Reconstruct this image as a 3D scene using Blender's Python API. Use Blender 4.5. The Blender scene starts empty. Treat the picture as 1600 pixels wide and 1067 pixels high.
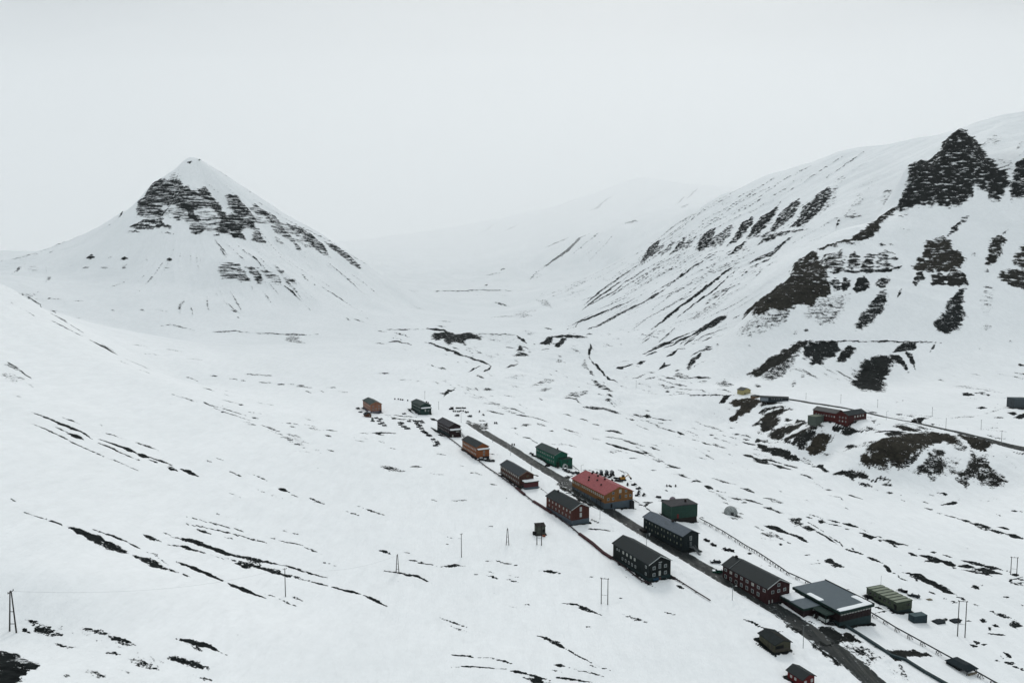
import bpy, bmesh, math, random
import numpy as np
from mathutils import Vector, Matrix
R = math.radians
random.seed(7)

# ------------------------------------------------------------------ camera
S = bpy.context.scene
COL = S.collection
cam_data = bpy.data.cameras.new('camera')
cam = bpy.data.objects.new('camera', cam_data); COL.objects.link(cam)
cam.location = (0, 0, 120); cam.rotation_euler = (R(90-4.45), 0, 0)
cam_data.sensor_width = 36; cam_data.lens = 24.0
cam_data.clip_start = 1; cam_data.clip_end = 30000
S.camera = cam

# ------------------------------------------------------------------ overcast sky
SUN_EL, SUN_AZ = 38, 8          # azimuth clockwise from +Y
world = bpy.data.worlds.new('World'); S.world = world; world.use_nodes = True
nt = world.node_tree; nt.nodes.clear()
def N(t, kind, loc=None, **kw):
    n = t.nodes.new(kind)
    for k, v in kw.items(): setattr(n, k, v)
    return n
wo = N(nt, 'ShaderNodeOutputWorld'); bg = N(nt, 'ShaderNodeBackground'); bg.inputs[1].default_value = .1
sky = N(nt, 'ShaderNodeTexSky', sky_type='NISHITA', sun_disc=False)
sky.sun_elevation = R(SUN_EL); sky.sun_rotation = R(SUN_AZ)
tc = N(nt, 'ShaderNodeTexCoord')
sep = N(nt, 'ShaderNodeSeparateXYZ'); nt.links.new(tc.outputs['Generated'], sep.inputs[0])
# brightness of the cloud deck: lighter towards the head of the valley
dotp = N(nt, 'ShaderNodeVectorMath', operation='DOT_PRODUCT'); dotp.inputs[1].default_value = (.14, .985, .10)
nt.links.new(tc.outputs['Generated'], dotp.inputs[0])
mr = N(nt, 'ShaderNodeMapRange'); mr.inputs[1].default_value = -1; mr.inputs[2].default_value = 1.0
nt.links.new(dotp.outputs['Value'], mr.inputs[0])
cr = N(nt, 'ShaderNodeValToRGB')
cr.color_ramp.elements[0].color = (7.2, 7.8, 8.05, 1); cr.color_ramp.elements[0].position = 0
cr.color_ramp.elements[1].color = (9.4, 9.5, 9.5, 1)
for p_, c_ in ((.76, (6.65, 7.2, 7.45, 1)), (.875, (5.0, 5.5, 5.8, 1)), (.935, (6.7, 7.0, 7.1, 1))):
    e = cr.color_ramp.elements.new(p_); e.color = c_
nt.links.new(mr.outputs[0], cr.inputs[0])
mp = N(nt, 'ShaderNodeMapping'); mp.inputs['Scale'].default_value = (1.3, 1.3, 5)
nt.links.new(tc.outputs['Generated'], mp.inputs[0])
nz = N(nt, 'ShaderNodeTexNoise'); nz.inputs['Scale'].default_value = 2.0; nz.inputs['Detail'].default_value = 5; nz.inputs['Roughness'].default_value = .5
nt.links.new(mp.outputs[0], nz.inputs[0])
mr2 = N(nt, 'ShaderNodeMapRange'); mr2.inputs[1].default_value = .3; mr2.inputs[2].default_value = .7; mr2.inputs[3].default_value = .91; mr2.inputs[4].default_value = 1.08
nt.links.new(nz.outputs[0], mr2.inputs[0])
mel = N(nt, 'ShaderNodeMapRange'); mel.inputs[1].default_value = .02; mel.inputs[2].default_value = .32; mel.inputs[3].default_value = 1.14; mel.inputs[4].default_value = .50
nt.links.new(sep.outputs['Z'], mel.inputs[0])
zen = N(nt, 'ShaderNodeMapRange', interpolation_type='SMOOTHSTEP'); zen.inputs[1].default_value = .42; zen.inputs[2].default_value = .85; zen.inputs[3].default_value = 1; zen.inputs[4].default_value = 2.2
nt.links.new(sep.outputs['Z'], zen.inputs[0])     # an overcast sky is brightest overhead
me3 = N(nt, 'ShaderNodeMath', operation='MULTIPLY'); nt.links.new(mel.outputs[0], me3.inputs[0]); nt.links.new(zen.outputs[0], me3.inputs[1])
me2 = N(nt, 'ShaderNodeMath', operation='MULTIPLY'); nt.links.new(me3.outputs[0], me2.inputs[0]); nt.links.new(mr2.outputs[0], me2.inputs[1])
mul = N(nt, 'ShaderNodeVectorMath', operation='SCALE')
nt.links.new(cr.outputs[0], mul.inputs[0]); nt.links.new(me2.outputs[0], mul.inputs['Scale'])
mx = N(nt, 'ShaderNodeMix', data_type='RGBA'); mx.inputs[0].default_value = .93
nt.links.new(sky.outputs[0], mx.inputs['A']); nt.links.new(mul.outputs[0], mx.inputs['B'])
nt.links.new(mx.outputs['Result'], bg.inputs[0]); nt.links.new(bg.outputs[0], wo.inputs[0])

sun_data = bpy.data.lights.new('sun', 'SUN'); sun_data.energy = .75; sun_data.angle = R(15); sun_data.color = (1, .97, .93)
sun = bpy.data.objects.new('sun', sun_data); COL.objects.link(sun)
sun.rotation_euler = (R(90-SUN_EL), 0, R(180-SUN_AZ))
sun.location = (0, 0, 600)
S.view_settings.view_transform = 'Standard'; S.view_settings.look = 'None'
S.view_settings.exposure = .22; S.view_settings.gamma = 1
S.cycles.volume_bounces = 8
S.cycles.max_bounces = 12

# ------------------------------------------------------------------ terrain data (metres, world x y z)
CTRL_PTS = [(-96.3,123.1,46.0),(-115.6,152.5,41.0),(-62.5,159.7,24.0),(0.0,184.6,9.0),(57.1,194.6,3.0),(112.2,201.3,-1.0),(164.0,209.6,-6.0),(-76.7,223.7,16.0),(-21.0,279.2,8.0),(33.5,241.7,5.0),(101.6,238.0,1.5),(80.3,277.5,4.0),(46.7,348.5,7.0),(29.7,389.2,9.0),(0.0,460.4,11.0),(-33.3,539.8,13.0),(-114.6,549.5,19.0),(-73.2,551.4,16.0),(200.0,257.7,-7.0),(244.7,317.2,-11.0),(300.7,392.1,-11.0),(274.1,441.2,-11.0),(199.4,416.5,-11.0),(146.3,437.3,-9.0),(108.1,320.9,-3.0),(145.9,302.7,-5.0),(185.6,295.7,-8.0),(98.9,519.5,-3.0),(83.1,435.6,0.0),(59.3,625.6,2.0),(154.3,540.7,-8.0),(239.3,523.5,-10.0),(217.7,572.5,-10.0),(210.0,650.8,-9.0),(177.5,750.5,0.0),(247.9,463.7,-10.0),(319.2,433.5,-10.0),(264.1,478.6,9.0),(308.2,499.0,11.5),(333.2,480.0,11.0),(246.8,541.5,8.5),(259.0,524.4,8.5),(245.8,649.1,10.0),(234.0,707.0,11.0),(258.5,620.0,9.0),(327.0,574.7,10.5),(348.9,458.3,11.5),(352.0,410.1,11.0),(416.3,556.3,22.0),(307.7,723.8,16.0),(377.2,665.1,20.0),(422.5,638.5,24.0),(194.7,735.6,8.0),(358.9,830.0,55.8),(494.5,822.0,56.4),(601.7,800.0,56.6),(279.4,800.0,14.9),(334.8,790.0,38.7),(409.1,760.0,16.6),(421.1,900.0,103.6),(465.5,1000.0,166.8),(487.8,1050.0,196.3),(336.9,900.0,103.6),(392.0,955.0,138.2),(496.9,885.0,103.9),(550.2,985.0,166.1),(605.8,1090.0,240.3),(546.0,1070.0,217.4),(595.2,910.0,120.4),(638.6,980.0,165.9),(700.3,1080.0,240.1),(711.3,1098.0,254.2),(731.7,1135.0,328.9),(742.2,1155.0,379.5),(648.7,1135.0,316.6),(636.4,1100.0,252.4),(789.6,1150.0,321.3),(781.9,1090.0,251.2),(824.6,1120.0,336.3),(802.9,1085.0,260.5),(729.9,980.0,165.9),(666.2,890.0,103.8),(714.4,800.0,58.1),(849.1,960.0,165.0),(957.1,1090.0,271.1),(1086.7,1250.0,451.3),(1026.3,1400.0,467.2),(891.8,1350.0,433.0),(882.1,1500.0,439.4),(759.4,1650.0,434.2),(701.2,1900.0,426.7),(656.0,2150.0,408.3),(482.7,2000.0,287.4),(361.7,1850.0,206.6),(254.1,1700.0,120.7),(140.8,1500.0,36.4),(187.8,1250.0,38.6),(261.4,925.0,24.9),(215.3,1040.0,22.9),(364.4,1300.0,120.6),(418.9,1500.0,190.3),(514.1,1850.0,325.8),(375.1,1000.0,73.7),(495.3,1330.0,182.3),(592.8,1600.0,298.0),(670.1,1450.0,321.0),(602.5,1300.0,252.7),(713.0,1330.0,304.4),(530.0,1150.0,200.0),(900.0,2150.0,440.0),(1500.0,2000.0,450.0),(2600.0,2000.0,500.0),(2600.0,3200.0,500.0),(1400.0,3200.0,520.0),(700.0,2700.0,420.0),(-56.4,1200.0,39.6),(55.9,1190.0,38.0),(-181.8,1210.0,38.9),(-63.8,845.7,25.0),(-48.3,637.9,18.0),(36.2,766.9,12.0),(112.7,795.3,8.0),(-193.2,681.7,24.0),(-181.2,801.2,30.0),(-291.8,617.8,33.0),(-189.1,570.8,26.0),(-388.5,520.0,122.6),(-367.3,530.0,105.4),(-326.8,560.0,67.7),(-144.6,215.5,48.0),(-186.5,245.0,62.0),(-217.2,381.7,48.0),(-127.7,266.4,31.0),(-113.6,167.8,44.0),(-81.8,342.4,19.0),(-33.2,346.6,11.0),(14.8,308.1,8.0),(-700.0,420.0,190.0),(-900.0,700.0,230.0),(-500.0,200.0,150.0),(-250.0,100.0,78.0),(-970.3,1300.0,144.7),(-805.9,1150.0,120.5),(-753.8,1150.0,88.3),(-592.1,1050.0,41.7),(-507.5,1080.0,39.5),(-599.3,1280.0,84.7),(-671.3,1440.0,160.8),(-724.0,1560.0,253.5),(-752.9,1630.0,357.9),(-783.0,1700.0,429.8),(-833.8,1590.0,257.5),(-874.8,1690.0,354.3),(-806.5,1703.0,424.2),(-827.9,1480.0,161.9),(-979.6,1500.0,148.6),(-720.4,1735.0,398.5),(-627.0,1830.0,332.0),(-537.7,1930.0,272.7),(-428.6,2000.0,191.5),(-306.6,2050.0,111.3),(-631.5,1580.0,226.1),(-660.7,1660.0,319.9),(-537.6,1650.0,197.3),(-577.9,1730.0,272.8),(-910.1,1760.0,384.9),(-1045.7,1850.0,317.3),(-1182.6,1900.0,261.6),(-1290.5,1900.0,223.0),(-1416.1,1900.0,191.4),(-612.6,1445.0,171.6),(-605.2,1425.0,139.2),(-510.7,1480.0,155.0),(-506.1,1465.0,134.3),(-458.8,1400.0,81.4),(-378.3,1150.0,34.3),(-419.8,1800.0,154.3),(-362.8,1550.0,77.3),(-234.8,1250.0,38.6),(-284.7,1900.0,67.6),(-900.0,2400.0,200.0),(-500.0,2500.0,140.0),(-1800.0,2400.0,250.0),(-178.0,1900.0,49.8),(0.0,2100.0,62.1),(0.0,1600.0,45.9),(75.6,2700.0,146.3),(-242.9,2600.0,121.1),(-279.9,3000.0,177.1),(-134.1,3600.0,288.6),(91.5,2800.0,165.5),(323.5,2900.0,309.4),(556.4,3000.0,412.5),(242.8,2600.0,145.3),(377.6,2700.0,196.5),(717.9,3100.0,464.9),(830.6,4500.0,834.0),(291.7,4500.0,641.2),(-208.7,4500.0,538.1),(-627.0,4500.0,463.6),(1341.7,4400.0,746.1),(2078.2,4500.0,784.9),(-1171.8,4200.0,374.9),(-2500.0,4200.0,300.0),(-4500.0,3000.0,300.0),(4500.0,3000.0,500.0),(0.0,6000.0,600.0),(-3000.0,6000.0,400.0),(3000.0,6000.0,700.0),(900.0,100.0,-30.0),(600.0,400.0,-4.0),(1000.0,700.0,40.0),(1200.0,900.0,160.0),(300.0,60.0,-8.0),(0.0,60.0,14.0),(-150.0,60.0,60.0),(0.0,-400.0,0.0),(-600.0,-400.0,150.0),(600.0,-400.0,-30.0),(741.4,1235.0,302.5),(807.8,1245.0,360.4),(659.4,1185.0,232.3),(582.3,1150.0,203.6),(-830.3,1705.0,402.9),(-752.5,1708.0,418.9),(-682.6,1780.0,373.3),(-822.0,1660.0,319.9),(-706.8,1660.0,319.9),(-783.0,1900.0,330.0),(-700.0,2150.0,200.0),(-969.9,1715.0,291.9),(-1080.7,1735.0,233.3),(-1165.9,1715.0,194.0),(-1231.0,1650.0,160.6),(-928.5,1715.0,329.6),(964.9,1640.0,460.4),(990.3,1540.0,453.5),(1070.7,1460.0,475.5),(938.1,1700.0,463.6),(828.8,1800.0,453.0),(862.2,1400.0,413.1)]
ROAD_PTS = [(115.1,182.9,-1.6),(112.1,201.0,-0.9),(109.7,214.3,-0.3),(101.4,237.5,1.7),(91.7,256.1,2.6),(80.2,277.1,4.1),(69.9,302.8,3.9),(58.1,327.3,5.3),(46.7,348.5,6.9),(37.1,369.5,8.1),(29.8,389.6,8.9),(17.9,416.9,9.6),(0.0,460.0,11.1),(-16.6,498.6,11.6),(-33.3,540.0,12.9)]
PATCHES = '''1,0|-2264 3181 -2170 3159 -2092 3128 -2035 3122 -1972 3097 -1909 3057 -1910 3059 -1985 3122 -2055 3157 -2109 3160 -2185 3185 -2265 3183
1,0|-2113 3163 -2027 3100 -1980 3101 -1982 3106 -2060 3157 -2116 3168
0.8,0|-2071 3055 -2031 3032 -1997 3021 -2001 3027 -2041 3051 -2071 3056
1,0|-1987 3006 -1929 2971 -1905 2995 -1909 3002 -1964 3036 -1991 3012
0.8,0|-2140 2995 -2052 2951 -1956 2913 -1854 2864 -1783 2853 -1715 2856 -1656 2855 -1592 2853 -1593 2854 -1661 2867 -1720 2867 -1789 2865 -1861 2878 -1966 2932 -2062 2968 -2141 2997
0.8,0|-2033 2957 -2015 2940 -2006 2941 -2007 2943 -2025 2959 -2034 2958
0.62,0|-2216 3273 -2134 3269 -2066 3249 -2067 3251 -2149 3295 -2217 3275
0.75,0|-1984 3243 -1933 3270 -1873 3272 -1873 3273 -1939 3282 -1985 3245
0.65,0|-1834 3280 -1767 3255 -1714 3261 -1714 3263 -1786 3297 -1836 3283
1,0|-1903 3099 -1842 3102 -1765 3089 -1719 3081 -1720 3083 -1781 3122 -1857 3130 -1904 3101
1,0|-1807 3123 -1750 3068 -1731 3091 -1733 3096 -1789 3150 -1810 3129
1,0|-1725 3081 -1687 3058 -1673 3091 -1675 3097 -1715 3123 -1728 3087
0.9,0|-1690 3102 -1616 3091 -1572 3088 -1573 3091 -1634 3133 -1691 3104
0.9,0|-1657 3061 -1622 3042 -1603 3057 -1604 3060 -1635 3072 -1658 3064
0.75,0|-1578 3053 -1538 3021 -1517 3040 -1518 3043 -1555 3069 -1580 3057
1,0|-1520 3082 -1473 3055 -1433 3057 -1435 3062 -1495 3116 -1522 3088
0.9,0|-1863 3032 -1807 3012 -1733 2991 -1665 3003 -1666 3004 -1739 3006 -1822 3042 -1864 3034
0.69,0|-1582 2111 -1570 2104 -1560 2103 -1561 2103 -1573 2110 -1582 2111
0.7,0|-1500 2050 -1475 2041 -1451 2043 -1451 2044 -1478 2047 -1500 2051
0.6,0|-2087 3414 -2072 3399 -2068 3404 -2069 3407 -2084 3422 -2087 3416
0.5,0|-2489 3373 -2466 3375 -2449 3388 -2450 3390 -2476 3392 -2490 3375
0.5,0|-2330 4564 -2244 4560 -2157 4576 -2158 4578 -2255 4587 -2331 4566
0.37,0|-1435 2432 -1418 2435 -1405 2444 -1405 2445 -1421 2442 -1435 2433
0.7,0|-2252 4578 -2200 4575 -2145 4588 -2146 4590 -2211 4602 -2255 4584
0.65,0|-3057 6326 -3005 6350 -2932 6336 -2933 6338 -3017 6382 -3058 6329
0.53,0|-2482 5361 -2386 5323 -2323 5295 -2335 5324 -2435 5437 -2486 5369
0.42,0|-2283 5295 -2225 5249 -2179 5236 -2183 5246 -2247 5307 -2288 5307
0.9,0|-2132 4643 -2086 4600 -2053 4593 -2054 4596 -2097 4636 -2133 4647
0.75,0|-2053 4594 -1971 4582 -1869 4541 -1767 4545 -1767 4547 -1879 4571 -1979 4605 -2054 4596
0.7,0|-2010 4554 -1914 4485 -1808 4452 -1698 4418 -1698 4421 -1814 4473 -1920 4504 -2011 4557
0.65,0|-1933 4474 -1915 4470 -1910 4499 -1912 4502 -1930 4507 -1935 4478
0.5,0|-2025 4650 -1967 4656 -1914 4676 -1915 4679 -1976 4679 -2026 4653
0.61,0|-2123 4919 -2010 4868 -1941 4892 -1942 4896 -2031 4923 -2125 4924
0.8,0|-1972 4866 -1949 4862 -1941 4900 -1943 4905 -1972 4922 -1974 4871
0.42,0|-2024 5228 -1897 5162 -1786 5181 -1787 5185 -1917 5220 -2026 5233
0.61,0|-1819 4660 -1777 4661 -1744 4694 -1748 4705 -1787 4691 -1819 4659
0.7,0|-1750 4512 -1718 4498 -1699 4523 -1700 4528 -1735 4548 -1751 4516
0.49,0|-1732 4325 -1674 4296 -1636 4308 -1637 4313 -1700 4378 -1734 4333
0.7,0|-1622 4358 -1563 4330 -1510 4322 -1511 4324 -1572 4359 -1622 4361
0.7,0|-1568 4324 -1520 4286 -1484 4291 -1485 4295 -1532 4331 -1570 4329
0.57,0|-1556 4268 -1438 4199 -1386 4141 -1386 4143 -1444 4226 -1557 4272
0.42,0|-1418 4142 -1308 4021 -1257 4077 -1260 4092 -1353 4212 -1425 4168
0.36,0|-1420 4244 -1328 4136 -1256 4126 -1259 4140 -1360 4279 -1424 4261
0.65,0|-1564 4529 -1474 4568 -1414 4542 -1415 4544 -1482 4596 -1565 4531
0.57,0|-1481 4483 -1451 4467 -1431 4485 -1431 4488 -1461 4503 -1482 4488
0.7,0|-1438 4620 -1390 4601 -1325 4589 -1325 4591 -1398 4635 -1439 4623
0.57,0|-1378 4534 -1329 4495 -1294 4512 -1297 4521 -1345 4561 -1379 4539
0.7,0|-1289 4523 -1228 4554 -1183 4577 -1184 4584 -1235 4581 -1289 4526
0.7,0|-1230 4404 -1194 4366 -1169 4375 -1170 4380 -1206 4419 -1231 4409
0.36,0|-1231 4068 -1161 3957 -1105 3917 -1106 3925 -1172 4029 -1233 4077
0.49,0|-1118 4052 -1081 4016 -1052 4019 -1053 4022 -1088 4051 -1119 4054
0.7,0|-2731 6959 -2675 6965 -2629 7001 -2630 7004 -2686 6996 -2732 6962
0.57,0|-2619 6973 -2541 6974 -2480 7025 -2481 7028 -2559 7027 -2622 6980
0.57,0|-2964 6598 -2910 6616 -2866 6659 -2867 6662 -2923 6649 -2965 6601
0.7,0|-2787 6665 -2735 6665 -2690 6687 -2691 6690 -2743 6689 -2788 6668
0.9,0|-2673 6675 -2643 6661 -2625 6682 -2627 6687 -2657 6702 -2674 6679
0.57,0|-2539 6687 -2440 6673 -2353 6697 -2354 6700 -2455 6718 -2540 6690
0.8,0|-2310 6662 -2264 6647 -2241 6702 -2244 6709 -2287 6718 -2312 6669
0.65,0|-2226 6732 -2172 6701 -2132 6716 -2133 6720 -2184 6743 -2227 6735
0.8,0|-2127 6701 -2070 6656 -2034 6686 -2036 6693 -2092 6732 -2129 6707
0.8,0|-2126 6637 -2029 6595 -1947 6605 -1949 6611 -2046 6652 -2128 6642
0.8,0|-1944 6365 -1899 6301 -1869 6294 -1870 6298 -1914 6360 -1945 6370
0.65,0|-1835 6447 -1795 6386 -1763 6362 -1764 6367 -1804 6430 -1836 6454
0.7,0|-1826 6662 -1761 6630 -1710 6653 -1711 6657 -1773 6678 -1827 6667
0.53,0|-1695 6450 -1600 6395 -1518 6396 -1519 6400 -1612 6450 -1696 6455
0.46,0|-1422 6424 -1376 6380 -1340 6384 -1341 6388 -1385 6428 -1422 6429
0.46,0|-1529 4917 -1462 4811 -1393 4814 -1395 4822 -1476 4867 -1530 4920
0.7,0|-1517 3411 -1492 3398 -1471 3401 -1472 3402 -1497 3414 -1518 3413
0.42,0|-1471 3400 -1447 3396 -1427 3403 -1427 3404 -1453 3413 -1472 3402
0.7,0|-1376 3256 -1356 3245 -1339 3247 -1339 3248 -1363 3267 -1380 3265
0.9,0|-1343 3242 -1317 3226 -1296 3231 -1297 3234 -1323 3249 -1344 3244
0.57,0|-1532 3335 -1503 3317 -1481 3320 -1483 3325 -1510 3338 -1532 3337
0.7,0|-1314 3303 -1287 3299 -1262 3306 -1263 3307 -1290 3311 -1315 3304
0.9,0|-1262 3305 -1227 3279 -1197 3272 -1197 3274 -1232 3300 -1263 3308
0.85,0|-1286 2982 -1240 2970 -1193 2960 -1193 2961 -1243 2981 -1286 2983
1,0|-1128 3206 -1091 3180 -1058 3186 -1059 3190 -1102 3224 -1129 3210
0.75,0|-1062 3171 -1028 3154 -995 3141 -995 3142 -1030 3163 -1062 3173
0.57,0|-1194 3122 -1162 3096 -1140 3102 -1140 3104 -1169 3122 -1195 3124
0.49,0|-1130 3091 -1094 3071 -1068 3081 -1068 3083 -1100 3095 -1130 3094
0.49,0|-1063 3085 -1031 3066 -1002 3059 -1002 3060 -1033 3075 -1063 3086
0.7,0|-961 3165 -922 3140 -881 3139 -882 3145 -923 3156 -962 3171
0.65,0|-736 3187 -727 3177 -718 3177 -718 3178 -727 3187 -736 3188
0.9,0|-966 4664 -914 4623 -896 4716 -898 4724 -928 4695 -968 4673
0.61,0|-1062 4601 -1011 4618 -962 4646 -963 4649 -1016 4642 -1063 4603
0.65,0|-1025 4383 -974 4355 -929 4363 -930 4365 -979 4382 -1026 4385
0.57,0|-898 4455 -866 4414 -837 4399 -838 4405 -869 4443 -899 4461
0.42,0|-1057 4447 -994 4446 -931 4452 -932 4455 -998 4472 -1057 4450
0.9,0|-1192 2340 -1136 2370 -1081 2371 -1015 2391 -950 2429 -879 2462 -880 2465 -956 2452 -1022 2414 -1093 2409 -1151 2409 -1194 2343
0.9,0|-879 2463 -841 2470 -760 2456 -683 2448 -683 2450 -762 2468 -842 2479 -879 2464
0.9,0|-1018 2402 -979 2416 -922 2451 -923 2454 -984 2435 -1019 2403
0.62,0|-1239 2345 -1216 2342 -1197 2350 -1198 2351 -1219 2350 -1240 2346
1,0|-1162 2380 -1118 2366 -1081 2372 -1018 2402 -1019 2403 -1093 2408 -1131 2404 -1163 2383
0.85,0|-1015 2366 -949 2368 -913 2376 -875 2381 -802 2385 -737 2400 -737 2402 -807 2410 -883 2411 -921 2405 -958 2397 -1015 2368
0.8,0|-978 2356 -946 2342 -924 2364 -925 2368 -959 2388 -980 2365
0.8,0|-902 2395 -856 2373 -825 2406 -826 2409 -870 2428 -902 2399
0.61,0|-972 2399 -938 2396 -908 2414 -909 2417 -946 2426 -972 2401
0.9,0|-730 2398 -693 2388 -657 2384 -657 2385 -696 2401 -730 2398
1,0|-650 2379 -583 2358 -525 2357 -525 2359 -585 2377 -650 2381
0.95,0|-525 2357 -486 2324 -436 2292 -436 2293 -486 2341 -525 2358
0.8,0|-1167 2261 -1134 2286 -1077 2323 -1078 2325 -1143 2307 -1168 2263
0.7,0|-1150 2287 -1122 2282 -1108 2312 -1109 2315 -1136 2317 -1151 2290
0.58,0|-1076 2326 -1046 2334 -1020 2351 -1020 2352 -1048 2341 -1076 2327
0.95,0|-1081 2141 -1028 2137 -983 2149 -938 2156 -938 2158 -988 2170 -1039 2168 -1082 2143
0.95,0|-1009 2155 -980 2141 -958 2155 -959 2158 -989 2173 -1010 2158
1,0|-933 2155 -885 2147 -854 2148 -805 2160 -806 2162 -861 2175 -891 2173 -933 2158
0.62,0|-820 2194 -804 2194 -789 2201 -789 2202 -805 2202 -820 2194
0.65,0|-777 2197 -732 2169 -713 2179 -713 2181 -738 2197 -777 2199
0.61,0|-762 2249 -733 2229 -708 2232 -708 2234 -737 2254 -762 2251
0.57,0|-686 2230 -665 2222 -647 2225 -647 2226 -668 2236 -686 2231
0.82,0|-1271 2585 -1213 2606 -1165 2623 -1091 2640 -1021 2656 -1021 2656 -1093 2647 -1168 2633 -1216 2615 -1271 2586
0.82,0|-990 2665 -944 2669 -894 2655 -841 2667 -841 2668 -899 2670 -946 2677 -990 2665
0.9,0|-846 2663 -804 2647 -755 2633 -755 2634 -806 2662 -846 2664
0.85,0|-1236 2518 -1178 2554 -1125 2573 -1059 2592 -990 2605 -931 2606 -931 2607 -992 2614 -1063 2604 -1128 2583 -1181 2563 -1236 2519
0.95,0|-1189 2507 -1155 2501 -1126 2519 -1126 2520 -1162 2523 -1190 2509
0.65,0|-1106 2529 -1082 2530 -1063 2548 -1064 2550 -1088 2548 -1107 2530
0.62,0|-1183 2726 -1130 2739 -1083 2770 -1083 2771 -1133 2746 -1183 2727
0.7,0|-1215 2726 -1206 2726 -1199 2733 -1199 2734 -1209 2734 -1216 2727
0.7,0|-965 2761 -927 2754 -887 2765 -887 2766 -930 2768 -965 2763
0.67,0|-754 2576 -705 2563 -661 2548 -661 2549 -706 2571 -755 2577
0.82,0|-575 2763 -529 2744 -500 2732 -500 2732 -531 2760 -575 2763
0.72,0|-950 3150 -902 3137 -881 3144 -881 3145 -903 3146 -950 3151
0.82,0|-780 3100 -736 3081 -691 3067 -692 3068 -737 3092 -780 3101
0.82,0|-740 3185 -727 3174 -715 3174 -715 3175 -728 3186 -740 3186
0.8,0|-692 3156 -663 3141 -637 3144 -637 3145 -666 3163 -692 3157
0.54,0|-631 3133 -607 3125 -584 3125 -584 3125 -608 3134 -631 3134
0.67,0|-756 1808 -747 1809 -739 1814 -739 1815 -748 1814 -756 1808
0.95,0|-847 1662 -808 1665 -777 1682 -735 1685 -736 1687 -781 1702 -816 1690 -848 1663
0.61,0|-811 1648 -792 1648 -777 1660 -777 1661 -797 1665 -811 1650
0.85,0|-821 1566 -785 1564 -759 1571 -737 1589 -738 1592 -769 1608 -796 1596 -822 1569
0.7,0|-1252 2250 -1213 2227 -1191 2256 -1192 2259 -1229 2266 -1253 2253
0.75,0|-1142 2043 -1096 2022 -1070 2052 -1071 2056 -1120 2082 -1144 2047
0.57,0|-1177 2107 -1130 2110 -1083 2088 -1083 2090 -1138 2131 -1178 2109
0.65,0|-1073 2059 -1052 2054 -1038 2067 -1039 2069 -1059 2073 -1075 2064
0.8,0|-1034 2069 -1016 2066 -1003 2076 -1003 2077 -1021 2081 -1035 2071
0.8,0|-1497 2047 -1462 2040 -1433 2051 -1433 2051 -1467 2048 -1497 2048
0.9,0|-1432 2050 -1400 2041 -1377 2049 -1378 2051 -1407 2055 -1433 2052
1,0|-1377 2048 -1326 2039 -1274 2057 -1278 2065 -1343 2076 -1379 2052
0.95,0|-1329 2049 -1265 2016 -1215 2011 -1177 2035 -1178 2040 -1238 2067 -1293 2076 -1331 2053
0.8,0|-1177 2035 -1112 2020 -1066 2055 -1067 2058 -1134 2076 -1179 2039
0.9,0|-1325 2111 -1271 2114 -1224 2118 -1177 2114 -1177 2115 -1230 2133 -1278 2128 -1325 2112
0.7,0|-1118 1540 -1081 1529 -1051 1537 -1053 1540 -1098 1563 -1120 1543
0.57,0|-1159 1565 -1112 1549 -1098 1558 -1099 1560 -1120 1566 -1159 1566
0.65,0|-1142 1534 -1129 1526 -1119 1528 -1120 1529 -1133 1537 -1142 1536
0.65,0|-1032 1573 -983 1569 -954 1568 -954 1570 -991 1586 -1033 1575
0.69,0|-961 1564 -914 1544 -890 1563 -891 1566 -928 1578 -962 1567
0.57,0|-1047 1502 -997 1474 -975 1496 -976 1498 -1010 1496 -1047 1504
0.75,0|-1109 1422 -1015 1323 -971 1305 -964 1338 -968 1344 -1020 1382 -1070 1412 -1113 1429
0.84,0|-1136 1435 -1075 1400 -1045 1377 -991 1315 -965 1290 -930 1232 -960 1208 -1025 1292
0.53,0|-902 1381 -862 1352 -850 1378 -853 1382 -880 1391 -905 1386
0.57,0|-877 1497 -841 1476 -810 1499 -811 1502 -857 1518 -878 1501
0.49,0|-859 1435 -842 1427 -833 1435 -834 1437 -850 1446 -860 1438
0.49,0|-921 1497 -907 1495 -900 1507 -901 1509 -917 1514 -922 1499
0.53,0|-913 1329 -899 1322 -895 1333 -897 1334 -914 1346 -915 1331
0.34,0|-1166 1562 -1133 1558 -1102 1557 -1071 1558 -1033 1547 -997 1538 -965 1537 -929 1526 -897 1524 -862 1515 -836 1512 -810 1508 -785 1509 -755 1513 -728 1527 -729 1530 -763 1537 -795 1538 -821 1543 -846 1544 -872 1546 -902 1542 -941 1557 -976 1562 -1010 1567 -1043 1569 -1078 1574 -1109 1573 -1139 1570 -1167 1564
0.57,0|-738 1530 -720 1529 -707 1543 -708 1544 -726 1546 -739 1532
0.59,0|-1211 1723 -1194 1720 -1179 1720 -1179 1721 -1195 1723 -1211 1723
0.85,0|-550 2366 -512 2343 -473 2314 -433 2292 -433 2294 -473 2334 -512 2358 -550 2367
0.9,0|-504 2576 -455 2578 -417 2577 -417 2578 -455 2588 -504 2577
0.85,0|-430 2579 -410 2563 -391 2566 -390 2568 -410 2580 -430 2581
0.85,0|-405 2580 -360 2562 -325 2530 -305 2523 -305 2524 -325 2544 -360 2577 -405 2581
0.45,0|-533 2567 -467 2539 -410 2495 -410 2496 -466 2547 -533 2568
0.93,0|-444 2706 -397 2695 -363 2685 -285 2681 -285 2681 -363 2694 -397 2701 -444 2707
0.85,0|-284 2680 -233 2686 -189 2703 -189 2704 -236 2712 -285 2682
0.57,0|-378 2704 -361 2697 -346 2705 -346 2706 -362 2710 -378 2705
0.77,0|-460 2768 -439 2762 -419 2763 -419 2763 -440 2769 -460 2769
0.82,0|-569 2765 -531 2756 -498 2739 -498 2739 -532 2763 -569 2766
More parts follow.
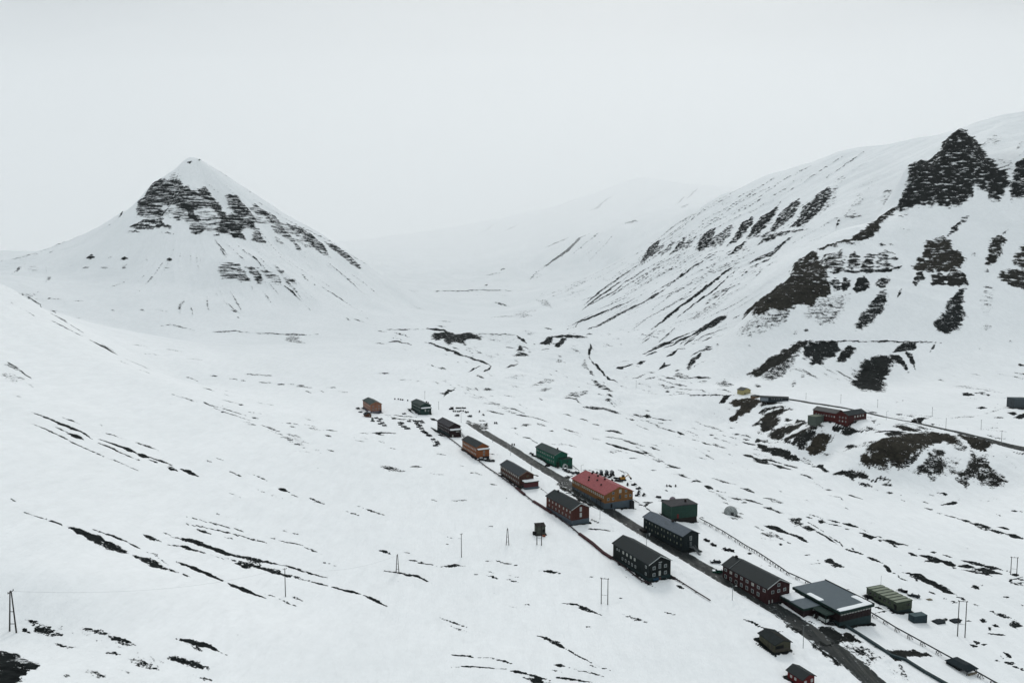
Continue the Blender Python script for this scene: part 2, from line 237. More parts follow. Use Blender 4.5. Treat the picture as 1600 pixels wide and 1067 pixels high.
0.9,0|-120 2757 -67 2756 -27 2730 20 2721 20 2726 -26 2738 -66 2765 -120 2758
0.65,0|107 2678 147 2659 192 2655 193 2661 150 2682 107 2681
0.65,0|-103 2664 -84 2646 -64 2634 -64 2636 -82 2658 -103 2665
0.8,0|-101 2620 -77 2603 -50 2580 -50 2582 -74 2619 -101 2622
0.57,0|-155 2625 -144 2614 -133 2617 -133 2618 -144 2630 -155 2627
0.9,0|-19 2590 4 2575 28 2567 28 2568 6 2587 -19 2591
0.57,0|-19 2626 6 2614 31 2608 32 2609 7 2621 -19 2631
0.67,0|-78 2472 -69 2466 -58 2461 -58 2461 -67 2468 -78 2473
0.7,0|23 2385 57 2383 80 2364 80 2365 59 2397 23 2386
0.5,0|-26 2374 22 2352 68 2324 68 2324 23 2360 -26 2375
0.8,0|180 2404 231 2391 268 2365 321 2320 321 2321 273 2379 234 2408 181 2405
0.65,0|236 2379 255 2355 279 2347 279 2349 261 2377 237 2381
0.57,0|235 2249 252 2228 274 2230 274 2232 256 2248 235 2250
0.8,0|-245 2242 -205 2212 -149 2186 -149 2187 -204 2220 -245 2243
0.49,0|-224 2196 -180 2161 -136 2144 -135 2146 -179 2176 -224 2198
0.65,0|-290 2974 -271 2959 -252 2957 -252 2958 -270 2973 -290 2975
0.8,0|-289 2896 -283 2893 -277 2897 -278 2899 -284 2906 -289 2897
0.67,0|-419 3434 -402 3419 -384 3414 -384 3415 -401 3431 -419 3435
0.65,0|-313 3444 -268 3451 -225 3477 -225 3479 -269 3463 -313 3445
0.72,0|-266 3474 -245 3462 -224 3467 -224 3469 -245 3478 -266 3475
0.54,0|-112 3120 -101 3114 -90 3117 -90 3118 -101 3125 -112 3122
0.8,0|-32 3524 -27 3514 -21 3517 -21 3519 -26 3529 -32 3526
0.67,0|274 2640 305 2634 337 2631 337 2632 306 2641 274 2640
0.67,0|42 2876 48 2876 55 2879 55 2880 49 2884 42 2877
0.67,0|-733 3188 -689 3156 -631 3129 -584 3120 -584 3121 -632 3143 -690 3170 -733 3189
0.7,0|78 2154 102 2138 132 2111 158 2097 159 2098 137 2130 107 2158 79 2156
0.65,0|104 2135 145 2098 172 2077 173 2080 153 2127 104 2138
0.9,0|149 2110 194 2051 230 2012 261 1985 262 1985 232 2019 196 2057 149 2111
0.8,0|228 1989 242 1977 258 1973 258 1974 244 1986 228 1990
0.82,0|261 1985 282 1973 305 1966 305 1966 284 1977 262 1985
0.7,0|127 1970 144 1963 163 1967 163 1968 147 1980 128 1975
0.8,0|163 1967 199 1948 236 1939 277 1924 277 1924 238 1948 200 1950 163 1968
0.71,0|114 1944 130 1935 146 1936 147 1936 131 1945 114 1944
0.9,0|120 1896 157 1896 203 1893 240 1890 240 1891 204 1898 158 1903 121 1897
0.85,0|-191 1982 -136 1984 -77 1983 -43 1979 -43 1979 -77 1989 -136 1990 -191 1982
0.9,0|-77 1985 -39 1965 0 1955 0 1956 -38 1978 -77 1987
0.9,0|-176 1900 -131 1915 -75 1917 -19 1920 -19 1921 -75 1923 -131 1922 -176 1901
0.95,0|-19 1920 27 1901 73 1885 110 1880 110 1881 75 1895 29 1910 -19 1921
0.75,0|23 1884 62 1861 122 1854 123 1857 66 1885 23 1887
0.57,0|391 2337 427 2297 467 2289 468 2292 436 2322 392 2340
0.8,0|536 2377 560 2359 585 2352 585 2353 563 2367 536 2378
0.62,0|399 2462 404 2457 411 2458 411 2459 406 2463 399 2462
0.68,0|-2424 13151 -2078 13212 -1736 13863 -1737 13868 -2120 13483 -2431 13184
0.9,0|-1742 13912 -1319 13073 -1037 12071 -1038 12101 -1394 13907 -1749 13973
0.57,0|-1671 14807 -1543 14614 -1434 14616 -1435 14633 -1566 14869 -1672 14815
0.51,0|-1705 15810 -1540 15703 -1393 15793 -1394 15811 -1560 15928 -1707 15825
0.85,0|-1397 12103 -1253 12770 -992 11895 -801 12122 -641 11924 -499 11348 -504 11143 -662 11275 -766 11161 -756 10814 -868 11052 -961 10872 -1013 10713 -1144 11361 -1208 11172 -1340 11362
0.68,0|-2197 12584 -1937 11873 -1757 11618 -1758 11629 -1965 12079 -2200 12606
0.68,0|-2601 12900 -2439 12628 -2316 12559 -2320 12581 -2472 12815 -2604 12915
0.8,0|-1991 10930 -1843 11006 -1569 10625 -1573 10655 -1870 11184 -1998 10967
0.68,0|-2212 10889 -2088 10769 -1994 10799 -1996 10810 -2122 10945 -2214 10899
0.9,0|-1405 10981 -1133 10437 -1005 10213 -1005 10229 -1145 10622 -1405 10994
1,0|-1201 10611 -973 10083 -764 9642 -656 9541 -657 9561 -764 9795 -988 10373 -1202 10628
0.9,0|-656 9544 -490 9016 -327 8849 -262 8565 -261 8577 -324 8930 -498 9299 -656 9551
0.9,0|-262 8577 -290 8294 -351 7938 -349 7923 -273 8135 -260 8565
0.9,0|-523 7882 -454 8094 -392 8420 -393 8425 -464 8161 -524 7890
0.62,0|-800 12095 -409 11989 -170 11822 64 11884 64 11889 -171 11912 -410 12034 -802 12135
0.95,0|77 11842 146 11243 234 10978 237 11009 173 11528 80 11852
0.25,0|-584 11947 -258 11874 64 11833 168 10997 -105 11108 -379 11114
0.8,0|69 10410 126 10896 198 10442
0.7,0|17 9816 126 9878 250 9972 254 10084 132 10294 16 9844
0.57,0|58 10678 -20 10749 -101 10722 -101 10714 -23 10663 57 10672
0.7,0|-80 8541 30 8673 95 9084 94 9115 21 8971 -81 8549
0.57,0|27 9380 58 9287 95 9252 96 9280 66 9370 28 9385
0.9,0|471 11115 603 11549 709 11645 602 10999
0.95,0|674 10848 828 11501 959 11724 751 10801
0.9,0|664 11617 927 11679 1286 11803 1288 11819 983 12390 665 11629
0.9,0|1371 12443 1416 12420 1479 12583 1481 12606 1440 12669 1385 12573
1,0|1303 11330 1249 10854 1170 10450 1155 10196 1158 10196 1198 10444 1281 10862 1307 11330
1,0|1155 10194 1140 9432 1188 8921 1162 8242 1268 8099 1270 8109 1187 8337 1214 8981 1169 9542 1157 10197
0.57,0|1089 10119 953 9325 1035 9172 1041 9189 1036 9510 1095 10112
0.65,0|1031 9229 1001 8690 1025 8427 1030 8435 1042 8790 1035 9245
0.69,0|965 8271 993 7627 1101 7505 1106 7525 1061 7938 970 8283
0.65,0|1009 7301 1038 7240 1087 7276 1089 7285 1059 7343 1013 7325
0.65,0|1002 7189 1031 7083 1069 6978 1072 6988 1047 7108 1005 7196
0.34,0|1075 7195 1105 7105 1168 7107 1171 7119 1144 7228 1078 7206
0.57,0|905 10726 976 10542 1061 10428 1062 10432 994 10623 907 10739
0.49,0|676 10071 701 9948 743 9964 746 9997 721 10103 678 10091
0.41,0|613 9854 679 9667 766 9636 776 9734 709 9890 615 9865
0.57,0|528 7045 653 7238 835 7447 835 7453 652 7293 528 7049
0.57,0|546 7057 664 7044 696 6808 699 6819 683 7151 547 7066
0.49,0|623 7129 726 7204 830 7393 830 7411 726 7357 624 7147
0.65,0|698 6657 801 6700 935 6714 1051 6693 1053 6699 958 6841 818 6818 701 6688
0.57,0|450 10603 515 10576 584 10663 585 10679 517 10670 450 10611
0.41,0|-354 9662 -288 9291 -233 9575 -232 9598 -295 9864 -356 9735
0.36,0|-73 7723 45 7754 162 7981 162 8003 39 7964 -74 7750
0.45,0|206 7393 407 7599 515 7929 515 7951 411 7997 207 7499
0.53,0|262 7196 347 7148 440 7331 444 7410 350 7316 262 7201
0.36,0|-70 7375 19 7328 112 7346 113 7352 25 7524 -70 7387
0.65,0|-1487 7523 -1411 7513 -1347 7571 -1348 7581 -1427 7599 -1489 7532
0.54,0|-1194 7213 -1127 7180 -1068 7201 -1068 7206 -1136 7241 -1195 7218
0.95,0|-700 6513 -648 6553 -643 6763 -583 6853 -616 6561 -639 6309 -647 6466
0.65,0|-470 6690 -354 6511 -218 6338 -218 6342 -353 6553 -470 6695
0.45,0|-420 6427 -333 6346 -249 6339 -249 6343 -335 6420 -420 6432
0.59,0|-334 6155 -152 6205 -28 6145 -28 6148 -152 6237 -334 6158
0.65,0|-215 6256 -153 6239 -91 6252 -90 6255 -152 6285 -215 6269
0.8,0|-118 6089 17 6120 114 5998 115 6002 20 6174 -118 6093
0.45,0|-88 6029 0 5953 91 5957 92 5968 5 6042 -87 6039
0.65,0|-219 5944 -138 5878 -56 5874 -56 5878 -136 5939 -219 5948
0.59,0|-198 6762 -31 6687 119 6674 119 6677 -30 6707 -198 6766
0.68,0|3 5912 90 5911 221 5869 347 5767 348 5770 224 5900 92 5952 3 5914
0.7,0|199 5656 244 5590 294 5583 295 5591 252 5666 200 5669
0.65,0|57 5467 112 5474 169 5583 170 5592 113 5581 57 5473
0.8,0|299 5416 318 5399 341 5429 341 5433 322 5447 300 5425
0.59,0|-11 5348 22 5334 56 5368 56 5371 23 5384 -11 5352
0.8,0|65 5033 125 4999 185 4877 185 4881 130 5054 65 5038
0.59,0|15 5197 39 5109 65 5066 66 5070 42 5142 15 5200
0.49,0|234 4888 359 4931 470 4925 470 4931 364 4993 234 4894
0.65,0|468 6236 508 6174 556 6181 558 6193 517 6241 469 6241
0.65,0|610 6095 645 6074 684 6083 685 6087 651 6122 610 6101
0.7,0|713 6006 758 5922 810 5894 811 5899 764 5953 714 6011
0.7,0|806 5756 879 5770 958 5720 960 5728 894 5852 807 5761
0.57,0|421 5600 480 5500 546 5456 547 5461 489 5557 422 5607
0.57,0|592 5375 648 5345 708 5339 709 5343 655 5383 593 5378
0.65,0|757 5498 884 5440 996 5307 997 5310 895 5499 757 5503
0.95,0|731 5216 817 5106 959 5041 962 5052 831 5175 733 5225
0.41,0|679 5018 761 4950 860 4976 862 4985 782 5064 680 5027
0.57,0|830 4796 876 4817 927 4865 927 4868 881 4848 830 4800
0.65,0|1186 6603 1207 6547 1239 6537 1240 6541 1223 6620 1187 6606
0.65,0|1085 6491 1142 6409 1209 6374 1210 6379 1152 6449 1088 6505
0.8,0|-969 4635 -907 4674 -823 4730 -825 4738 -922 4753 -970 4642
0.7,0|-973 4655 -913 4613 -861 4616 -862 4619 -919 4651 -974 4659
0.57,0|-773 3868 -693 3787 -591 3818 -592 3825 -705 3883 -774 3876
0.65,0|-597 3922 -559 3929 -523 3959 -524 3962 -564 3964 -597 3925
0.65,0|-478 4271 -445 4255 -414 4262 -414 4265 -447 4281 -479 4273
0.49,0|-480 3846 -421 3830 -364 3837 -364 3840 -423 3854 -480 3848
0.57,0.8|-253 3911 -214 3904 -164 3885 -164 3892 -215 3946 -253 3916
0.57,0|-328 4054 -305 4040 -281 4040 -281 4042 -305 4055 -328 4055
0.57,0|-130 3749 -107 3731 -83 3733 -83 3736 -106 3752 -130 3752
0.57,0|-173 4385 -124 4360 -74 4364 -74 4365 -124 4391 -173 4388
0.39,0|-897 4449 -859 4420 -825 4416 -825 4418 -863 4449 -898 4452
0.39,0|-801 4287 -749 4259 -701 4261 -701 4263 -751 4280 -802 4290
0.41,0|50 17278 267 16387 497 16582 498 16630 289 17450 51 17356
0.34,0|216 14329 269 11913 387 11954 395 12110 365 14522 222 14453
0.7,0|709 15007 785 14753 865 14525 867 14550 802 14955 710 15023
0.32,0|8 18042 351 17335 687 17251 689 17317 360 18016 8 18139
0.45,0|739 21184 829 18360 1009 17064 1020 17110 970 19732 746 21248
0.66,0|-568 21921 -334 21367 -98 21169 -96 21194 -321 21697 -567 21966
0.18,0|-2405 21072 -1774 21131 -1321 22266 -1329 22409 -1900 22784 -2422 21240
0.2,0|-1294 24284 -894 23152 -526 22979 -525 23095 -909 24299 -1296 24393
0.66,0|-2824 23520 -2370 23992 -1895 24454 -1463 24702 -1031 25120 -490 24787 37 24500 37 24519 -494 25020 -1039 25332 -1478 24923 -1910 24643 -2410 24402 -2831 23577
0.3,0|-29 17565 119 16174 529 16505 530 16555 135 17099 -25 17644
0.2,0|925 18460 1034 17224 1211 16942 1217 16991 1110 17964 933 18552
0.5,0|614 26840 1010 28060 1346 28581 1340 28603 956 28318 608 26870
0.4,0|710 27397 990 27374 1226 27794 1222 27856 946 28108 707 27544
0.99,0|1345 28585 2095 29001 2736 29380 3534 31176 3532 31215 2722 29820 2052 29289 1342 28600
0.66,0|2210 28590 2614 28657 3032 28918 3451 29159 3927 29892 3932 29947 3438 29300 3012 29014 2596 28718 2207 28598
0.55,0|2754 27957 3425 28539 4097 29167 4096 29175 3396 28556 2752 27964
0.55,0|2975 27641 3417 28085 3835 28391 4346 29062 4343 29070 3817 28475 3391 28142 2973 27647
1,0|4852 30057 5102 29507 5405 29377 5407 29394 5169 29976 4858 30102
0.77,0|1567 31372 2109 31564 2671 32138 2670 32154 2121 32042 1566 31392
0.38,0|6410 36051 7748 37955 9348 41466 9357 41556 7884 39044 6403 36060
0.25,0|6496 35924 7012 35925 7645 37061 7659 37185 7187 37503 6510 36060
0.88,0|4360 39101 4949 39361 6110 41863 6118 41973 4951 39874 4360 39137
0.55,0|2694 42559 3584 44672 4417 45156 4438 45433 3669 46291 2693 42613
0.77,0|8114 34323 8830 36097 9454 37635 9460 37689 8882 36578 8117 34360
0.88,0|9261 36632 9972 38072 10851 40338 10854 40379 10004 38525 9262 36670
0.66,0|7338 29891 7592 30121 8500 33026 8502 33046 8095 32289 7348 29947
0.55,0|-2300 40116 -1401 41009 -603 44663 -610 44691 -1465 41541 -2307 40150
0.55,0|-3178 43006 -3132 59719 -2250 59719 -2252 59719 -3172 59719 -3185 43035
0.66,0|-420 39886 -41 39959 309 40699 306 40799 -81 40413 -424 39907
0.48,0|-6040 42555 -7445 59750 -6572 59750 -6580 59750 -7521 59719 -6048 42578
0.55,0|9948 59719 8201 44416 12097 59719 12096 59719 8277 44864 9947 59719
0.57,0|1524 40412 1819 40136 2128 40332 2129 40355 1823 40396 1523 40430
0.57,0|-2222 35815 -1682 35911 -1147 36099 -1148 36123 -1694 36048 -2224 35827
0.88,0|-490 29454 -366 29189 -269 29641 -271 29661 -394 29774 -492 29473
0.66,0|-1186 28953 -826 28764 -479 28707 -481 28786 -840 29046 -1187 28977
0.88,0|-1068 26055 -988 26116 -921 26364 -922 26388 -1006 26414 -1071 26111
0.9,0|3355 17972 3551 18587 4133 19929 4208 19446 3873 18394 3660 17881 3509 17931
0.7,0|3662 17869 3859 17836 4030 18090 4032 18136 3932 18652 3661 17911
0.75,0|3744 17249 3998 17293 4215 17725 4214 17754 4028 17811 3748 17312
0.8,0|3875 16801 4113 16619 4434 17527 4437 17601 4146 17268 3878 16855
0.7,0|4045 16563 4250 16375 4545 16961 4550 17020 4310 17098 4043 16598
0.9,0|4249 15941 4532 16554 4813 16853 4933 16661 4733 16219 4508 15759 4253 15343
0.75,0|4412 15585 4755 16128 5148 16311 5233 16272 4919 15568 4607 15144 4463 15276
0.95,0|4663 14885 4999 15383 5338 16001 5603 16080 5483 15659 5147 15140 4816 14805
0.95,0|5017 14745 5377 15283 5671 15731 5895 15707 6170 15881 5840 15310 5489 14838 5139 14466
0.85,0|5228 14233 5525 14579 5929 15188 6334 15302 6191 14841 5902 14442 5591 14188 5411 14155
0.9,0|5592 13869 5825 14040 6090 14485 6499 14743 6755 14687 6558 14196 6203 13861 5910 13555 5652 13416
0.5,0|6184 14203 6666 14532 6887 14644 6399 13749 6033 13562
0.8,0|4982 14639 5156 14135 5353 13764 5507 13436 5659 13147 5667 13168 5549 13570 5421 13976 5189 14257 4995 14682
0.9,0|5003 13951 5143 14112 5248 13941 5401 13907 5228 13773 5118 13922
0.57,0|4216 18698 4524 18568 4826 18445 5251 18405 5509 18356 5787 18395 5788 18402 5528 18470 5259 18490 4848 18605 4546 18712 4219 18722
0.57,0|4328 20866 4773 21145 5218 21426 5400 20427 5292 18576 5298 18603 5565 21109 6285 25897 4808 21390 4340 20938
0.55,0|4741 17733 5049 17683 5330 17569 5623 17504 5923 17468 6263 17558 6604 17641 6989 17839 6996 17863 6652 17801 6283 17650 5931 17538 5627 17559 5336 17627 5057 17756 4742 17740
0.55,0|5250 17314 5497 17318 5746 17346 6027 17463 6398 17959 6402 17976 6033 17535 5770 17468 5513 17415 5250 17320
0.57,0|5700 16961 6132 16894 6402 16945 6680 17023 6941 16683 7241 16594 7240 16595 6984 16816 6694 17091 6425 17047 6147 16969 5700 16966
0.57,0|6264 16194 6506 16069 6744 15961 6952 15899 7216 15970 7449 15968 7723 16063 7724 16068 7457 16012 7229 16027 6979 15993 6751 16007 6513 16118 6264 16199
0.65,0|6195 16530 6320 16332 6509 16335 6509 16340 6345 16430 6194 16530
0.7,0|6972 15421 7338 15420 7636 15542 7923 15655 7955 15722 7644 15594 7355 15486 6972 15426
0.49,0|6885 14923 7214 14869 7579 14914 7580 14919 7231 14930 6886 14930
0.53,0|5549 16349 5797 16345 6029 16322 6140 16247 6141 16253 6037 16381 5809 16426 5553 16365
0.45,0|4635 17321 5053 17322 5275 17055 5279 17070 5074 17447 4635 17330
0.41,0|6785 14699 6953 14632 7194 14831 7203 14864 7054 14975 6794 14729
0.8,0|1740 16508 2048 16920 2363 17368 2663 17628 2955 17779 3353 17959 3355 17977 2964 17956 2667 17764 2367 17528 2047 17078 1739 16520
0.8,0|1616 16017 1895 16377 2178 16752 2641 17134 3143 17381 3144 17395 2644 17257 2184 16923 1890 16478 1616 16032
0.7,0|1760 16226 2077 16360 2395 16501 2805 16871 3062 16888 3325 16948 3637 16767 3638 16776 3332 17034 3069 17014 2808 16989 2397 16613 2079 16472 1759 16236
0.67,0|2183 16077 2463 16292 2732 16435 3025 16409 3322 16419 3796 16802 3797 16812 3345 16590 3041 16567 2742 16570 2470 16421 2182 16084
0.9,0|1135 13974 1473 15221 1882 15166 2191 15082 2449 15006 2453 15035 2198 15190 1885 15277 1469 15297 1136 14001
0.7,0|1224 15069 1576 15337 1819 15455 1819 15464 1573 15394 1224 15088
0.7,0|1486 13289 1761 13473 2017 13821 2258 14018 2476 14052 2708 14208 2710 14231 2503 14333 2278 14283 2043 14152 1791 13859 1487 13312
0.8,0|2647 14107 2964 14136 3206 14327 3205 14338 2983 14369 2650 14138
0.8,0|3220 14394 3543 14440 3925 14577 4309 14581 4310 14592 3933 14688 3552 14561 3221 14409
0.65,0|2835 16195 3119 16242 3410 16370 3799 15955 3800 15960 3427 16501 3124 16354 2834 16202
0.65,0|2939 14511 3207 14509 3462 14472 3722 14651 4021 14979 4022 14988 3720 14701 3472 14591 3211 14590 2940 14519
0.59,0|3057 15577 3273 15464 3506 15465 3804 15835 4087 16152 4092 16175 3804 15910 3511 15548 3302 15660 3058 15589
0.57,0|2249 12570 2636 12765 3010 12875 3345 12972 3780 13442 3781 13450 3359 13088 3024 13002 2641 12845 2251 12592
0.57,0|2675 13182 2935 13440 3193 13676 3509 13624 3737 13715 3981 13847 4369 14309 4598 14375 4829 14439 4832 14450 4605 14428 4376 14401 3984 13914 3745 13798 3519 13721 3208 13807 2942 13529 2676 13190
0.49,0|3563 13535 3749 13552 3947 13744 3950 13772 3759 13746 3566 13562
0.9,0|4476 14195 4701 14218 4915 14431 4916 14451 4724 14471 4476 14209
0.57,0|4535 14185 4709 14122 4884 14091 4886 14097 4721 14184 4536 14190
0.95,0|2407 11744 2762 12078 3062 12426 3323 12568 3684 12763 4109 13288 4411 13521 4413 13537 4135 13463 3705 12948 3341 12726 3073 12570 2774 12264 2408 11758
0.9,0|2883 11879 3094 12057 3299 12211 3546 12298 3905 12635 4430 13331 4430 13335 3909 12692 3566 12424 3308 12292 3096 12107 2884 11887
0.65,0|3252 12628 3415 12633 3590 12750 3590 12761 3428 12762 3257 12657
0.9,0|4590 13211 4762 13215 4969 13133 5184 13283 5465 13336 5469 13355 5195 13403 5010 13322 4815 13447 4593 13231
0.7,0|4091 12296 4523 12669 4834 12609 4842 12632 4604 12939 4092 12305
0.57,0|4064 11676 4246 11784 4680 12299 4682 12307 4272 11892 4061 11673
0.53,0|3341 11839 3594 11896 3818 12005 3828 12049 3652 12274 3342 11868
0.45,0|2938 11376 3119 11326 3298 11350 3616 11463 3626 11513 3341 11695 3150 11632 2941 11411
0.7,0|3509 11691 3806 11946 3957 11885 3961 11901 3833 12089 3513 11712
0.65,0|3435 10664 3494 10634 3559 10654 3560 10657 3497 10675 3435 10669
0.85,0|2757 10660 3050 10729 3250 10732 3431 10859 3437 10892 3276 10970 3069 10920 2759 10680
0.9,0|2191 10592 2384 10643 2581 10721 2872 10858 2872 10863 2588 10796 2393 10727 2192 10598
0.8,0|2571 10430 2911 10615 3102 10741 3102 10746 2917 10679 2572 10437
0.65,0|2339 10830 2529 11054 2719 11329 2719 11335 2527 11133 2339 10839
0.57,0|2133 11143 2300 11346 2464 11590 2464 11603 2304 11458 2133 11154
0.67,0|2805 10357 3019 10438 3262 10414 3263 10418 3027 10487 2806 10363
0.7,0|2600 10290 2679 10326 2775 10480 2775 10489 2694 10446 2601 10300
0.59,0|2159 12274 2329 12466 2498 12678 2498 12684 2332 12537 2160 12285
0.41,0|6093 12731 6487 12989 6781 13363 7111 13708 7112 13725 6816 13614 6515 13246 6099 12762
0.8,0|5896 12547 6000 12646 6072 12774 6070 12779 5974 12700 5901 12569
0.7,0|6120 12800 6228 12661 6388 12644 6395 12659 6289 12799 6127 12815
0.49,0|6998 13093 6228 11395 6294 11402 7254 13158 7177 13309 7000 13116
1,0.1|6113 11018 6221 11111 6321 11163 6420 11218 7871 13616 7935 13193 8156 13268 8532 13655 8653 13675 8758 13610 8649 13265 8415 12627 8227 12186 7933 11641 7984 11524 7931 11302 7960 11161 7932 11069 7839 11012 7661 10970 7549 10961 7595 11037 7476 11069 7376 11107 7346 11002 7237 10968 6831 10849 6640 10885 6510 10920 6411 10956 6297 10967 6140 10900
1,0|8018 10835 7885 10921 7936 11027 8010 11054 8101 11154 8188 11156 8233 11181 8738 11442 8491 11021 8425 10840 8386 10696 8192 10750
0.49,0|8256 11383 8414 11484 8810 11978 8812 11990 8575 11784 8266 11406
0.45,0|8238 12196 8373 12070 8543 12121 8584 12175 8733 12689 8268 12256
0.49,0|8043 11532 7934 11258 8058 11093 8069 11097 8094 11327 8064 11544
1,0.45|4621 10499 4789 10238 5048 10251 5365 10433 5945 11154 6143 11047 5986 10892 5694 10622 5482 10320 5239 10174 4986 10118 4791 10181 4654 10378
0.8,0|4801 10203 4966 10077 5152 10056 5154 10060 4986 10120 4803 10207
1,0.55|3731 10653 3896 10624 4125 10539 3879 9511 4371 10692 4472 10694 4565 10570 4628 10450 4517 10122 4438 9636 4263 9299 4304 9213 4128 9045 3997 8976 3883 8823 3729 8873 3611 8762 3458 8813 3309 8911
0.8,0.2|4613 10154 4680 9996 4794 10006 4688 9656 4579 9478 4454 9493 4380 9566 4517 10122
0.8,0.1|4679 9579 4804 9790 4937 9899 4920 9690 4824 9520 4697 9449
0.8,0.1|4800 9470 5014 9772 5150 9883 5194 9805 5001 9502 4875 9380
0.7,0.1|5027 9501 5194 9805 5396 9930 5493 9825 5369 9617 5198 9447 5103 9466
0.9,0|4357 9512 4513 9475 4667 9439 4919 9415 5190 9427 5445 9583 5447 9588 5212 9478 4945 9470 4682 9471 4525 9504 4363 9527
0.8,0|5348 10055 5387 10020 5464 10061 5467 10067 5423 10091 5352 10061
0.65,0|5489 10111 5527 10059 5583 10023 5586 10026 5552 10085 5491 10114
0.8,0|4291 9273 4433 9386 4460 9274 4381 9154 4293 9131
0.85,0|4408 9215 4559 9376 4619 9308 4516 9170 4416 9121
0.95,0|4565 9139 4678 9296 4811 9356 4822 9245 4719 9090 4600 9077
0.75,0|4861 9194 4998 9314 5123 9353 5089 9238 4958 9086 4872 9067
1,0.6|5597 9568 5846 9796 6058 10025 6348 10136 6403 10064 6337 9910 6404 9814 6367 9666 6162 9466 5950 9464 5749 9483 5616 9483
0.9,0.1|5358 9165 5560 9431 5652 9454 5589 9274 5473 9231 5377 9107
1,0.3|5717 9384 5889 9451 5940 9359 5765 9114 5607 9150
1,0.3|5971 9389 6164 9426 6200 9357 6084 9174 5946 9117 5801 9132
0.9,0|6425 10164 6651 10306 6822 10485 6822 10496 6657 10415 6423 10174
0.57,0|6760 10433 6927 10511 7129 10738 7129 10748 6970 10687 6760 10443
1,0.35|6620 9598 6803 9817 7078 10170 7216 10207 7284 10139 7098 9990 6939 9774 6710 9574
0.9,0.6|6986 9584 7211 9831 7432 9991 7683 10032 7955 10098 7751 9823 7541 9541 7320 9530 7092 9508
0.9,0.4|6627 9311 6740 9421 6919 9489 7060 9464 7266 9456 7454 9425 7164 9039 6998 9066 6849 9116 6669 9127
0.65,0|7243 10202 7352 10268 7476 10377 7476 10380 7355 10300 7242 10205
0.49,0|6474 9372 6561 9435 6588 9504 6583 9507 6514 9470 6480 9389
0.5,0|3814 8776 3991 8962 4237 9062 4463 9056 4244 8850 4024 8804
0.75,0|4588 8795 4775 8972 4938 9047 4907 8938 4735 8747
0.8,0|5486 8691 5759 8936 5979 9070 5808 8815 5679 8687
0.35,0|5939 8674 6282 9123 6445 9176 6134 8691
0.8,0|5005 8884 5085 8952 5160 9057 5159 9060 5066 8971 5003 8887
0.41,0|5962 10680 6042 10638 6239 10858 6244 10871 6157 10905 5976 10711
0.57,0|5808 10343 5902 10288 5800 10224 5800 10217 5958 10317 5815 10354
0.45,0|6585 9846 6532 9767 6590 9768 6601 9775 6654 9854 6596 9853
0.95,0.6|3647 10666 3904 10646 4113 10509 3869 9487 4051 9356 4317 9423 4143 9081 3893 8848 3746 8855 3573 8792 3457 8743 3275 8848 3188 8951
0.42,0.1|2979 9065 3143 8964 3294 8832 3457 8743 3622 8790 3378 8592 3182 8578 2995 8732
0.57,0|3247 8684 3453 8607 3601 8783 3593 8798 3421 8772 3245 8701
0.5,0|3709 8700 3902 8870 4121 9028 4461 9052 4224 8752 4021 8572 3862 8539 3810 8648 3692 8596
0.75,0|4282 8513 4483 8731 4747 8917 4935 9042 4875 8876 4682 8690 4480 8526 4279 8456
0.85,0|5219 8319 5218 8440 5531 8684 5853 8969 6010 9098 5737 8742 5633 8497 5448 8314 5280 8267
0.4,0|5917 8640 6180 9006 6367 9175 6452 9148 6223 8825 5989 8602
0.57,0|3616 8465 3627 8418 3680 8446 3683 8452 3668 8492 3619 8471
0.45,0|3473 8428 3529 8428 3572 8471 3571 8475 3514 8474 3472 8432
0.9,0|3508 8310 3692 8276 3883 8259 4042 8268 4191 8254 4348 8259 4488 8230 4640 8226 4785 8210 4915 8194 5035 8163 5152 8129 5153 8131 5042 8176 4924 8208 4792 8222 4647 8238 4505 8261 4356 8274 4197 8268 4048 8281 3889 8274 3696 8285 3508 8311
0.8,0|3888 8271 4053 8274 4215 8272 4216 8275 4061 8292 3889 8274
0.95,0.35|2818 8081 2997 8111 3222 8168 3498 8287 3590 8283 3387 8068 3175 7926 3032 7960 2887 7925
0.6,0.1|2899 7897 3088 7990 3271 8003 3425 8106 3273 7840 3114 7711 2888 7570
0.95,0|3390 7883 3543 8225 3632 8272 3926 8252 3913 8146 3776 8020 3653 7947 3549 7813 3401 7725 3516 7945
0.9,0.1|3781 7908 3878 8045 4001 8161 4087 8199 4109 8147 3976 8011 3860 7907
1,0.1|3912 7715 4074 7887 4294 8014 4454 8017 4460 7903 4350 7821 4210 7677 3638 6657 3587 6812 3514 6858 3684 7339 3845 7534
0.5,0.1|3693 7378 3994 7636 4192 7685 3646 6654 3478 6713
0.9,0|4464 8015 4551 7989 4540 7846 4472 7646 4485 7825 4460 7903
0.85,0|4656 8058 4718 8006 4560 7669 4609 7872
0.9,0|4517 8052 4705 8190 4879 8212 4821 8109 4656 8058
0.7,0|4913 7991 4988 8042 5070 8142 5069 8145 4989 8087 4912 7994
0.45,0|3169 7473 3229 7482 3302 7590 3303 7598 3242 7589 3170 7483
0.53,0|2990 7208 3066 7298 3118 7448 3116 7456 3052 7399 2991 7228
0.8,0|4127 6185 4141 6147 4207 6186 4213 6195 4203 6240 4131 6191
0.95,0|4127 6184 4133 6127 4214 6184 4221 6194 4218 6256 4132 6193
0.8,0|4273 6259 4295 6181 4346 6147 4351 6154 4325 6223 4276 6263
0.8,0|3895 5672 3903 5625 3951 5637 3955 5642 3943 5683 3898 5676
0.8,0|5858 8030 5867 8011 5896 8020 5898 8023 5889 8041 5860 8033
0.8,0|5557 7468 5551 7411 5599 7424 5603 7430 5605 7480 5561 7472
0.41,0|5711 8324 5752 8262 5879 8329 5886 8339 5846 8403 5719 8336
0.57,0|2384 7883 2412 7698 2512 7667 2549 7773 2553 8136 2401 7949
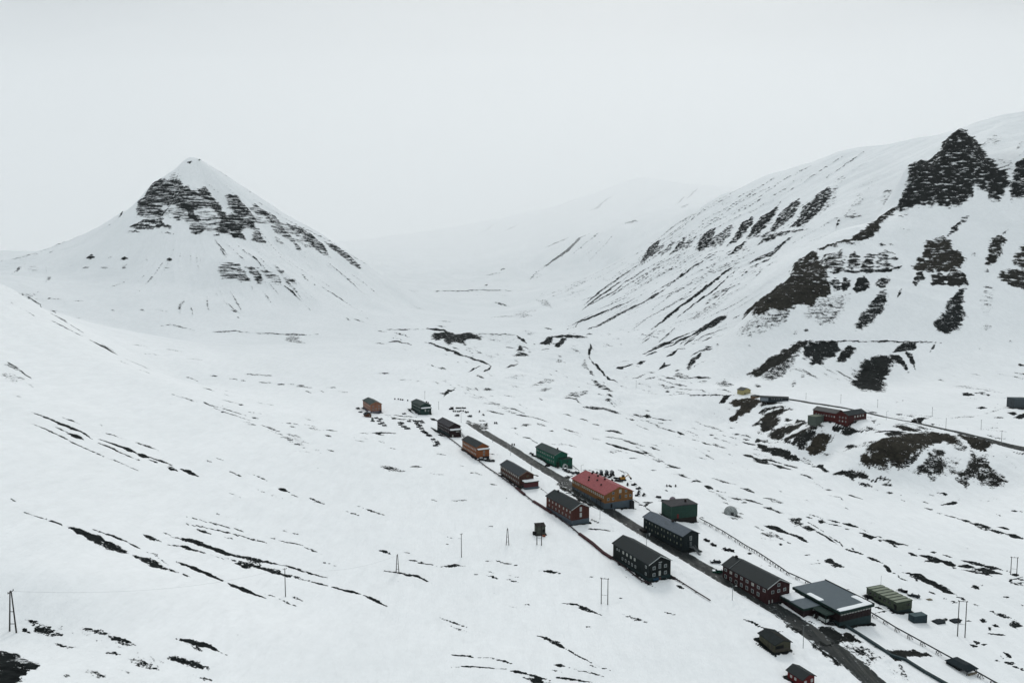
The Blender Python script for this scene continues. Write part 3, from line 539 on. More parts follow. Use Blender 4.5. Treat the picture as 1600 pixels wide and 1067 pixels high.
0.57,0|2672 7443 2654 7307 2712 7380 2719 7396 2723 7494 2678 7459
0.57,0|2951 8598 2975 8560 3002 8535 3003 8538 2982 8581 2955 8608
0.57,0|1996 8451 2077 8455 2116 8321 2219 8336 2223 8352 2181 8541 2137 8719 2001 8484
0.8,0|2161 8355 2278 8262 2406 8220 2408 8228 2300 8346 2166 8373
0.49,0|2226 8129 2267 8050 2341 8102 2345 8116 2305 8196 2230 8141
0.8,0|1769 7797 1780 7746 1809 7779 1810 7784 1801 7839 1771 7804
0.57,0|1827 7990 1858 7928 1914 7974 1917 7987 1889 8061 1830 8003
0.53,0|2362 7760 2369 7518 2426 7470 2457 7554 2553 8084 2385 7845
0.85,0|1765 7587 1901 7177 2083 7105 2244 7017 2306 7005 2308 7011 2249 7036 2089 7126 1908 7205 1768 7597
0.9,0|2050 7129 2081 7096 2120 7093 2121 7096 2089 7127 2052 7135
1,0.1|2123 6899 2183 6990 2213 7047 2271 7019 2224 6953 2154 6897
0.9,0|1399 9216 1499 9220 1728 9696 1729 9711 1523 9418 1400 9225
0.95,0|1784 9708 1867 9861 1935 9876 1806 9582
0.95,0|1954 9086 2079 9423 2152 9596 2141 9465 2234 9482 2111 9329
0.8,0|2288 8887 2408 9292 2520 9488 2629 9498 2621 9405 2533 9337 2359 8936 2282 8765
0.8,0|2508 9581 2605 9599 2714 9478 2754 9351 2755 9356 2734 9568 2613 9651 2509 9585
0.9,0|2745 9664 2758 9536 2780 9441 2781 9446 2777 9601 2746 9668
0.9,0|2269 9909 2369 9932 2505 10195 2505 10208 2377 10073 2270 9927
0.95,0|2551 10594 2691 10566 2840 10716 2841 10728 2715 10741 2553 10611
0.95,0|1983 10324 2218 10508 2436 10604 2556 10621 2557 10627 2447 10680 2226 10579 1984 10331
0.96,0|2317 10436 2510 10493 2704 10655 2704 10659 2516 10551 2318 10441
0.9,0|2591 10239 2697 10358 2822 10498 2823 10506 2710 10480 2592 10246
0.9,0|2003 10175 2102 10207 2214 10318 2215 10326 2117 10306 2004 10184
0.57,0|2325 10844 2455 10961 2583 11087 2583 11091 2459 11014 2325 10848
0.65,0|2056 10929 2164 11043 2271 11186 2271 11192 2164 11092 2056 10934
0.8,0|2833 10110 2912 10128 3015 10253 3016 10259 2935 10237 2834 10117
0.7,0|2805 10323 2908 10389 3013 10483 3013 10486 2916 10446 2805 10328
0.8,0|2138 8889 2155 8829 2194 8864 2196 8872 2181 8942 2142 8908
0.65,0|1486 8462 1612 8524 1735 8838 1737 8852 1630 8648 1487 8470
0.57,0|1771 8937 1825 8916 1887 8929 1888 8934 1839 8982 1772 8943
0.65,0|1643 8364 1713 8391 1800 8511 1801 8517 1733 8511 1645 8376
0.45,0|1508 8144 1555 8145 1613 8209 1614 8217 1567 8217 1509 8150
0.39,0|1480 9692 1629 9816 1793 10015 1793 10021 1642 9915 1480 9698
0.39,0|2281 8763 2457 8916 2573 8927 2575 8932 2483 9035 2282 8768
0.7,0|2831 9411 2809 9323 2800 9218 2801 9217 2825 9312 2832 9410
0.65,0|2678 7481 2658 7323 2711 7358 2719 7378 2728 7502 2685 7498
0.49,0|534 7040 632 7209 845 7445 845 7454 631 7309 533 7050
0.65,0|1201 6638 1244 6510 1310 6515 1311 6521 1279 6665 1204 6650
0.8,0|1266 6546 1299 6496 1356 6560 1359 6573 1335 6669 1271 6571
0.7,0|1348 6522 1456 6505 1565 6547 1566 6550 1465 6544 1349 6525
0.65,0|1324 6817 1352 6783 1389 6786 1390 6790 1360 6815 1325 6820
0.57,0|1086 6505 1138 6422 1199 6385 1200 6389 1146 6456 1086 6509
0.65,0|1364 6388 1400 6360 1449 6387 1449 6390 1408 6393 1364 6390
0.85,0|1352 6220 1436 6154 1488 6121 1490 6126 1451 6206 1354 6227
0.95,0|1493 6119 1502 6014 1541 6010 1547 6027 1537 6124 1497 6131
0.65,0|1545 5848 1569 5794 1605 5780 1607 5789 1586 5849 1547 5852
0.8,0|1594 5741 1622 5659 1668 5639 1670 5644 1642 5723 1595 5745
0.85,0|1779 6098 1796 6061 1826 6063 1826 6063 1810 6102 1780 6101
0.85,0|715 5979 757 5916 805 5891 806 5896 763 5943 715 5983
0.7,0|798 5759 870 5733 955 5715 958 5726 886 5820 799 5765
0.49,0|764 5506 813 5454 869 5444 873 5465 826 5528 766 5517
0.8,0|874 5412 940 5319 1046 5289 1047 5292 952 5373 877 5424
0.9,0|1074 5277 1105 5224 1144 5201 1144 5204 1113 5250 1075 5281
0.95,0|735 5223 789 5133 855 5104 856 5111 807 5218 737 5234
0.95,0|855 5105 933 5010 1005 4953 1006 4958 951 5086 856 5110
0.41,0|664 4842 712 4846 775 4964 778 4983 727 4966 665 4849
0.65,0|947 5024 996 5030 1053 5071 1054 5076 1007 5082 949 5036
0.45,0|1028 4908 1049 4825 1102 4858 1103 4862 1083 4944 1032 4921
0.7,0|1071 4680 1133 4716 1197 4718 1198 4723 1149 4779 1073 4689
0.65,0|615 6124 644 6070 678 6058 679 6065 651 6119 616 6128
0.7,0|424 5578 478 5484 568 5435 569 5439 484 5527 424 5582
0.49,0|598 5334 651 5315 709 5324 710 5330 658 5361 599 5338
0.34,0|1243 5444 1287 5372 1340 5337 1341 5340 1297 5407 1244 5448
0.34,0|1344 5114 1401 5074 1470 5075 1470 5077 1412 5108 1345 5117
0.57,0|378 4969 421 4926 469 4934 471 4947 428 4984 379 4977
0.57,0|835 4814 883 4829 937 4871 938 4873 889 4858 835 4818
0.35,0|892 6271 906 6243 924 6245 925 6248 911 6272 892 6271
0.57,0|1019 4864 1044 4811 1098 4884 1102 4897 1077 4947 1023 4878
0.65,0|1091 4809 1138 4704 1200 4711 1201 4716 1156 4765 1093 4815
0.57,0|1098 4720 1122 4691 1168 4746 1170 4753 1144 4776 1102 4735
0.61,0|1084 4506 1127 4447 1170 4442 1173 4451 1156 4541 1087 4517
0.75,0|1162 4344 1206 4384 1250 4390 1252 4397 1228 4464 1163 4350
0.9,0|1234 4277 1227 4181 1266 4219 1271 4232 1282 4340 1237 4286
0.9,0|1271 4181 1277 4162 1294 4176 1295 4180 1290 4201 1273 4184
0.61,0|1295 4165 1316 4147 1349 4160 1350 4164 1333 4195 1296 4168
0.61,0|1351 4535 1399 4472 1488 4449 1491 4456 1431 4561 1354 4544
0.8,0|1487 4357 1515 4310 1539 4246 1541 4250 1543 4381 1489 4364
0.65,0|1303 4064 1350 4008 1407 4019 1479 3961 1480 3963 1417 4042 1366 4051 1307 4076
0.7,0|1357 3957 1370 3941 1401 3977 1404 3985 1388 3993 1356 3957
0.7,0|1464 3899 1493 3840 1520 3792 1521 3794 1507 3869 1465 3901
0.65,0|1548 4107 1573 4032 1608 3997 1609 4000 1600 4091 1550 4109
0.9,0|1340 3543 1368 3495 1399 3466 1400 3469 1380 3518 1342 3546
0.65,0|1277 3520 1289 3489 1304 3462 1305 3464 1297 3505 1278 3521
0.65,0|1286 3395 1330 3365 1358 3363 1364 3375 1365 3440 1289 3403
0.8,0|1165 3705 1174 3670 1195 3666 1196 3669 1188 3706 1167 3709
0.49,0|1182 3625 1206 3583 1260 3630 1263 3637 1242 3687 1184 3631
0.8,0|1257 3724 1267 3705 1288 3710 1289 3713 1278 3732 1257 3726
0.7,0|1024 3559 1018 3571 1004 3560 1003 3558 1010 3547 1024 3557
0.8,0|980 4544 951 4530 930 4515 930 4512 946 4506 979 4541
0.45,0|840 3995 851 3945 872 3929 872 3931 860 3973 841 3997
0.8,0|915 4005 920 3987 933 4000 934 4003 929 4021 916 4008
0.8,0|677 3606 716 3589 780 3703 780 3706 721 3622 678 3609
0.9,0|713 3651 742 3652 778 3691 778 3694 750 3693 714 3655
0.8,0|827 3754 862 3766 901 3795 902 3797 868 3792 827 3756
0.8,0|714 3584 719 3546 731 3529 731 3531 727 3569 715 3585
0.95,0|927 3194 923 3168 936 3179 937 3182 940 3205 929 3199
0.95,0|941 3134 938 3106 952 3122 954 3126 956 3153 942 3138
0.95,0|1014 3097 1009 3058 1023 3062 1025 3066 1030 3105 1016 3101
0.8,0|978 3069 979 3054 989 3065 990 3068 991 3087 979 3072
0.7,0|1089 3071 1094 3054 1112 3070 1113 3073 1108 3089 1090 3074
0.26,0|463 4185 604 4231 734 4278 739 4297 634 4422 465 4205
0.95,0|382 3266 403 3234 426 3220 427 3220 406 3244 383 3268
0.96,0|343 3134 379 3129 421 3132 481 3130 481 3131 423 3147 380 3142 343 3135
0.49,0.2|484 3367 519 3397 554 3441 554 3443 520 3415 484 3369
0.7,0|1496 4349 1501 4270 1538 4240 1541 4247 1538 4360 1501 4359
0.65,0|1391 4037 1427 3991 1475 3947 1479 3955 1445 4034 1393 4042
0.65,0|1550 4121 1567 4029 1623 3996 1625 4000 1603 4110 1551 4124
0.8,0|1467 3903 1496 3880 1508 3819 1546 3790 1547 3791 1521 3845 1509 3907 1468 3904
0.55,0|1276 3517 1287 3510 1303 3513 1303 3514 1292 3521 1277 3518
0.74,0|1294 3477 1299 3458 1312 3457 1313 3458 1308 3479 1295 3479
0.97,0|1351 3538 1370 3491 1401 3463 1436 3440 1440 3448 1426 3511 1405 3564 1354 3543
0.85,0|1428 3467 1442 3395 1461 3345 1480 3332 1483 3336 1484 3385 1462 3429 1430 3470
0.7,0|1281 3397 1306 3358 1361 3344 1368 3359 1349 3452 1284 3404
0.41,0|1250 3331 1279 3304 1323 3313 1324 3316 1294 3340 1251 3334
0.9,0|1312 3268 1309 3244 1322 3251 1324 3254 1325 3275 1313 3271
0.65,0|1364 3306 1365 3281 1381 3283 1382 3285 1379 3306 1365 3308
0.39,0|1429 3314 1438 3285 1452 3265 1452 3267 1446 3301 1429 3315
0.43,0|1490 3313 1494 3266 1508 3237 1509 3238 1502 3278 1490 3314
0.72,0|1537 3701 1517 3572 1569 3582 1579 3600 1605 3729 1545 3718
0.75,0|1545 3579 1559 3510 1612 3539 1616 3546 1606 3601 1550 3590
0.8,0|1624 3685 1637 3596 1649 3526 1653 3535 1645 3609 1624 3686
0.95,0|1607 3517 1620 3457 1620 3389 1629 3327 1630 3329 1639 3420 1636 3483 1610 3523
0.85,0|1651 3479 1649 3390 1654 3333 1655 3335 1658 3404 1651 3480
0.95,0|1663 3379 1644 3327 1637 3286 1640 3291 1659 3343 1664 3381
0.95,0|1635 3263 1643 3233 1664 3214 1697 3202 1698 3203 1675 3233 1653 3249 1636 3265
0.95,0|1678 3799 1710 3761 1743 3733 1744 3735 1718 3775 1678 3800
0.65,0|1657 3762 1664 3734 1680 3724 1681 3725 1675 3756 1658 3764
0.7,0|1687 3696 1698 3659 1735 3673 1739 3679 1730 3720 1689 3700
0.9,0|1731 3664 1767 3639 1812 3639 1813 3641 1777 3657 1732 3665
0.7,0|1751 3718 1782 3692 1817 3692 1819 3694 1803 3730 1753 3721
0.9,0|1826 3689 1851 3655 1891 3644 1894 3648 1877 3700 1828 3692
0.95,0|1799 3608 1806 3595 1823 3598 1824 3600 1819 3618 1800 3611
0.77,0|1898 3630 1898 3580 1911 3552 1912 3553 1910 3598 1899 3631
0.97,0|1853 3545 1880 3538 1895 3505 1910 3489 1855 3446 1846 3483
0.69,0|1920 3509 1923 3482 1938 3474 1939 3476 1936 3503 1922 3510
0.65,0|1889 3433 1890 3413 1912 3428 1914 3431 1914 3453 1893 3440
0.8,0|1685 3298 1673 3268 1677 3261 1679 3263 1687 3285 1686 3300
0.7,0|1730 3300 1734 3267 1745 3245 1747 3247 1742 3279 1731 3302
0.95,0|1692 3168 1699 3130 1734 3106 1736 3109 1723 3168 1696 3175
0.97,0|1426 3030 1454 3064 1488 3092 1476 3041 1485 3044 1493 3017 1493 2981 1445 2967 1445 3010
0.65,0|1364 3110 1382 3114 1406 3131 1406 3132 1387 3128 1364 3112
0.55,0|1332 2990 1367 2996 1407 3014 1407 3015 1372 3010 1334 2994
0.69,0|1402 3056 1403 3042 1412 3043 1412 3044 1411 3057 1402 3057
0.7,0|2046 4308 2052 4244 2092 4251 2094 4255 2079 4298 2050 4316
0.57,0|2090 4259 2059 4176 2051 4134 2053 4136 2082 4212 2092 4261
0.9,0|2215 4436 2217 4344 2253 4295 2256 4301 2245 4395 2216 4439
0.69,0|1995 4027 1992 3987 2002 3966 2003 3968 2005 4007 1996 4029
0.9,0|2110 4919 2115 4830 2141 4770 2143 4772 2135 4867 2112 4923
0.57,0|2120 4708 2107 4587 2120 4531 2124 4537 2131 4627 2123 4711
0.65,0|2103 4507 2116 4483 2160 4526 2162 4530 2147 4548 2106 4512
0.6,0|1742 4374 1743 4334 1760 4331 1761 4335 1757 4366 1744 4378
0.55,0|1805 4118 1811 4097 1826 4091 1827 4093 1823 4120 1806 4120
0.26,0|1985 3781 2013 3723 2062 3702 2069 3715 2037 3762 1988 3785
0.63,0|1076 2889 1084 2884 1097 2894 1098 2895 1092 2904 1076 2890
0.77,0|1124 2913 1127 2902 1135 2901 1135 2903 1133 2914 1124 2914
0.9,0|1085 3063 1089 3045 1110 3072 1112 3076 1104 3086 1086 3066
0.65,0|2473 4417 2482 4395 2502 4394 2502 4395 2494 4416 2474 4418
0.9,0|2471 4412 2480 4392 2502 4394 2502 4396 2492 4414 2471 4413
0.69,0|2524 4351 2533 4349 2547 4358 2548 4359 2538 4361 2525 4353
0.53,0|2491 4294 2493 4268 2504 4256 2504 4257 2501 4279 2492 4295
0.57,0|2626 4379 2633 4366 2647 4362 2648 4363 2640 4376 2626 4380
0.57,0|2762 4367 2774 4355 2793 4352 2794 4353 2782 4366 2763 4368
0.9,0|2776 4361 2815 4351 2818 4328 2795 4318 2788 4344
0.57,0|2697 4345 2712 4327 2736 4325 2737 4326 2723 4344 2698 4346
0.65,0|2596 4270 2611 4213 2630 4197 2632 4199 2627 4235 2597 4271
0.85,0|2678 4168 2761 4212 2795 4239 2825 4216 2767 4185
0.41,0|2678 4220 2691 4196 2735 4223 2737 4226 2721 4245 2682 4227
0.45,0|2832 4270 2830 4237 2851 4231 2853 4233 2857 4270 2833 4272
0.85,0|2549 4130 2553 4081 2591 4088 2592 4090 2569 4103 2550 4133
0.68,0|2564 4028 2561 3999 2578 3999 2579 4001 2579 4025 2565 4030
0.9,0|2579 3984 2584 3927 2607 3898 2609 3901 2606 3959 2581 3987
0.97,0|2595 3881 2586 3800 2619 3795 2622 3799 2626 3855 2600 3887
0.9,0|2601 3783 2595 3697 2653 3686 2656 3690 2653 3773 2605 3789
0.7,0|2596 3710 2586 3655 2623 3657 2629 3664 2651 3737 2604 3720
0.95,0|2624 3659 2632 3597 2659 3580 2662 3584 2660 3631 2627 3662
0.97,0|2655 3587 2658 3529 2699 3509 2702 3513 2697 3576 2658 3591
0.98,0|2711 3722 2756 3734 2757 3708 2737 3667 2722 3680 2716 3706
0.9,0|2980 3994 2984 3967 3006 3962 3007 3964 3004 3992 2981 3996
0.95,0|3006 3962 3008 3944 3015 3931 3016 3932 3016 3953 3007 3964
0.85,0|2881 3965 2874 3932 2880 3914 2882 3915 2886 3946 2882 3967
0.74,0|2958 4227 2960 4219 2970 4221 2971 4223 2969 4231 2959 4229
0.85,0|2988 4214 2995 4204 3007 4199 3008 4200 3001 4211 2989 4216
0.85,0|1923 3447 1931 3399 1958 3390 2024 3384 2027 3389 1984 3431 1966 3455 1925 3451
0.8,0|1934 3378 1924 3344 1940 3348 1942 3351 1952 3385 1937 3382
0.8,0|2037 3343 2035 3324 2052 3335 2054 3337 2057 3358 2039 3345
0.7,0|1941 3280 1941 3232 1970 3219 1972 3223 1969 3272 1943 3283
0.95,0|1984 3243 2001 3189 2058 3196 2061 3199 2035 3239 1987 3248
0.9,0|1964 3153 2006 3140 2054 3163 2063 3175 2057 3220 1968 3159
0.97,0|2055 3178 2042 3097 2084 3118 2088 3123 2098 3172 2059 3182
0.7,0|2079 3298 2079 3278 2101 3291 2102 3294 2100 3311 2080 3301
0.9,0|2114 3258 2121 3229 2142 3220 2143 3222 2135 3248 2116 3260
0.95,0|2158 3199 2175 3156 2207 3130 2232 3128 2235 3131 2229 3158 2199 3187 2160 3202
0.95,0|2221 3148 2233 3089 2277 3074 2279 3077 2258 3122 2223 3150
0.9,0|2095 3116 2124 3092 2158 3093 2162 3098 2162 3145 2098 3119
0.85,0|2132 3066 2162 3046 2178 3012 2225 3009 2229 3014 2227 3076 2206 3107 2135 3070
0.8,0|2082 3064 2107 3019 2137 3008 2138 3010 2135 3056 2084 3068
0.8,0|2148 3030 2145 2993 2164 2985 2167 2987 2167 3020 2150 3033
0.9,0|2045 3089 2039 3063 2054 3066 2057 3070 2068 3103 2047 3093
0.77,0|2281 3074 2284 3060 2292 3051 2293 3052 2292 3069 2282 3075
0.8,0|2266 3005 2266 2983 2297 3002 2299 3005 2298 3025 2270 3009
0.97,0|2280 3007 2263 2979 2270 2977 2272 2980 2289 3007 2283 3010
0.7,0|2203 2935 2231 2934 2305 2982 2305 2984 2243 2953 2204 2936
0.8,0|2250 2940 2248 2923 2267 2933 2269 2935 2266 2945 2252 2942
0.97,0|1731 3091 1742 3085 1727 3032 1706 2982 1687 2971 1706 3027
0.95,0|1708 2973 1704 2958 1713 2960 1716 2965 1720 2980 1709 2975
0.95,0|1715 2947 1702 2919 1704 2910 1706 2912 1719 2940 1717 2949
0.85,0|1699 2901 1706 2888 1723 2889 1724 2890 1719 2908 1702 2906
0.85,0|1753 3002 1785 2977 1810 2964 1812 2967 1802 3002 1755 3005
0.97,0|1797 2975 1809 2942 1832 2910 1836 2915 1853 3003 1800 2979
0.39,0|1805 3109 1806 3090 1817 3087 1818 3088 1816 3105 1808 3114
0.55,0|2284 3392 2296 3362 2313 3340 2314 3342 2304 3373 2285 3393
0.47,0|2308 3206 2316 3194 2330 3190 2331 3191 2325 3206 2309 3208
0.97,0|1785 2956 1800 2904 1815 2846 1812 2772 1852 2763 1855 2767 1858 2831 1856 2896 1835 2951 1789 2961
0.9,0|1698 2912 1702 2890 1731 2879 1733 2881 1717 2913 1701 2918
0.65,0|1778 2922 1768 2896 1777 2897 1779 2899 1789 2924 1780 2924
0.97,0|1976 2844 2011 2879 2014 2865 1990 2816 1976 2822
0.7,0|2033 2880 2030 2862 2041 2860 2043 2862 2049 2885 2035 2882
0.9,0|2038 2742 2046 2735 2064 2740 2065 2742 2061 2753 2040 2744
0.65,0|2188 2913 2198 2878 2248 2907 2250 2910 2223 2913 2191 2917
0.8,0|2191 2924 2178 2893 2202 2909 2205 2911 2211 2932 2194 2927
0.57,0|2183 2859 2196 2854 2228 2880 2230 2883 2218 2888 2185 2862
0.7,0|2059 2675 2057 2664 2068 2667 2070 2670 2072 2681 2061 2677
0.9,0|1746 2764 1745 2741 1759 2738 1760 2739 1759 2760 1747 2766
0.7,0|1763 2704 1764 2693 1776 2696 1777 2697 1777 2710 1764 2706
0.65,0|1776 2684 1780 2667 1795 2663 1797 2665 1795 2685 1777 2685
0.8,0|1837 2733 1849 2729 1867 2734 1867 2734 1856 2739 1838 2734
0.9,0|1841 2711 1846 2700 1867 2712 1869 2715 1866 2729 1843 2713
0.58,0|1853 2664 1862 2649 1884 2650 1885 2651 1876 2667 1854 2665
0.81,0|1886 2607 1886 2592 1896 2588 1896 2588 1898 2607 1887 2608
0.7,0|1890 2580 1892 2543 1917 2541 1919 2544 1924 2579 1893 2583
0.7,0|1917 2578 1922 2547 1937 2526 1937 2527 1932 2557 1917 2579
0.61,0|1875 2499 1890 2475 1927 2488 1930 2491 1933 2529 1878 2503
0.7,0|1880 2490 1878 2465 1889 2456 1890 2457 1887 2475 1881 2491
0.85,0|1793 2530 1786 2503 1806 2509 1810 2515 1811 2534 1795 2532
0.95,0|1812 2488 1810 2470 1824 2468 1826 2470 1833 2496 1814 2490
0.95,0|1783 2463 1764 2436 1769 2431 1771 2432 1790 2459 1785 2465
0.8,0|1738 2409 1772 2398 1820 2406 1822 2408 1785 2415 1739 2411
0.65,0|1728 2502 1733 2498 1745 2504 1745 2505 1743 2512 1729 2503
0.9,0|1615 2316 1619 2304 1638 2309 1641 2312 1636 2325 1617 2319
0.9,0|1645 2343 1639 2319 1665 2337 1667 2340 1665 2352 1647 2345
0.81,0|1654 2321 1667 2322 1689 2336 1690 2336 1676 2335 1654 2321
0.49,0|1653 2284 1659 2278 1674 2284 1675 2285 1669 2291 1654 2285
0.49,0|1633 2225 1639 2216 1655 2218 1656 2219 1649 2229 1634 2227
0.9,0|1710 2285 1722 2278 1717 2253 1706 2246 1703 2262
0.7,0|1672 2262 1681 2257 1693 2258 1694 2258 1686 2263 1673 2262
0.7,0|1677 2249 1676 2244 1679 2243 1680 2244 1681 2249 1678 2250
0.85,0|1668 2220 1669 2205 1685 2208 1686 2209 1684 2223 1669 2221
0.8,0|1683 2225 1693 2215 1704 2207 1705 2208 1699 2222 1684 2225
0.85,0|1677 2193 1679 2185 1689 2186 1690 2187 1689 2196 1678 2194
0.65,0|1696 2187 1688 2171 1694 2169 1696 2171 1707 2190 1698 2188
0.97,0.2|1271 2220 1302 2226 1329 2231 1379 2241 1403 2230 1418 2220 1383 2208 1345 2200 1329 2197 1306 2183 1314 2171 1299 2162 1291 2171 1274 2158 1258 2153 1261 2183
0.34,0|1198 2099 1208 2066 1250 2094 1251 2097 1228 2099 1200 2102
0.41,0|1264 2143 1218 2048 1228 2035 1230 2035 1246 2065 1267 2145
0.32,0|1199 2059 1200 2037 1218 2039 1220 2040 1212 2052 1200 2060
0.8,0|1578 2481 1624 2506 1663 2520 1656 2496 1593 2469
0.8,0|1672 2503 1710 2526 1715 2508 1679 2486
0.97,0.75|2292 6723 2360 6756 2412 6717 2455 6652 2479 6564 2408 6598 2346 6553 2279 6517 2221 6508 2191 6526 2154 6468 2104 6514 2109 6559 2165 6590 2239 6646
0.9,0.9|2204 6867 2288 6887 2383 6824 2463 6675 2402 6714 2330 6723 2264 6724 2224 6750
0.85,0.3|2396 6526 2438 6566 2523 6485 2567 6409 2495 6435 2423 6487 2399 6494
0.75,0.2|2326 6377 2382 6422 2476 6385 2527 6353 2595 6255 2501 6331 2407 6367 2350 6333
0.97,0.45|2293 6221 2357 6303 2424 6317 2506 6299 2570 6215 2493 6218 2425 6178 2385 6050 2312 5969 2249 5934 2217 5916 2209 6011 2259 6102
0.75,0.2|2204 6181 2259 6224 2300 6241 2263 6137 2224 6151
0.97,0.4|2244 5810 2332 5912 2376 5897 2407 5849 2439 5789 2502 5765 2474 5644 2383 5653 2342 5667 2320 5711 2256 5649 2242 5698 2236 5744
0.85,0.3|2450 5855 2512 5946 2526 5801 2496 5771
0.9,0.3|2445 6050 2460 6022 2486 6027 2487 6030 2472 6058 2446 6054
0.9,0.2|2430 6014 2449 5973 2483 5977 2485 5982 2466 6022 2432 6017
0.7,0.2|2229 5858 2293 5941 2312 5925 2249 5846
0.9,0.4|2355 5566 2390 5557 2466 5429 2429 5432 2387 5493 2348 5492 2307 5504 2280 5514 2246 5624 2299 5619
0.97,0.15|2265 5456 2333 5529 2378 5490 2415 5433 2428 5393 2393 5380 2356 5380 2321 5348 2299 5369 2284 5407
0.95,0.9|2335 5336 2379 5343 2405 5371 2424 5383 2476 5346 2528 5279 2502 5287 2500 5265 2466 5269 2449 5246 2414 5250 2388 5259 2378 5250 2353 5280 2350 5308
0.7,0.1|2256 5649 2285 5564 2278 5470 2245 5482
0.95,0.1|2536 5340 2552 5352 2601 5310 2629 5275 2662 5191 2698 5132 2654 5174 2625 5175 2579 5231 2586 5278 2547 5305
0.9,0.1|2516 5080 2541 5089 2552 4981 2538 4940 2525 5011
0.98,0.1|2085 5776 2131 5861 2150 5777 2111 5759
0.98,0.1|2070 5688 2109 5730 2121 5609 2118 5514 2146 5508 2196 5415 2234 5357 2216 5349 2247 5313 2262 5276 2237 5251 2173 5279 2143 5356 2103 5412 2058 5501
0.8,0|2022 5908 2040 5864 2073 5860 2074 5864 2056 5907 2023 5911
0.9,0|1998 5836 2014 5743 2063 5715 2066 5723 2036 5796 2001 5844
0.85,0.1|1850 5398 1875 5340 1928 5354 1933 5368 1905 5416 1854 5408
0.75,0.1|1905 5334 1915 5168 1995 5187 2000 5199 1988 5332 1910 5344
0.9,0.1|1996 5190 2035 5085 2113 5040 2116 5047 2062 5143 1999 5196
0.9,0|2006 5317 2040 5250 2102 5214 2104 5217 2058 5289 2008 5321
0.95,0|2109 4920 2118 4837 2145 4769 2146 4772 2137 4874 2111 4923
0.97,0|2277 5110 2296 5048 2327 5086 2331 5016 2309 4997 2292 4852 2273 4872 2286 5009
0.77,0|2286 5191 2295 5161 2310 5145 2312 5148 2306 5185 2287 5192
0.9,0.15|2305 4800 2342 4799 2377 4772 2427 4736 2477 4649 2458 4624 2428 4658 2388 4683 2353 4720 2322 4769
0.8,0.1|2360 4682 2358 4649 2376 4646 2378 4649 2382 4683 2362 4684
0.72,0|2384 4608 2402 4535 2440 4515 2447 4525 2437 4588 2387 4613
0.85,0|2435 4645 2464 4587 2506 4554 2507 4556 2474 4602 2436 4646
0.8,0|2488 4608 2528 4596 2561 4562 2568 4531 2532 4555 2498 4589
0.85,0|2500 4530 2517 4498 2548 4489 2552 4496 2534 4525 2501 4533
0.88,0|2474 4410 2481 4394 2497 4394 2498 4396 2492 4414 2475 4411
0.7,0|2431 4497 2441 4468 2455 4445 2456 4446 2447 4476 2432 4498
1,0.1|2711 5074 2784 5035 2873 5042 2875 5044 2797 5061 2712 5076
0.9,0.2|2755 4982 2870 5036 2951 5052 2810 4929 2741 4905
0.95,0.75|2495 4775 2512 4796 2542 4801 2592 4856 2641 4851 2699 4836 2731 4840 2831 4897 2887 4982 2963 4994 3033 5008 3137 5077 3194 5043 3241 4995 3242 4877 3163 4823 3129 4888 3000 4824 2866 4724 2785 4683 2731 4651 2657 4606 2611 4652 2568 4637 2538 4674 2513 4710 2481 4733
0.6,0.3|2763 4899 2895 4996 2831 4897 2727 4832 2675 4846
0.72,0.3|2654 4600 2718 4640 2816 4686 2906 4741 2781 4625 2720 4591 2672 4581
0.6,0.2|2689 4559 2751 4570 2774 4537 2742 4505
0.72,0.25|2750 4556 2821 4618 2932 4711 3010 4767 3054 4743 2985 4677 2978 4617 2916 4540 2862 4496 2799 4482 2788 4536
0.45,0.2|2956 4654 3069 4695 3102 4633 3008 4540 2914 4489 2902 4540
0.6,0.2|3149 4824 3251 4891 3221 4752 3179 4732 3132 4750
0.72,0.3|2951 4460 3031 4543 3103 4568 3181 4657 3228 4719 3235 4641 3248 4586 3210 4529 3243 4464 3242 4394 3201 4383 3146 4380 3097 4430 3103 4481 3029 4451 2990 4412
0.95,0.6|3296 4985 3325 4924 3374 4828 3401 4750 3305 4683 3275 4702 3250 4752 3271 4840
0.4,0.1|3240 4649 3301 4655 3339 4629 3293 4602 3244 4612
0.9,0.4|2959 5216 3001 5255 3078 5192 3112 5115 3042 5075 2963 5102
0.9,0.1|2713 5074 2769 5035 2895 5038 2981 5025 2983 5028 2909 5063 2780 5056 2713 5076
0.9,0|3318 5833 3331 5807 3359 5811 3361 5814 3349 5841 3320 5836
0.65,0|3353 5799 3373 5727 3401 5669 3402 5672 3390 5755 3354 5801
0.97,0|3363 5612 3403 5629 3440 5563 3392 5553 3310 5445 3230 5325 3225 5345
0.43,0|3429 5545 3521 5475 3597 5431 3681 5400 3838 5448 4023 5531 4179 5643 4183 5648 4047 5567 3854 5473 3706 5439 3624 5472 3542 5508 3431 5548
0.9,0|3281 5283 3274 5247 3297 5261 3300 5266 3311 5306 3285 5288
0.4,0.2|3353 5122 3359 5036 3397 4975 3398 4977 3372 5054 3355 5124
0.62,0.1|3365 4605 3346 4501 3339 4411 3339 4411 3353 4504 3366 4606
0.97,0|3899 5676 3954 5680 3961 5639 3895 5607
0.95,0|4084 5571 4189 5655 4212 5558 4276 5529 4202 5433 4124 5486
0.97,0|3965 5417 4042 5419 4001 5352 3950 5316
0.9,0|3916 5258 4015 5337 4092 5375 3998 5249 3930 5201
0.8,0|3800 5311 3809 5278 3840 5276 3842 5278 3833 5311 3802 5315
0.67,0|3721 5181 3714 5161 3724 5163 3725 5164 3733 5186 3723 5184
0.67,0|4151 5787 4139 5757 4155 5767 4158 5771 4170 5800 4153 5789
0.95,0|4167 6259 4226 6276 4216 6181 4124 6121 4114 6164
0.8,0|4268 6229 4300 6210 4376 6255 4385 6269 4345 6277 4273 6238
0.9,0|4321 6162 4298 6106 4346 6150 4351 6157 4360 6193 4326 6169
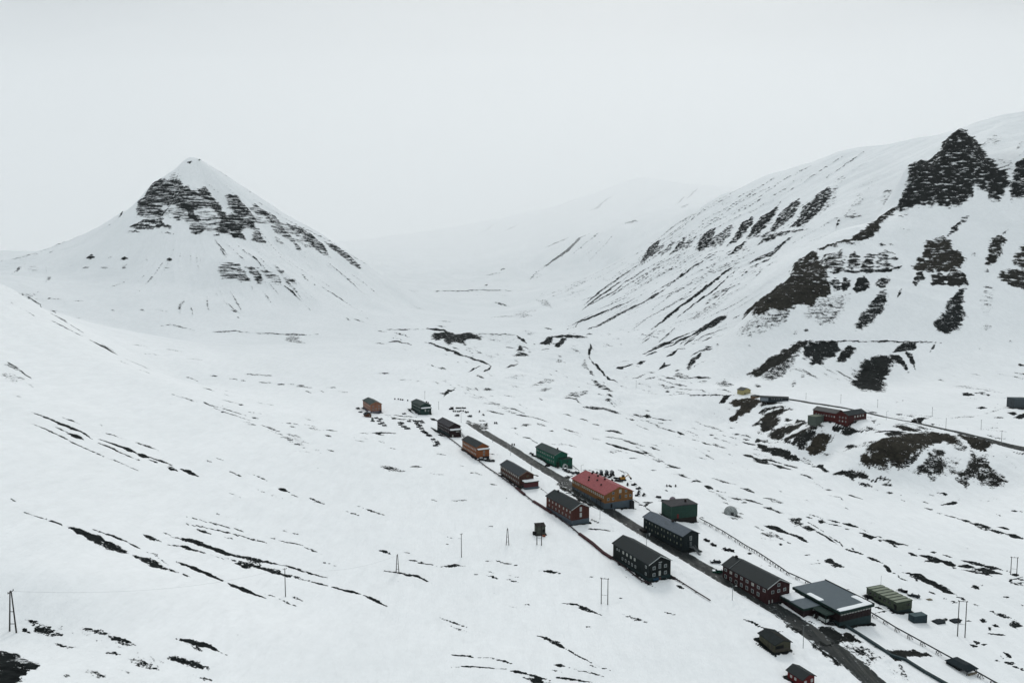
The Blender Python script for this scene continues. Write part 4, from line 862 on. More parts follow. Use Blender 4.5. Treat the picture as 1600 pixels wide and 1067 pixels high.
0.5,0|3502 6182 3502 6157 3518 6160 3520 6163 3520 6188 3504 6185
0.67,0|3580 6210 3577 6189 3594 6203 3596 6206 3598 6225 3581 6213
0.41,0|3115 5981 3118 5870 3183 5866 3188 5875 3184 5983 3125 6000
0.4,0|3008 5311 3110 5331 3155 5159 3076 5080 3022 5122
0.6,0|2863 5378 2959 5465 2838 5283
0.49,0|2822 5222 2863 5252 2920 5314 2921 5318 2874 5278 2822 5224
0.86,0|-8966 16524 -9233 17085 -9016 16953 -9076 17407 -9055 17512 -8485 17006 -8147 16846 -7926 16667 -7794 16479 -7566 16232 -7484 16193 -7392 16287 -7394 16501 -7362 16637 -7220 16613 -6974 16556 -6837 16330 -6919 16198 -7049 16195 -7197 16024 -7291 15929 -7402 15887 -7575 15879 -7811 16008 -8282 16598 -8433 16628 -8548 16574 -8601 16399 -8733 16386
0.85,0|-9233 17085 -9016 16953 -8978 17120 -9076 17431 -8860 16982 -8845 16855 -8707 16716 -8612 16614 -8406 16566 -8116 16163 -8183 16111 -8522 16330 -8953 16499
0.97,0|-7498 15907 -7489 16045 -7398 15982 -7323 15956 -7310 15872 -7201 15818 -7111 15811 -6949 15946 -6997 15851 -7179 15764 -7299 15743 -7370 15757
0.85,0|-7392 16287 -7373 16557 -7306 16553 -7193 16601 -7075 16637 -6894 16443 -7014 16323 -7140 16203 -7307 16292
0.9,0|-7029 16144 -6769 16328 -6689 16235 -6576 16112 -6512 15943 -6552 15763 -6705 15660 -6805 15747 -6754 15893 -6803 16072 -6919 16198
0.9,0|-6743 16260 -6598 16349 -6354 16415 -6297 16191 -6328 16035 -6241 16035 -6170 15959 -6319 15891 -6433 15848 -6564 15965
1,0|-8852 16258 -8635 16194 -8315 15997 -7964 15753 -7967 15761 -8383 16152 -8690 16295 -8858 16267
0.92,0|-9030 16244 -8825 16247 -8517 16093 -8203 15871 -8018 15772 -7787 15659 -7663 15578 -7747 15569 -8078 15711 -8437 15891 -8750 16058
1,0|-9022 16100 -8748 15966 -8467 15817 -8468 15820 -8777 16025 -9024 16104
1,0|-7904 15532 -7729 15483 -7563 15452 -7563 15454 -7740 15509 -7905 15534
0.85,0|-7326 15602 -7230 15679 -7022 15699 -6924 15669 -7011 15569 -7191 15488
0.78,0|-6938 15704 -6864 15743 -6814 15825 -6816 15829 -6893 15796 -6940 15708
1,0|-7757 15786 -7648 15723 -7551 15719 -7554 15730 -7654 15775 -7757 15790
1,0|-6761 15585 -6693 15635 -6635 15701 -6637 15703 -6709 15664 -6762 15588
0.84,0|-7005 16816 -6786 16970 -6553 16838 -6365 16759 -6134 16618 -6141 16377 -6315 16242 -6598 16349 -6725 16508
1,0|-6766 16554 -6511 16520 -6369 16644 -6370 16652 -6520 16592 -6767 16558
0.75,0|-6101 16138 -6141 16377 -6036 16462 -5822 16227 -5944 16068
0.7,0|-6405 17195 -6186 17167 -6074 17249 -6001 17031 -6160 16825 -6384 16812
1,0|-9880 17315 -9993 17713 -33188 59750 -32562 59719 -32075 59719 -32079 59719 -32628 59719 -33254 59750 -10307 18235 -9883 17318
0.82,0|-33800 59719 -33017 59750 -31478 59719 -31483 59719 -33064 59750 -33805 59719
1,0|-7953 16960 -7851 16913 -7786 16954 -7788 16958 -7873 16966 -7955 16963
0.7,0|-8035 16923 -8265 16988 -8418 17018 -8415 17015 -8237 16959 -8035 16926
1,0|-7736 17107 -7684 17088 -7690 17212 -7687 17207 -7722 17188 -7737 17111
0.91,0|-26354 59719 -25795 59719 -25208 59719 -25205 59719 -25764 59719 -26351 59719
0.64,0|-24403 59719 -23852 59719 -23182 59719 -23178 59719 -23813 59719 -24398 59719
0.46,0|-7627 16790 -7322 16739 -7078 16803 -6788 16611 -6787 16612 -7070 16830 -7319 16773 -7627 16793
0.41,0|-7238 16830 -7091 16812 -6917 16765 -6916 16766 -7085 16837 -7238 16832
0.38,0|-7489 17286 -7231 17355 -6987 17482 -6567 17627 -6250 17766 -6251 17772 -6590 17727 -7017 17586 -7263 17464 -7496 17305
0.46,0|-7176 17082 -6992 17031 -6787 16969 -6786 16971 -6989 17071 -7175 17085
0.91,0|-6693 15519 -6378 15146 -6122 14792 -6123 14798 -6398 15236 -6692 15522
0.58,0|-6551 15595 -6290 15353 -5999 15057 -6000 15061 -6294 15396 -6551 15598
0.64,0|-6310 15693 -6046 15382 -5786 15156 -5786 15161 -6048 15422 -6310 15697
0.43,0|-5995 15899 -5830 15781 -5650 15661 -5650 15665 -5832 15832 -5995 15902
0.75,0|-6982 16856 -6773 16955 -6555 16703 -6375 16624 -6202 16558 -6088 16399 -6237 16232 -6340 16109 -6579 16358 -6770 16465
0.72,0|-6434 17210 -6180 17195 -6038 17514 -5814 17411 -5614 17173 -5676 16976 -5834 16895 -6008 17050 -6228 17065
0.75,0|-5967 16927 -5768 17073 -5562 17308 -5426 17172 -5183 17087 -5098 17118 -5284 16903 -5437 17002 -5652 16900 -5819 16848
0.8,0|-6052 16040 -6124 16329 -5965 16384 -5817 16212 -5898 16104
0.6,0|-5766 16685 -5615 16783 -5502 16711 -5634 16556
0.82,0|-5802 17572 -5529 18163 -5271 18303 -5005 18308 -4736 17909 -4888 17620 -5156 17657 -5422 17690 -5654 17505
0.78,0|-5096 18647 -4889 19050 -4609 19340 -4301 19235 -4133 18944 -4344 18647 -4634 18574 -4880 18473
0.51,0|-5920 17737 -5678 17980 -5459 18354 -5211 18665 -4973 19077 -4744 19578 -4480 19995 -4063 19801 -4068 19840 -4419 19818 -4676 19358 -4997 19228 -5241 18839 -5479 18470 -5704 18109 -5920 17743
0.44,0|-6750 17223 -6506 17308 -6275 17450 -6061 17661 -5847 17916 -5848 17923 -6071 17730 -6281 17505 -6514 17358 -6751 17227
0.72,0|-6104 14287 -6121 14404 -6022 14561 -5808 14629 -5603 14507 -5494 14351 -5618 14257 -5846 14233 -6029 14228
0.5,0.9|-5738 14439 -5625 14496 -5562 14393 -5657 14291
0.8,0|-5724 14620 -5578 14740 -5348 14624 -5223 14490 -5352 14401 -5494 14502
0.6,0|-5483 14702 -5221 14732 -4982 14747 -4893 14632 -5035 14571 -5202 14588
0.7,0|-5099 14860 -4987 15022 -4958 14929 -5040 14844
0.6,0|-4879 14848 -4774 15043 -4633 14847 -4756 14804
1,0|-6415 15120 -6238 14835 -6075 14623 -6075 14628 -6236 14881 -6417 15128
0.78,0|-6099 15169 -5892 14903 -5733 14791 -5733 14793 -5892 14946 -6100 15175
1,0|-5888 15280 -5598 14996 -5413 14813 -5412 14816 -5600 15063 -5889 15285
0.56,0|-6301 15688 -6076 15424 -5889 15281 -5888 15284 -6091 15500 -6301 15692
0.44,0|-5968 15884 -5414 15278 -5049 14871 -5048 14873 -5458 15438 -5968 15887
0.72,0|-5249 14565 -5018 14415 -4734 14210 -4734 14212 -5014 14442 -5248 14567
1,0|-4863 14619 -4699 14569 -4417 14386 -4417 14393 -4689 14626 -4862 14623
0.6,0|-4417 14388 -4272 14234 -4106 14043 -4106 14048 -4269 14270 -4417 14391
0.5,0|-5062 16667 -4897 16550 -4730 16463 -4730 16471 -4897 16598 -5059 16663
0.79,0|-4725 17489 -4413 17369 -3992 17204 -3633 16891 -3634 16900 -3995 17280 -4417 17441 -4725 17496
0.72,0|-4392 15669 -4037 15614 -3677 15585 -3677 15591 -4043 15692 -4393 15678
0.5,0|-4350 17941 -3943 18006 -3656 17741 -3373 17502 -3373 17512 -3676 17924 -3957 18151 -4351 17950
0.57,0|-5229 14272 -5057 14074 -4858 13871 -4860 13884 -5046 14128 -5228 14276
0.72,0|-5697 13468 -5427 13217 -5082 12908 -5083 12912 -5436 13270 -5697 13471
0.78,0|-5396 13092 -5311 13017 -5253 13036 -5254 13044 -5336 13111 -5398 13099
0.91,0|-5157 12791 -5114 12729 -5079 12715 -5080 12721 -5121 12779 -5158 12797
0.72,0|-5954 13723 -5895 13660 -5832 13614 -5833 13617 -5894 13688 -5954 13726
0.78,0|-5429 14243 -5385 14175 -5328 14107 -5326 14109 -5379 14199 -5428 14245
0.78,0|-4818 15644 -4695 15475 -4591 15458 -4592 15472 -4714 15643 -4818 15655
0.64,0|-4498 15532 -4451 15435 -4417 15446 -4416 15452 -4466 15559 -4498 15541
0.6,0|-4490 16029 -4336 15988 -4184 15988 -4184 15993 -4339 16040 -4491 16037
0.44,0|-4537 14800 -4367 14757 -4189 14723 -4189 14728 -4369 14805 -4537 14803
0.78,0|-3454 14168 -3372 14027 -3285 13898 -3287 13910 -3383 14114 -3455 14178
0.78,0|-3354 14310 -3187 14143 -3024 14016 -3026 14026 -3200 14232 -3356 14319
0.41,0|-3313 14851 -3106 14579 -2912 14374 -2914 14385 -3119 14672 -3315 14861
0.91,0|-9645 15600 -9467 15454 -9418 15514 -9432 15536 -9617 15694 -9668 15636
0.78,0|-8986 15268 -8913 15247 -8876 15277 -8880 15282 -8950 15301 -8988 15272
1,0|-8609 15129 -8494 15056 -8442 15106 -8446 15116 -8554 15178 -8614 15140
0.84,0|-7972 14911 -7867 14799 -7838 14841 -7843 14851 -7929 14929 -7978 14923
1,0|-7404 14721 -7297 14612 -7266 14662 -7274 14680 -7373 14771 -7412 14736
0.51,0|-9428 15049 -9297 14981 -9266 15061 -9269 15066 -9408 15145 -9436 15060
0.51,0|-8942 14893 -8763 14788 -8710 14880 -8716 14889 -8889 14985 -8948 14903
0.51,0|-8402 14778 -8344 14826 -8384 14949 -8394 14957 -8462 14925 -8418 14794
0.51,0|-7320 14434 -7201 14342 -7155 14399 -7160 14409 -7258 14461 -7326 14446
0.37,0|-7867 14599 -7701 14407 -7585 14368 -7588 14380 -7758 14582 -7871 14612
0.54,0|-6725 14642 -6615 14447 -6489 14255 -6487 14256 -6595 14447 -6723 14642
0.91,0|-10876 14988 -11103 15448 -11444 16030 -11510 16117 -11290 15659 -10887 15000
0.44,0|-11126 15743 -10624 15219 -10535 15309 -10572 15366 -11156 16012 -11154 15786
0.64,0|-8596 12649 -8712 12930 -9946 14808 -9960 14820 -9244 13639 -8608 12660
0.85,0|-12476 18475 -12174 18448 -11941 18463 -11368 18159 -11381 18179 -11958 18479 -12200 18472 -12484 18484
0.56,0|-13110 17592 -12797 17527 -12451 17601 -12350 17891 -12426 18398 -12434 18410 -12769 18488 -12593 17793 -12890 17650 -13129 17617
0.78,0|-41442 59719 -41157 59719 -40882 59719 -40883 59719 -41167 59719 -41443 59719
0.64,0|-10849 14872 -11245 15650 -11979 16917 -11982 16919 -11301 15713 -10856 14880
0.5,0|-11864 17560 -11729 17586 -11662 17707 -11668 17714 -11802 17683 -11870 17567
0.91,0|-13063 17528 -13019 17514 -13004 17537 -13008 17543 -13067 17577 -13073 17542
0.35,0|-10464 17504 -10119 17324 -9868 17278 -9872 17283 -10211 17460 -10469 17512
0.37,0|-12854 18364 -12210 17569 -12105 17573 -12150 17640 -12806 18458 -12894 18425
0.65,0|-3828 5243 -3794 5265 -3757 5288 -3806 5359 -3773 5241 -3839 5258
0.8,0|-7808 10994 -7483 10832 -4802 7193 -4972 7447 -7553 10948 -7817 11008
0.65,0|-3703 5429 -3903 5841 -3642 5568 -3542 5640 -3557 5664 -3811 5834 -4448 6665 -3711 5441
0.65,0|-3479 5150 -3376 5158 -3297 5235 -3303 5246 -3395 5193 -3482 5156
0.85,0|-3299 5323 -3222 5368 -3135 5408 -3144 5425 -3297 5503 -3310 5342
0.58,0|-3363 5556 -3278 5509 -3232 5535 -3239 5549 -3339 5620 -3367 5564
0.58,0|-3607 4990 -3530 4999 -3429 4978 -3430 4981 -3543 5024 -3607 4992
0.45,0|-3659 4945 -3632 4955 -3617 4985 -3618 4986 -3643 4975 -3660 4947
0.57,0|-7771 10987 -7848 11249 -7940 11518 -7947 11526 -7911 11316 -7792 11014
0.57,0|-7704 11117 -7758 11488 -7681 11729 -7684 11733 -7778 11518 -7714 11132
0.57,0|-7632 11811 -7573 11906 -7531 12034 -7533 12039 -7595 11943 -7635 11816
0.45,0|-2920 5022 -2884 5053 -2876 5139 -2885 5156 -2914 5109 -2925 5031
0.45,0|-3092 5414 -2950 5367 -2824 5353 -2837 5377 -3031 5520 -3103 5435
0.45,0|-2778 5042 -2719 5024 -2696 5079 -2699 5086 -2767 5118 -2784 5053
0.57,0|-5993 11613 -5871 11709 -5686 11673 -5365 11572 -5367 11578 -5714 11742 -5901 11771 -5996 11618
0.65,0|-5100 11586 -4935 11679 -4789 11825 -4510 11819 -4512 11828 -4813 11888 -4981 11788 -5102 11592
0.65,0|-4509 11819 -4269 11824 -4053 11901 -3783 11931 -3518 11983 -3521 11996 -3826 12070 -4093 12024 -4307 11933 -4513 11828
0.49,0|-3768 11257 -3578 11042 -3286 10746 -3346 10958 -3880 12050 -3810 11374
0.49,0|-3522 12119 -3457 12078 -3415 12119 -3419 12134 -3486 12185 -3524 12129
0.57,0|-3644 10979 -3664 11402 -3658 11755 -3663 11769 -3718 11551 -3653 11003
0.57,0|-7003 11931 -6944 11880 -6931 11925 -6937 11938 -7004 12002 -7010 11945
0.57,0|-6685 12245 -6601 12178 -6569 12227 -6573 12236 -6654 12298 -6690 12255
0.41,0|-6523 12381 -6346 12349 -6188 12360 -6190 12363 -6363 12389 -6525 12385
0.5,0|-3713 6615 -3698 6746 -3687 6892 -3690 6897 -3734 6814 -3716 6620
0.45,0|-3505 6373 -3486 6583 -3454 6785 -3455 6788 -3509 6627 -3507 6376
0.45,0|-3604 7086 -3551 7144 -3515 7244 -3521 7257 -3584 7214 -3608 7093
0.45,0|-3337 6912 -3273 6991 -3214 7089 -3215 7092 -3297 7045 -3338 6916
0.65,0|-2885 3826 -2821 3823 -2754 3812 -2756 3816 -2854 3882 -2891 3836
0.8,0|-2913 3895 -2815 3849 -2654 3764 -2655 3766 -2828 3875 -2914 3897
0.34,0|-2767 3665 -2660 3590 -2576 3632 -2586 3651 -2774 3780 -2782 3687
0.45,0|-2499 3382 -2455 3387 -2417 3406 -2421 3411 -2465 3404 -2500 3384
0.49,0|-3540 4723 -3517 4707 -3505 4712 -3505 4713 -3528 4730 -3541 4726
0.41,0|-10670 15724 -10264 15098 -8667 12748 -8669 12755 -10240 15092 -10666 15722
0.65,0|-2738 6930 -2609 6964 -2490 7036 -2491 7040 -2627 7015 -2740 6934
1,0|-911 5808 -864 5676 -819 5598 -819 5607 -863 5721 -911 5813
1,0|-615 5086 -565 4946 -516 4864 -515 4868 -565 5014 -615 5091
0.76,0|-1031 5439 -937 5428 -846 5437 -846 5441 -942 5461 -1032 5443
0.99,0|-999 5390 -860 5285 -755 5343 -755 5345 -865 5322 -1000 5393
0.7,0|-942 5460 -845 5433 -753 5441 -754 5444 -851 5477 -942 5462
0.7,0|-780 5305 -742 5298 -707 5321 -707 5326 -747 5337 -780 5308
0.95,0|-669 5445 -627 5365 -589 5352 -589 5359 -631 5441 -669 5451
0.9,0|-534 4842 -503 4795 -474 4797 -474 4801 -505 4849 -534 4847
0.72,0|-766 5314 -610 4829 -505 4458 -505 4459 -607 4841 -766 5316
0.6,0.5|-359 5450 -254 5356 -197 5453 -188 5198 -215 5136 -263 5224 -311 5277
0.8,0|-276 5485 -244 5462 -215 5517 -215 5520 -246 5532 -276 5488
0.7,0.4|264 3887 305 3990 351 3999 342 3897 307 3804 323 3738 326 3592 289 3645 260 3751
0.95,0.1|316 3815 343 3843 340 3743 381 3618 461 3512 449 3418 369 3501 319 3619
0.9,0|127 3812 154 3699 194 3618 194 3619 158 3716 128 3814
0.99,0|123 3944 142 3929 163 3939 163 3940 144 3954 123 3945
0.65,0|70 3958 69 3975 65 3968 64 3966 66 3956 70 3956
0.95,0|387 3264 406 3233 428 3218 428 3219 408 3241 387 3265
0.45,0|442 4215 480 4181 526 4206 527 4212 490 4254 443 4224
0.41,0|677 4370 720 4244 750 4180 753 4188 744 4325 680 4383
0.97,0.1|959 2446 987 2436 980 2396 1003 2376 1035 2368 1034 2322 1071 2319 1103 2331 1129 2321 1150 2285 1176 2292 1194 2253 1156 2244 1115 2250 1080 2222 1080 2176 1097 2139 1107 2122 1033 2101 1017 2162 1009 2245 966 2323
0.95,0.3|1132 2271 1174 2303 1189 2288 1189 2257 1154 2247 1122 2249
0.9,0|1052 2380 1070 2365 1086 2343 1086 2344 1073 2369 1052 2381
0.9,0|854 2307 899 2258 932 2265 932 2266 903 2266 854 2308
0.95,0|820 2344 842 2320 869 2308 869 2309 847 2330 821 2345
0.95,0|809 2191 827 2157 851 2114 852 2115 833 2164 809 2192
0.35,0|1096 2249 1172 2237 1195 2194 1228 2172 1167 2123 1114 2123 1095 2156 1087 2192
0.8,0|1107 2187 1127 2184 1118 2145 1097 2139
0.49,0|1141 2200 1149 2168 1183 2154 1185 2157 1178 2203 1143 2203
0.65,0|1343 2710 1395 2700 1374 2674 1374 2673 1402 2709 1344 2711
0.9,0|1410 2650 1402 2605 1407 2578 1407 2579 1412 2616 1411 2651
0.5,0.3|534 3270 579 3313 594 3241 608 3115 645 3075 593 3083 565 3204
0.49,0|574 3525 562 3444 559 3388 560 3389 570 3458 574 3525
0.49,0|592 3479 577 3391 568 3310 569 3310 582 3391 592 3479
0.9,0|643 2653 657 2620 675 2598 676 2599 663 2631 644 2655
0.7,0|443 2654 454 2632 467 2613 467 2614 457 2639 444 2655
0.9,0|638 2583 646 2557 664 2554 665 2556 657 2582 639 2585
0.9,0|505 2615 527 2582 554 2557 554 2558 534 2596 506 2616
0.9,0|1412 2650 1419 2633 1443 2643 1444 2644 1434 2658 1413 2652
0.8,0|1401 2561 1412 2546 1434 2547 1436 2550 1425 2565 1403 2563
0.8,0|1364 2494 1410 2516 1458 2545 1459 2547 1415 2529 1363 2492
0.57,0|1137 2146 1141 2124 1153 2110 1154 2110 1152 2135 1138 2147
0.62,0|-8908 16503 -8406 16566 -7472 15948 -7013 16104 -6634 16150 -6288 16104 -6498 15792 -7033 15620 -7502 15709 -8078 15897
0.45,0|-9031 17563 -8097 16840 -7621 16306 -8073 16671 -8825 17059
0.6,0|-6375 16624 -6164 17149 -5738 17570 -5329 17927 -4917 18227 -5157 17327 -5576 17052 -5954 16888 -6193 16529'''
HAZE = 0.000012
CLOUD = 0.0008
PL = {'sled_main': [(-75.62,526.21,16.24),(-73.57,524.25,16.15),(-73.25,517.8,16.2),(-71.4,512.61,16.17),(-69.23,510.02,16.05),(-69.63,503.43,16.4),(-66.76,498.45,16.19),(-64.75,490.1,16.06),(-63.16,486.76,15.94),(-61.59,484.1,15.84),(-59.14,476.74,15.83),(-57.97,475.7,15.76),(-54.25,464.05,15.75),(-50.95,457.18,15.55),(-49.76,451.58,15.55),(-50.76,446.79,15.55),(-71.33,529.03,15.85),(-69.36,522.56,15.91)],'sled_mid': [(-85.58,515.18,17.29),(-83.66,514.03,17.16),(-83.69,506.77,17.4),(-80.47,499.47,17.48),(-79.23,499.03,17.34),(-77.11,493.52,17.19),(-76.12,494.39,17.07)],'sled_left': [(-105.53,525.49,18.9),(-101.72,522.41,18.72),(-101.45,514.87,18.7),(-98.53,504.38,18.6),(-97.57,508.51,18.37),(-94.09,497.89,18.58)],'sled_lone': [(-79.95,524.04,16.64),(-88.27,553.02,17.21),(-92.63,529.6,17.74)],'kennel': [(-53.18,590.39,15.62),(-51.81,590.89,15.52),(-48.65,590.78,15.22),(-47.42,591.14,15.14),(-46.19,591.45,15.07),(-44.98,592.06,15.01),(-43.66,593.42,14.95),(-42.34,592.71,14.81),(-41.14,593.6,14.72),(-54.0,584.53,15.45),(-53.1,584.84,15.39),(-51.95,585.24,15.3),(-51.12,585.82,15.24),(-50.02,577.23,14.87),(-48.52,577.77,14.76),(-46.7,578.02,14.61),(-45.19,578.44,14.52),(-44.01,581.27,14.57),(-42.0,581.2,14.43),(-39.91,578.69,14.16),(-38.9,576.48,13.98),(-37.66,578.8,13.91)],'kennel_b': [(-106.67,615.69,19.18),(-103.46,615.15,19.19),(-101.08,613.2,19.12),(-98.98,611.39,19.1),(-93.93,608.71,19.04),(-76.59,605.3,18.07),(-74.72,602.56,17.8)],'carsA': [(32.44,413.53,7.96),(34.33,409.35,8.02),(36.7,406.54,8.17),(39.39,408.45,7.42)],'sled_teal': [(18.95,435.87,9.16),(20.92,434.54,9.12),(22.17,431.78,9.11),(24.02,430.69,9.08),(22.67,421.21,9.15),(22.08,419.81,8.83),(12.96,447.46,9.86),(14.13,442.62,9.69)],'cats': [(55.26,414.83,4.86),(58.92,417.11,4.19),(62.58,419.12,3.56)],'lot': [(50.04,415.37,5.66),(52.44,415.17,5.33),(56.37,408.55,4.86),(60.01,410.91,4.21),(68.82,398.71,3.01),(73.23,401.38,2.26),(74.51,393.74,2.18),(72.8,384.54,2.66),(70.92,378.04,3.02),(75.02,380.8,2.26),(59.78,401.79,4.4)],'digger': [(67.81,410.15,2.95),(64.11,410.04,3.55),(63.64,404.58,3.71),(65.52,405.01,3.38)],'cars': [(86.76,282.89,3.36),(84.75,273.03,3.25),(113.15,235.8,0.09),(164.33,270.27,-5.68),(161.84,274.18,-5.48),(142.53,264.26,-3.42)],'carsh4': [(-17.24,420.64,12.42),(-14.99,419.53,12.25),(-12.6,419.73,12.06),(-20.05,420.83,12.56)],'redtent': [(91.41,380.39,-0.46),(83.72,381.95,0.65),(86.72,375.78,0.38)],'tridots': [(95.19,411.54,-1.35),(97.32,412.22,-1.67),(101.3,414.64,-2.35),(93.04,318.18,-0.47),(94.58,312.46,-0.49),(101.0,307.12,-0.98),(98.74,307.0,-0.62)],'lot2': [(-28.28,585.04,13.1),(-24.32,573.92,12.35),(-13.96,544.69,11.11),(-12.42,545.32,10.96),(-45.83,562.14,14.0),(-35.22,562.88,13.19)],'dome': [(121.03,369.28,-4.21)],'ruin': [(13.13,303.51,7.94)],'markers': [(64.43,311.99,3.9),(65.06,311.8,3.82)],'boards': [(0.09,470.81,10.41),(1.57,470.11,10.52)],'pilebits': [(-127.98,560.57,20.17),(-122.63,545.96,19.93),(-106.0,512.54,19.38)],'tanhut': [(242.01,677.5,9.31)],'lowhut': [(263.4,644.22,12.98)],'greyhut': [(411.1,553.58,22.14)],'annexh1': [(-109.19,528.2,19.08)],'plates': [(159.97,246.97,-4.81),(167.25,248.9,-5.48),(169.4,268.25,-6.01),(269.7,653.76,13.98)],'poles': [('a',-115.2,151.92,41.0,9.7),('s',-76.51,223.23,16.26,9.9),('a',-44.59,258.05,9.77,7.0),('s',-21.15,277.77,7.91,10.2),('a',-1.96,291.51,7.89,7.3),('hd',11.96,292.47,7.47,9.0),('h',33.77,241.15,5.06,9.8),('h',161.88,237.05,-5.14,13.4),('h',227.18,300.05,-9.4,8.4),('t',280.79,645.9,14.19,6.1),('t',304.1,625.19,14.07,8.3),('t',327.38,605.0,13.43,7.4),('t',349.98,562.11,14.0,7.5),('t',349.19,501.66,14.98,7.6),('t',330.16,512.86,13.39,8.3),('t',344.82,474.04,12.52,7.7),('l',82.36,246.96,3.78,5.3),('l',96.32,217.34,1.42,7.6),('l',59.74,295.53,5.57,5.7),('l',11.52,402.5,10.61,6.5),('l',-1.04,437.66,11.53,5.8),('l',43.13,326.95,7.31,4.1),('l',-40.38,535.36,13.88,7.6),('l',-13.7,472.32,12.29,4.9),('l',304.68,549.09,13.31,7.0),('l',43.04,417.7,6.38,4.0),('t',-79.83,619.36,18.61,7.6),('t',-63.03,581.04,15.98,7.2),('t',146.26,797.72,2.83,9.0)],'pipeA': [(-52.58,489.78,15.11),(-45.22,475.75,14.72),(-36.9,456.34,14.22),(-29.08,436.29,13.68),(-22.09,421.49,12.69),(-15.48,405.85,12.06),(-7.45,390.24,11.03),(0.0,373.68,10.33),(6.84,357.64,9.55),(11.0,348.04,9.13),(14.7,341.07,8.89),(21.97,327.19,8.21),(27.22,314.92,7.78),(30.84,305.54,7.39),(35.58,295.82,6.62),(39.12,286.03,6.29),(45.08,274.9,5.65),(48.71,265.45,5.47),(51.0,259.96,5.14),(54.32,257.69,5.01)],'pipeB': [(98.26,349.46,-1.31),(102.09,342.97,-2.09),(106.1,334.53,-2.92),(109.31,324.67,-3.24),(113.01,308.73,-2.63),(114.88,294.09,-1.68),(116.51,280.59,-0.75),(121.08,272.28,-1.13),(124.98,263.52,-1.31),(130.46,253.96,-1.86),(134.97,246.13,-2.32),(138.17,236.9,-2.78),(142.49,228.64,-3.67),(147.15,218.54,-4.42),(150.55,211.0,-4.85),(153.35,203.41,-5.02)],'pipeC': [(118.92,234.45,-0.17),(121.51,229.2,-0.85),(123.94,223.28,-1.44),(125.88,217.73,-1.58),(129.58,215.97,-2.22),(132.19,209.78,-2.76),(135.43,203.54,-3.42),(136.61,199.24,-3.61)],'pipeD': [(33.8,437.84,7.43),(38.71,427.3,6.86),(41.72,416.39,6.58)],'pipeE': [(63.85,264.35,4.88),(67.13,259.07,4.55),(70.45,252.77,4.11),(73.99,246.37,3.62)],'pipeF': [(66.09,367.2,4.07),(68.85,361.22,3.6)],'roadB': [(250.33,669.8,11.25),(267.31,649.38,13.6),(278.11,635.93,13.11),(291.56,615.75,13.03),(304.34,594.8,12.4),(317.55,577.46,10.81),(321.24,546.15,12.55),(323.64,524.59,13.5),(332.72,500.38,13.11),(340.56,477.58,12.15),(347.73,456.74,11.29),(352.66,440.83,10.9)],'fences': [(-133.57,587.88,20.38),(-111.05,586.4,18.96)],'houses': {'h1': (-114.46,546.23,19.3,18.67),'h2': (-75.54,556.67,16.08,15.66),'h3': (-44.53,478.62,14.64,14.04),'h4': (-22.25,422.84,12.74,12.34),'h5': (4.18,370.62,10.2,9.88),'h6': (28.41,317.01,7.77,7.27),'h7': (26.77,420.72,8.47,7.56),'h8': (47.92,344.72,6.56,4.35),'h9': (75.7,294.34,3.25,2.4),'h10': (53.81,260.28,5.11,4.87),'h13': (95.49,247.14,1.9,1.49),'shed': (81.64,342.48,1.32,-1.48),'hall': (116.66,234.7,-0.02,-1.81),'ghut': (147.47,252.54,-3.87,-4.67),'cont': (149.18,244.49,-3.86,-4.48),'shed2': (85.47,213.58,1.68,1.65),'hut3': (86.76,195.46,0.81,0.47),'canopy': (146.73,211.18,-4.54,-4.94),'redh': (263.75,528.92,12.21,14.61),'yel': (237.61,696.18,10.31,10.91)}}
def vnoise(x, y, seed=0):
    """gradient noise in [-1, 1], vectorised"""
    xi = np.floor(x).astype(np.int64); yi = np.floor(y).astype(np.int64)
    fx = x - xi; fy = y - yi
    ux = fx*fx*fx*(fx*(fx*6-15)+10); uy = fy*fy*fy*(fy*(fy*6-15)+10)
    def g(ix, iy, dx, dy):
        h = (ix*374761393 + iy*668265263 + seed*974634777) & 0x7fffffff
        h = ((h ^ (h >> 13))*1274126177) & 0x7fffffff
        a = ((h ^ (h >> 16)) & 0xffff)*(2*np.pi/65536)
        return np.cos(a)*dx + np.sin(a)*dy
    a = g(xi, yi, fx, fy); b = g(xi+1, yi, fx-1, fy)
    c = g(xi, yi+1, fx, fy-1); d = g(xi+1, yi+1, fx-1, fy-1)
    return 1.4*((a*(1-ux)+b*ux)*(1-uy) + (c*(1-ux)+d*ux)*uy)

def fbm(x, y, n, seed=0, lac=2.03, gain=.5):
    s = 0; a = 1; t = 0
    for i in range(n):
        s = s + a*vnoise(x, y, seed+i); t += a; a *= gain; x = x*lac+17.3; y = y*lac-9.1
    return s/t*1.3

def ridged(x, y, n, seed=0):
    s = 0; a = 1; t = 0
    for i in range(n):
        s = s + a*(1-2*np.abs(vnoise(x, y, seed+i))); t += a; a *= .5; x = x*2.1+3.7; y = y*2.1-5.2
    return s/t

CTRL = np.array(CTRL_PTS, dtype=float)
RC2 = 12.0**2
def _solve():
    P = CTRL[:, :2]; n = len(P)
    D = np.sqrt(((P[:, None]-P[None])**2).sum(-1)+RC2)
    A = np.zeros((n+3, n+3)); A[:n, :n] = D
    A[:n, n] = A[n, :n] = 1; A[:n, n+1:] = P/1000; A[n+1:, :n] = P.T/1000
    b = np.zeros(n+3); b[:n] = CTRL[:, 2]
    return np.linalg.solve(A, b)
WRBF = _solve()

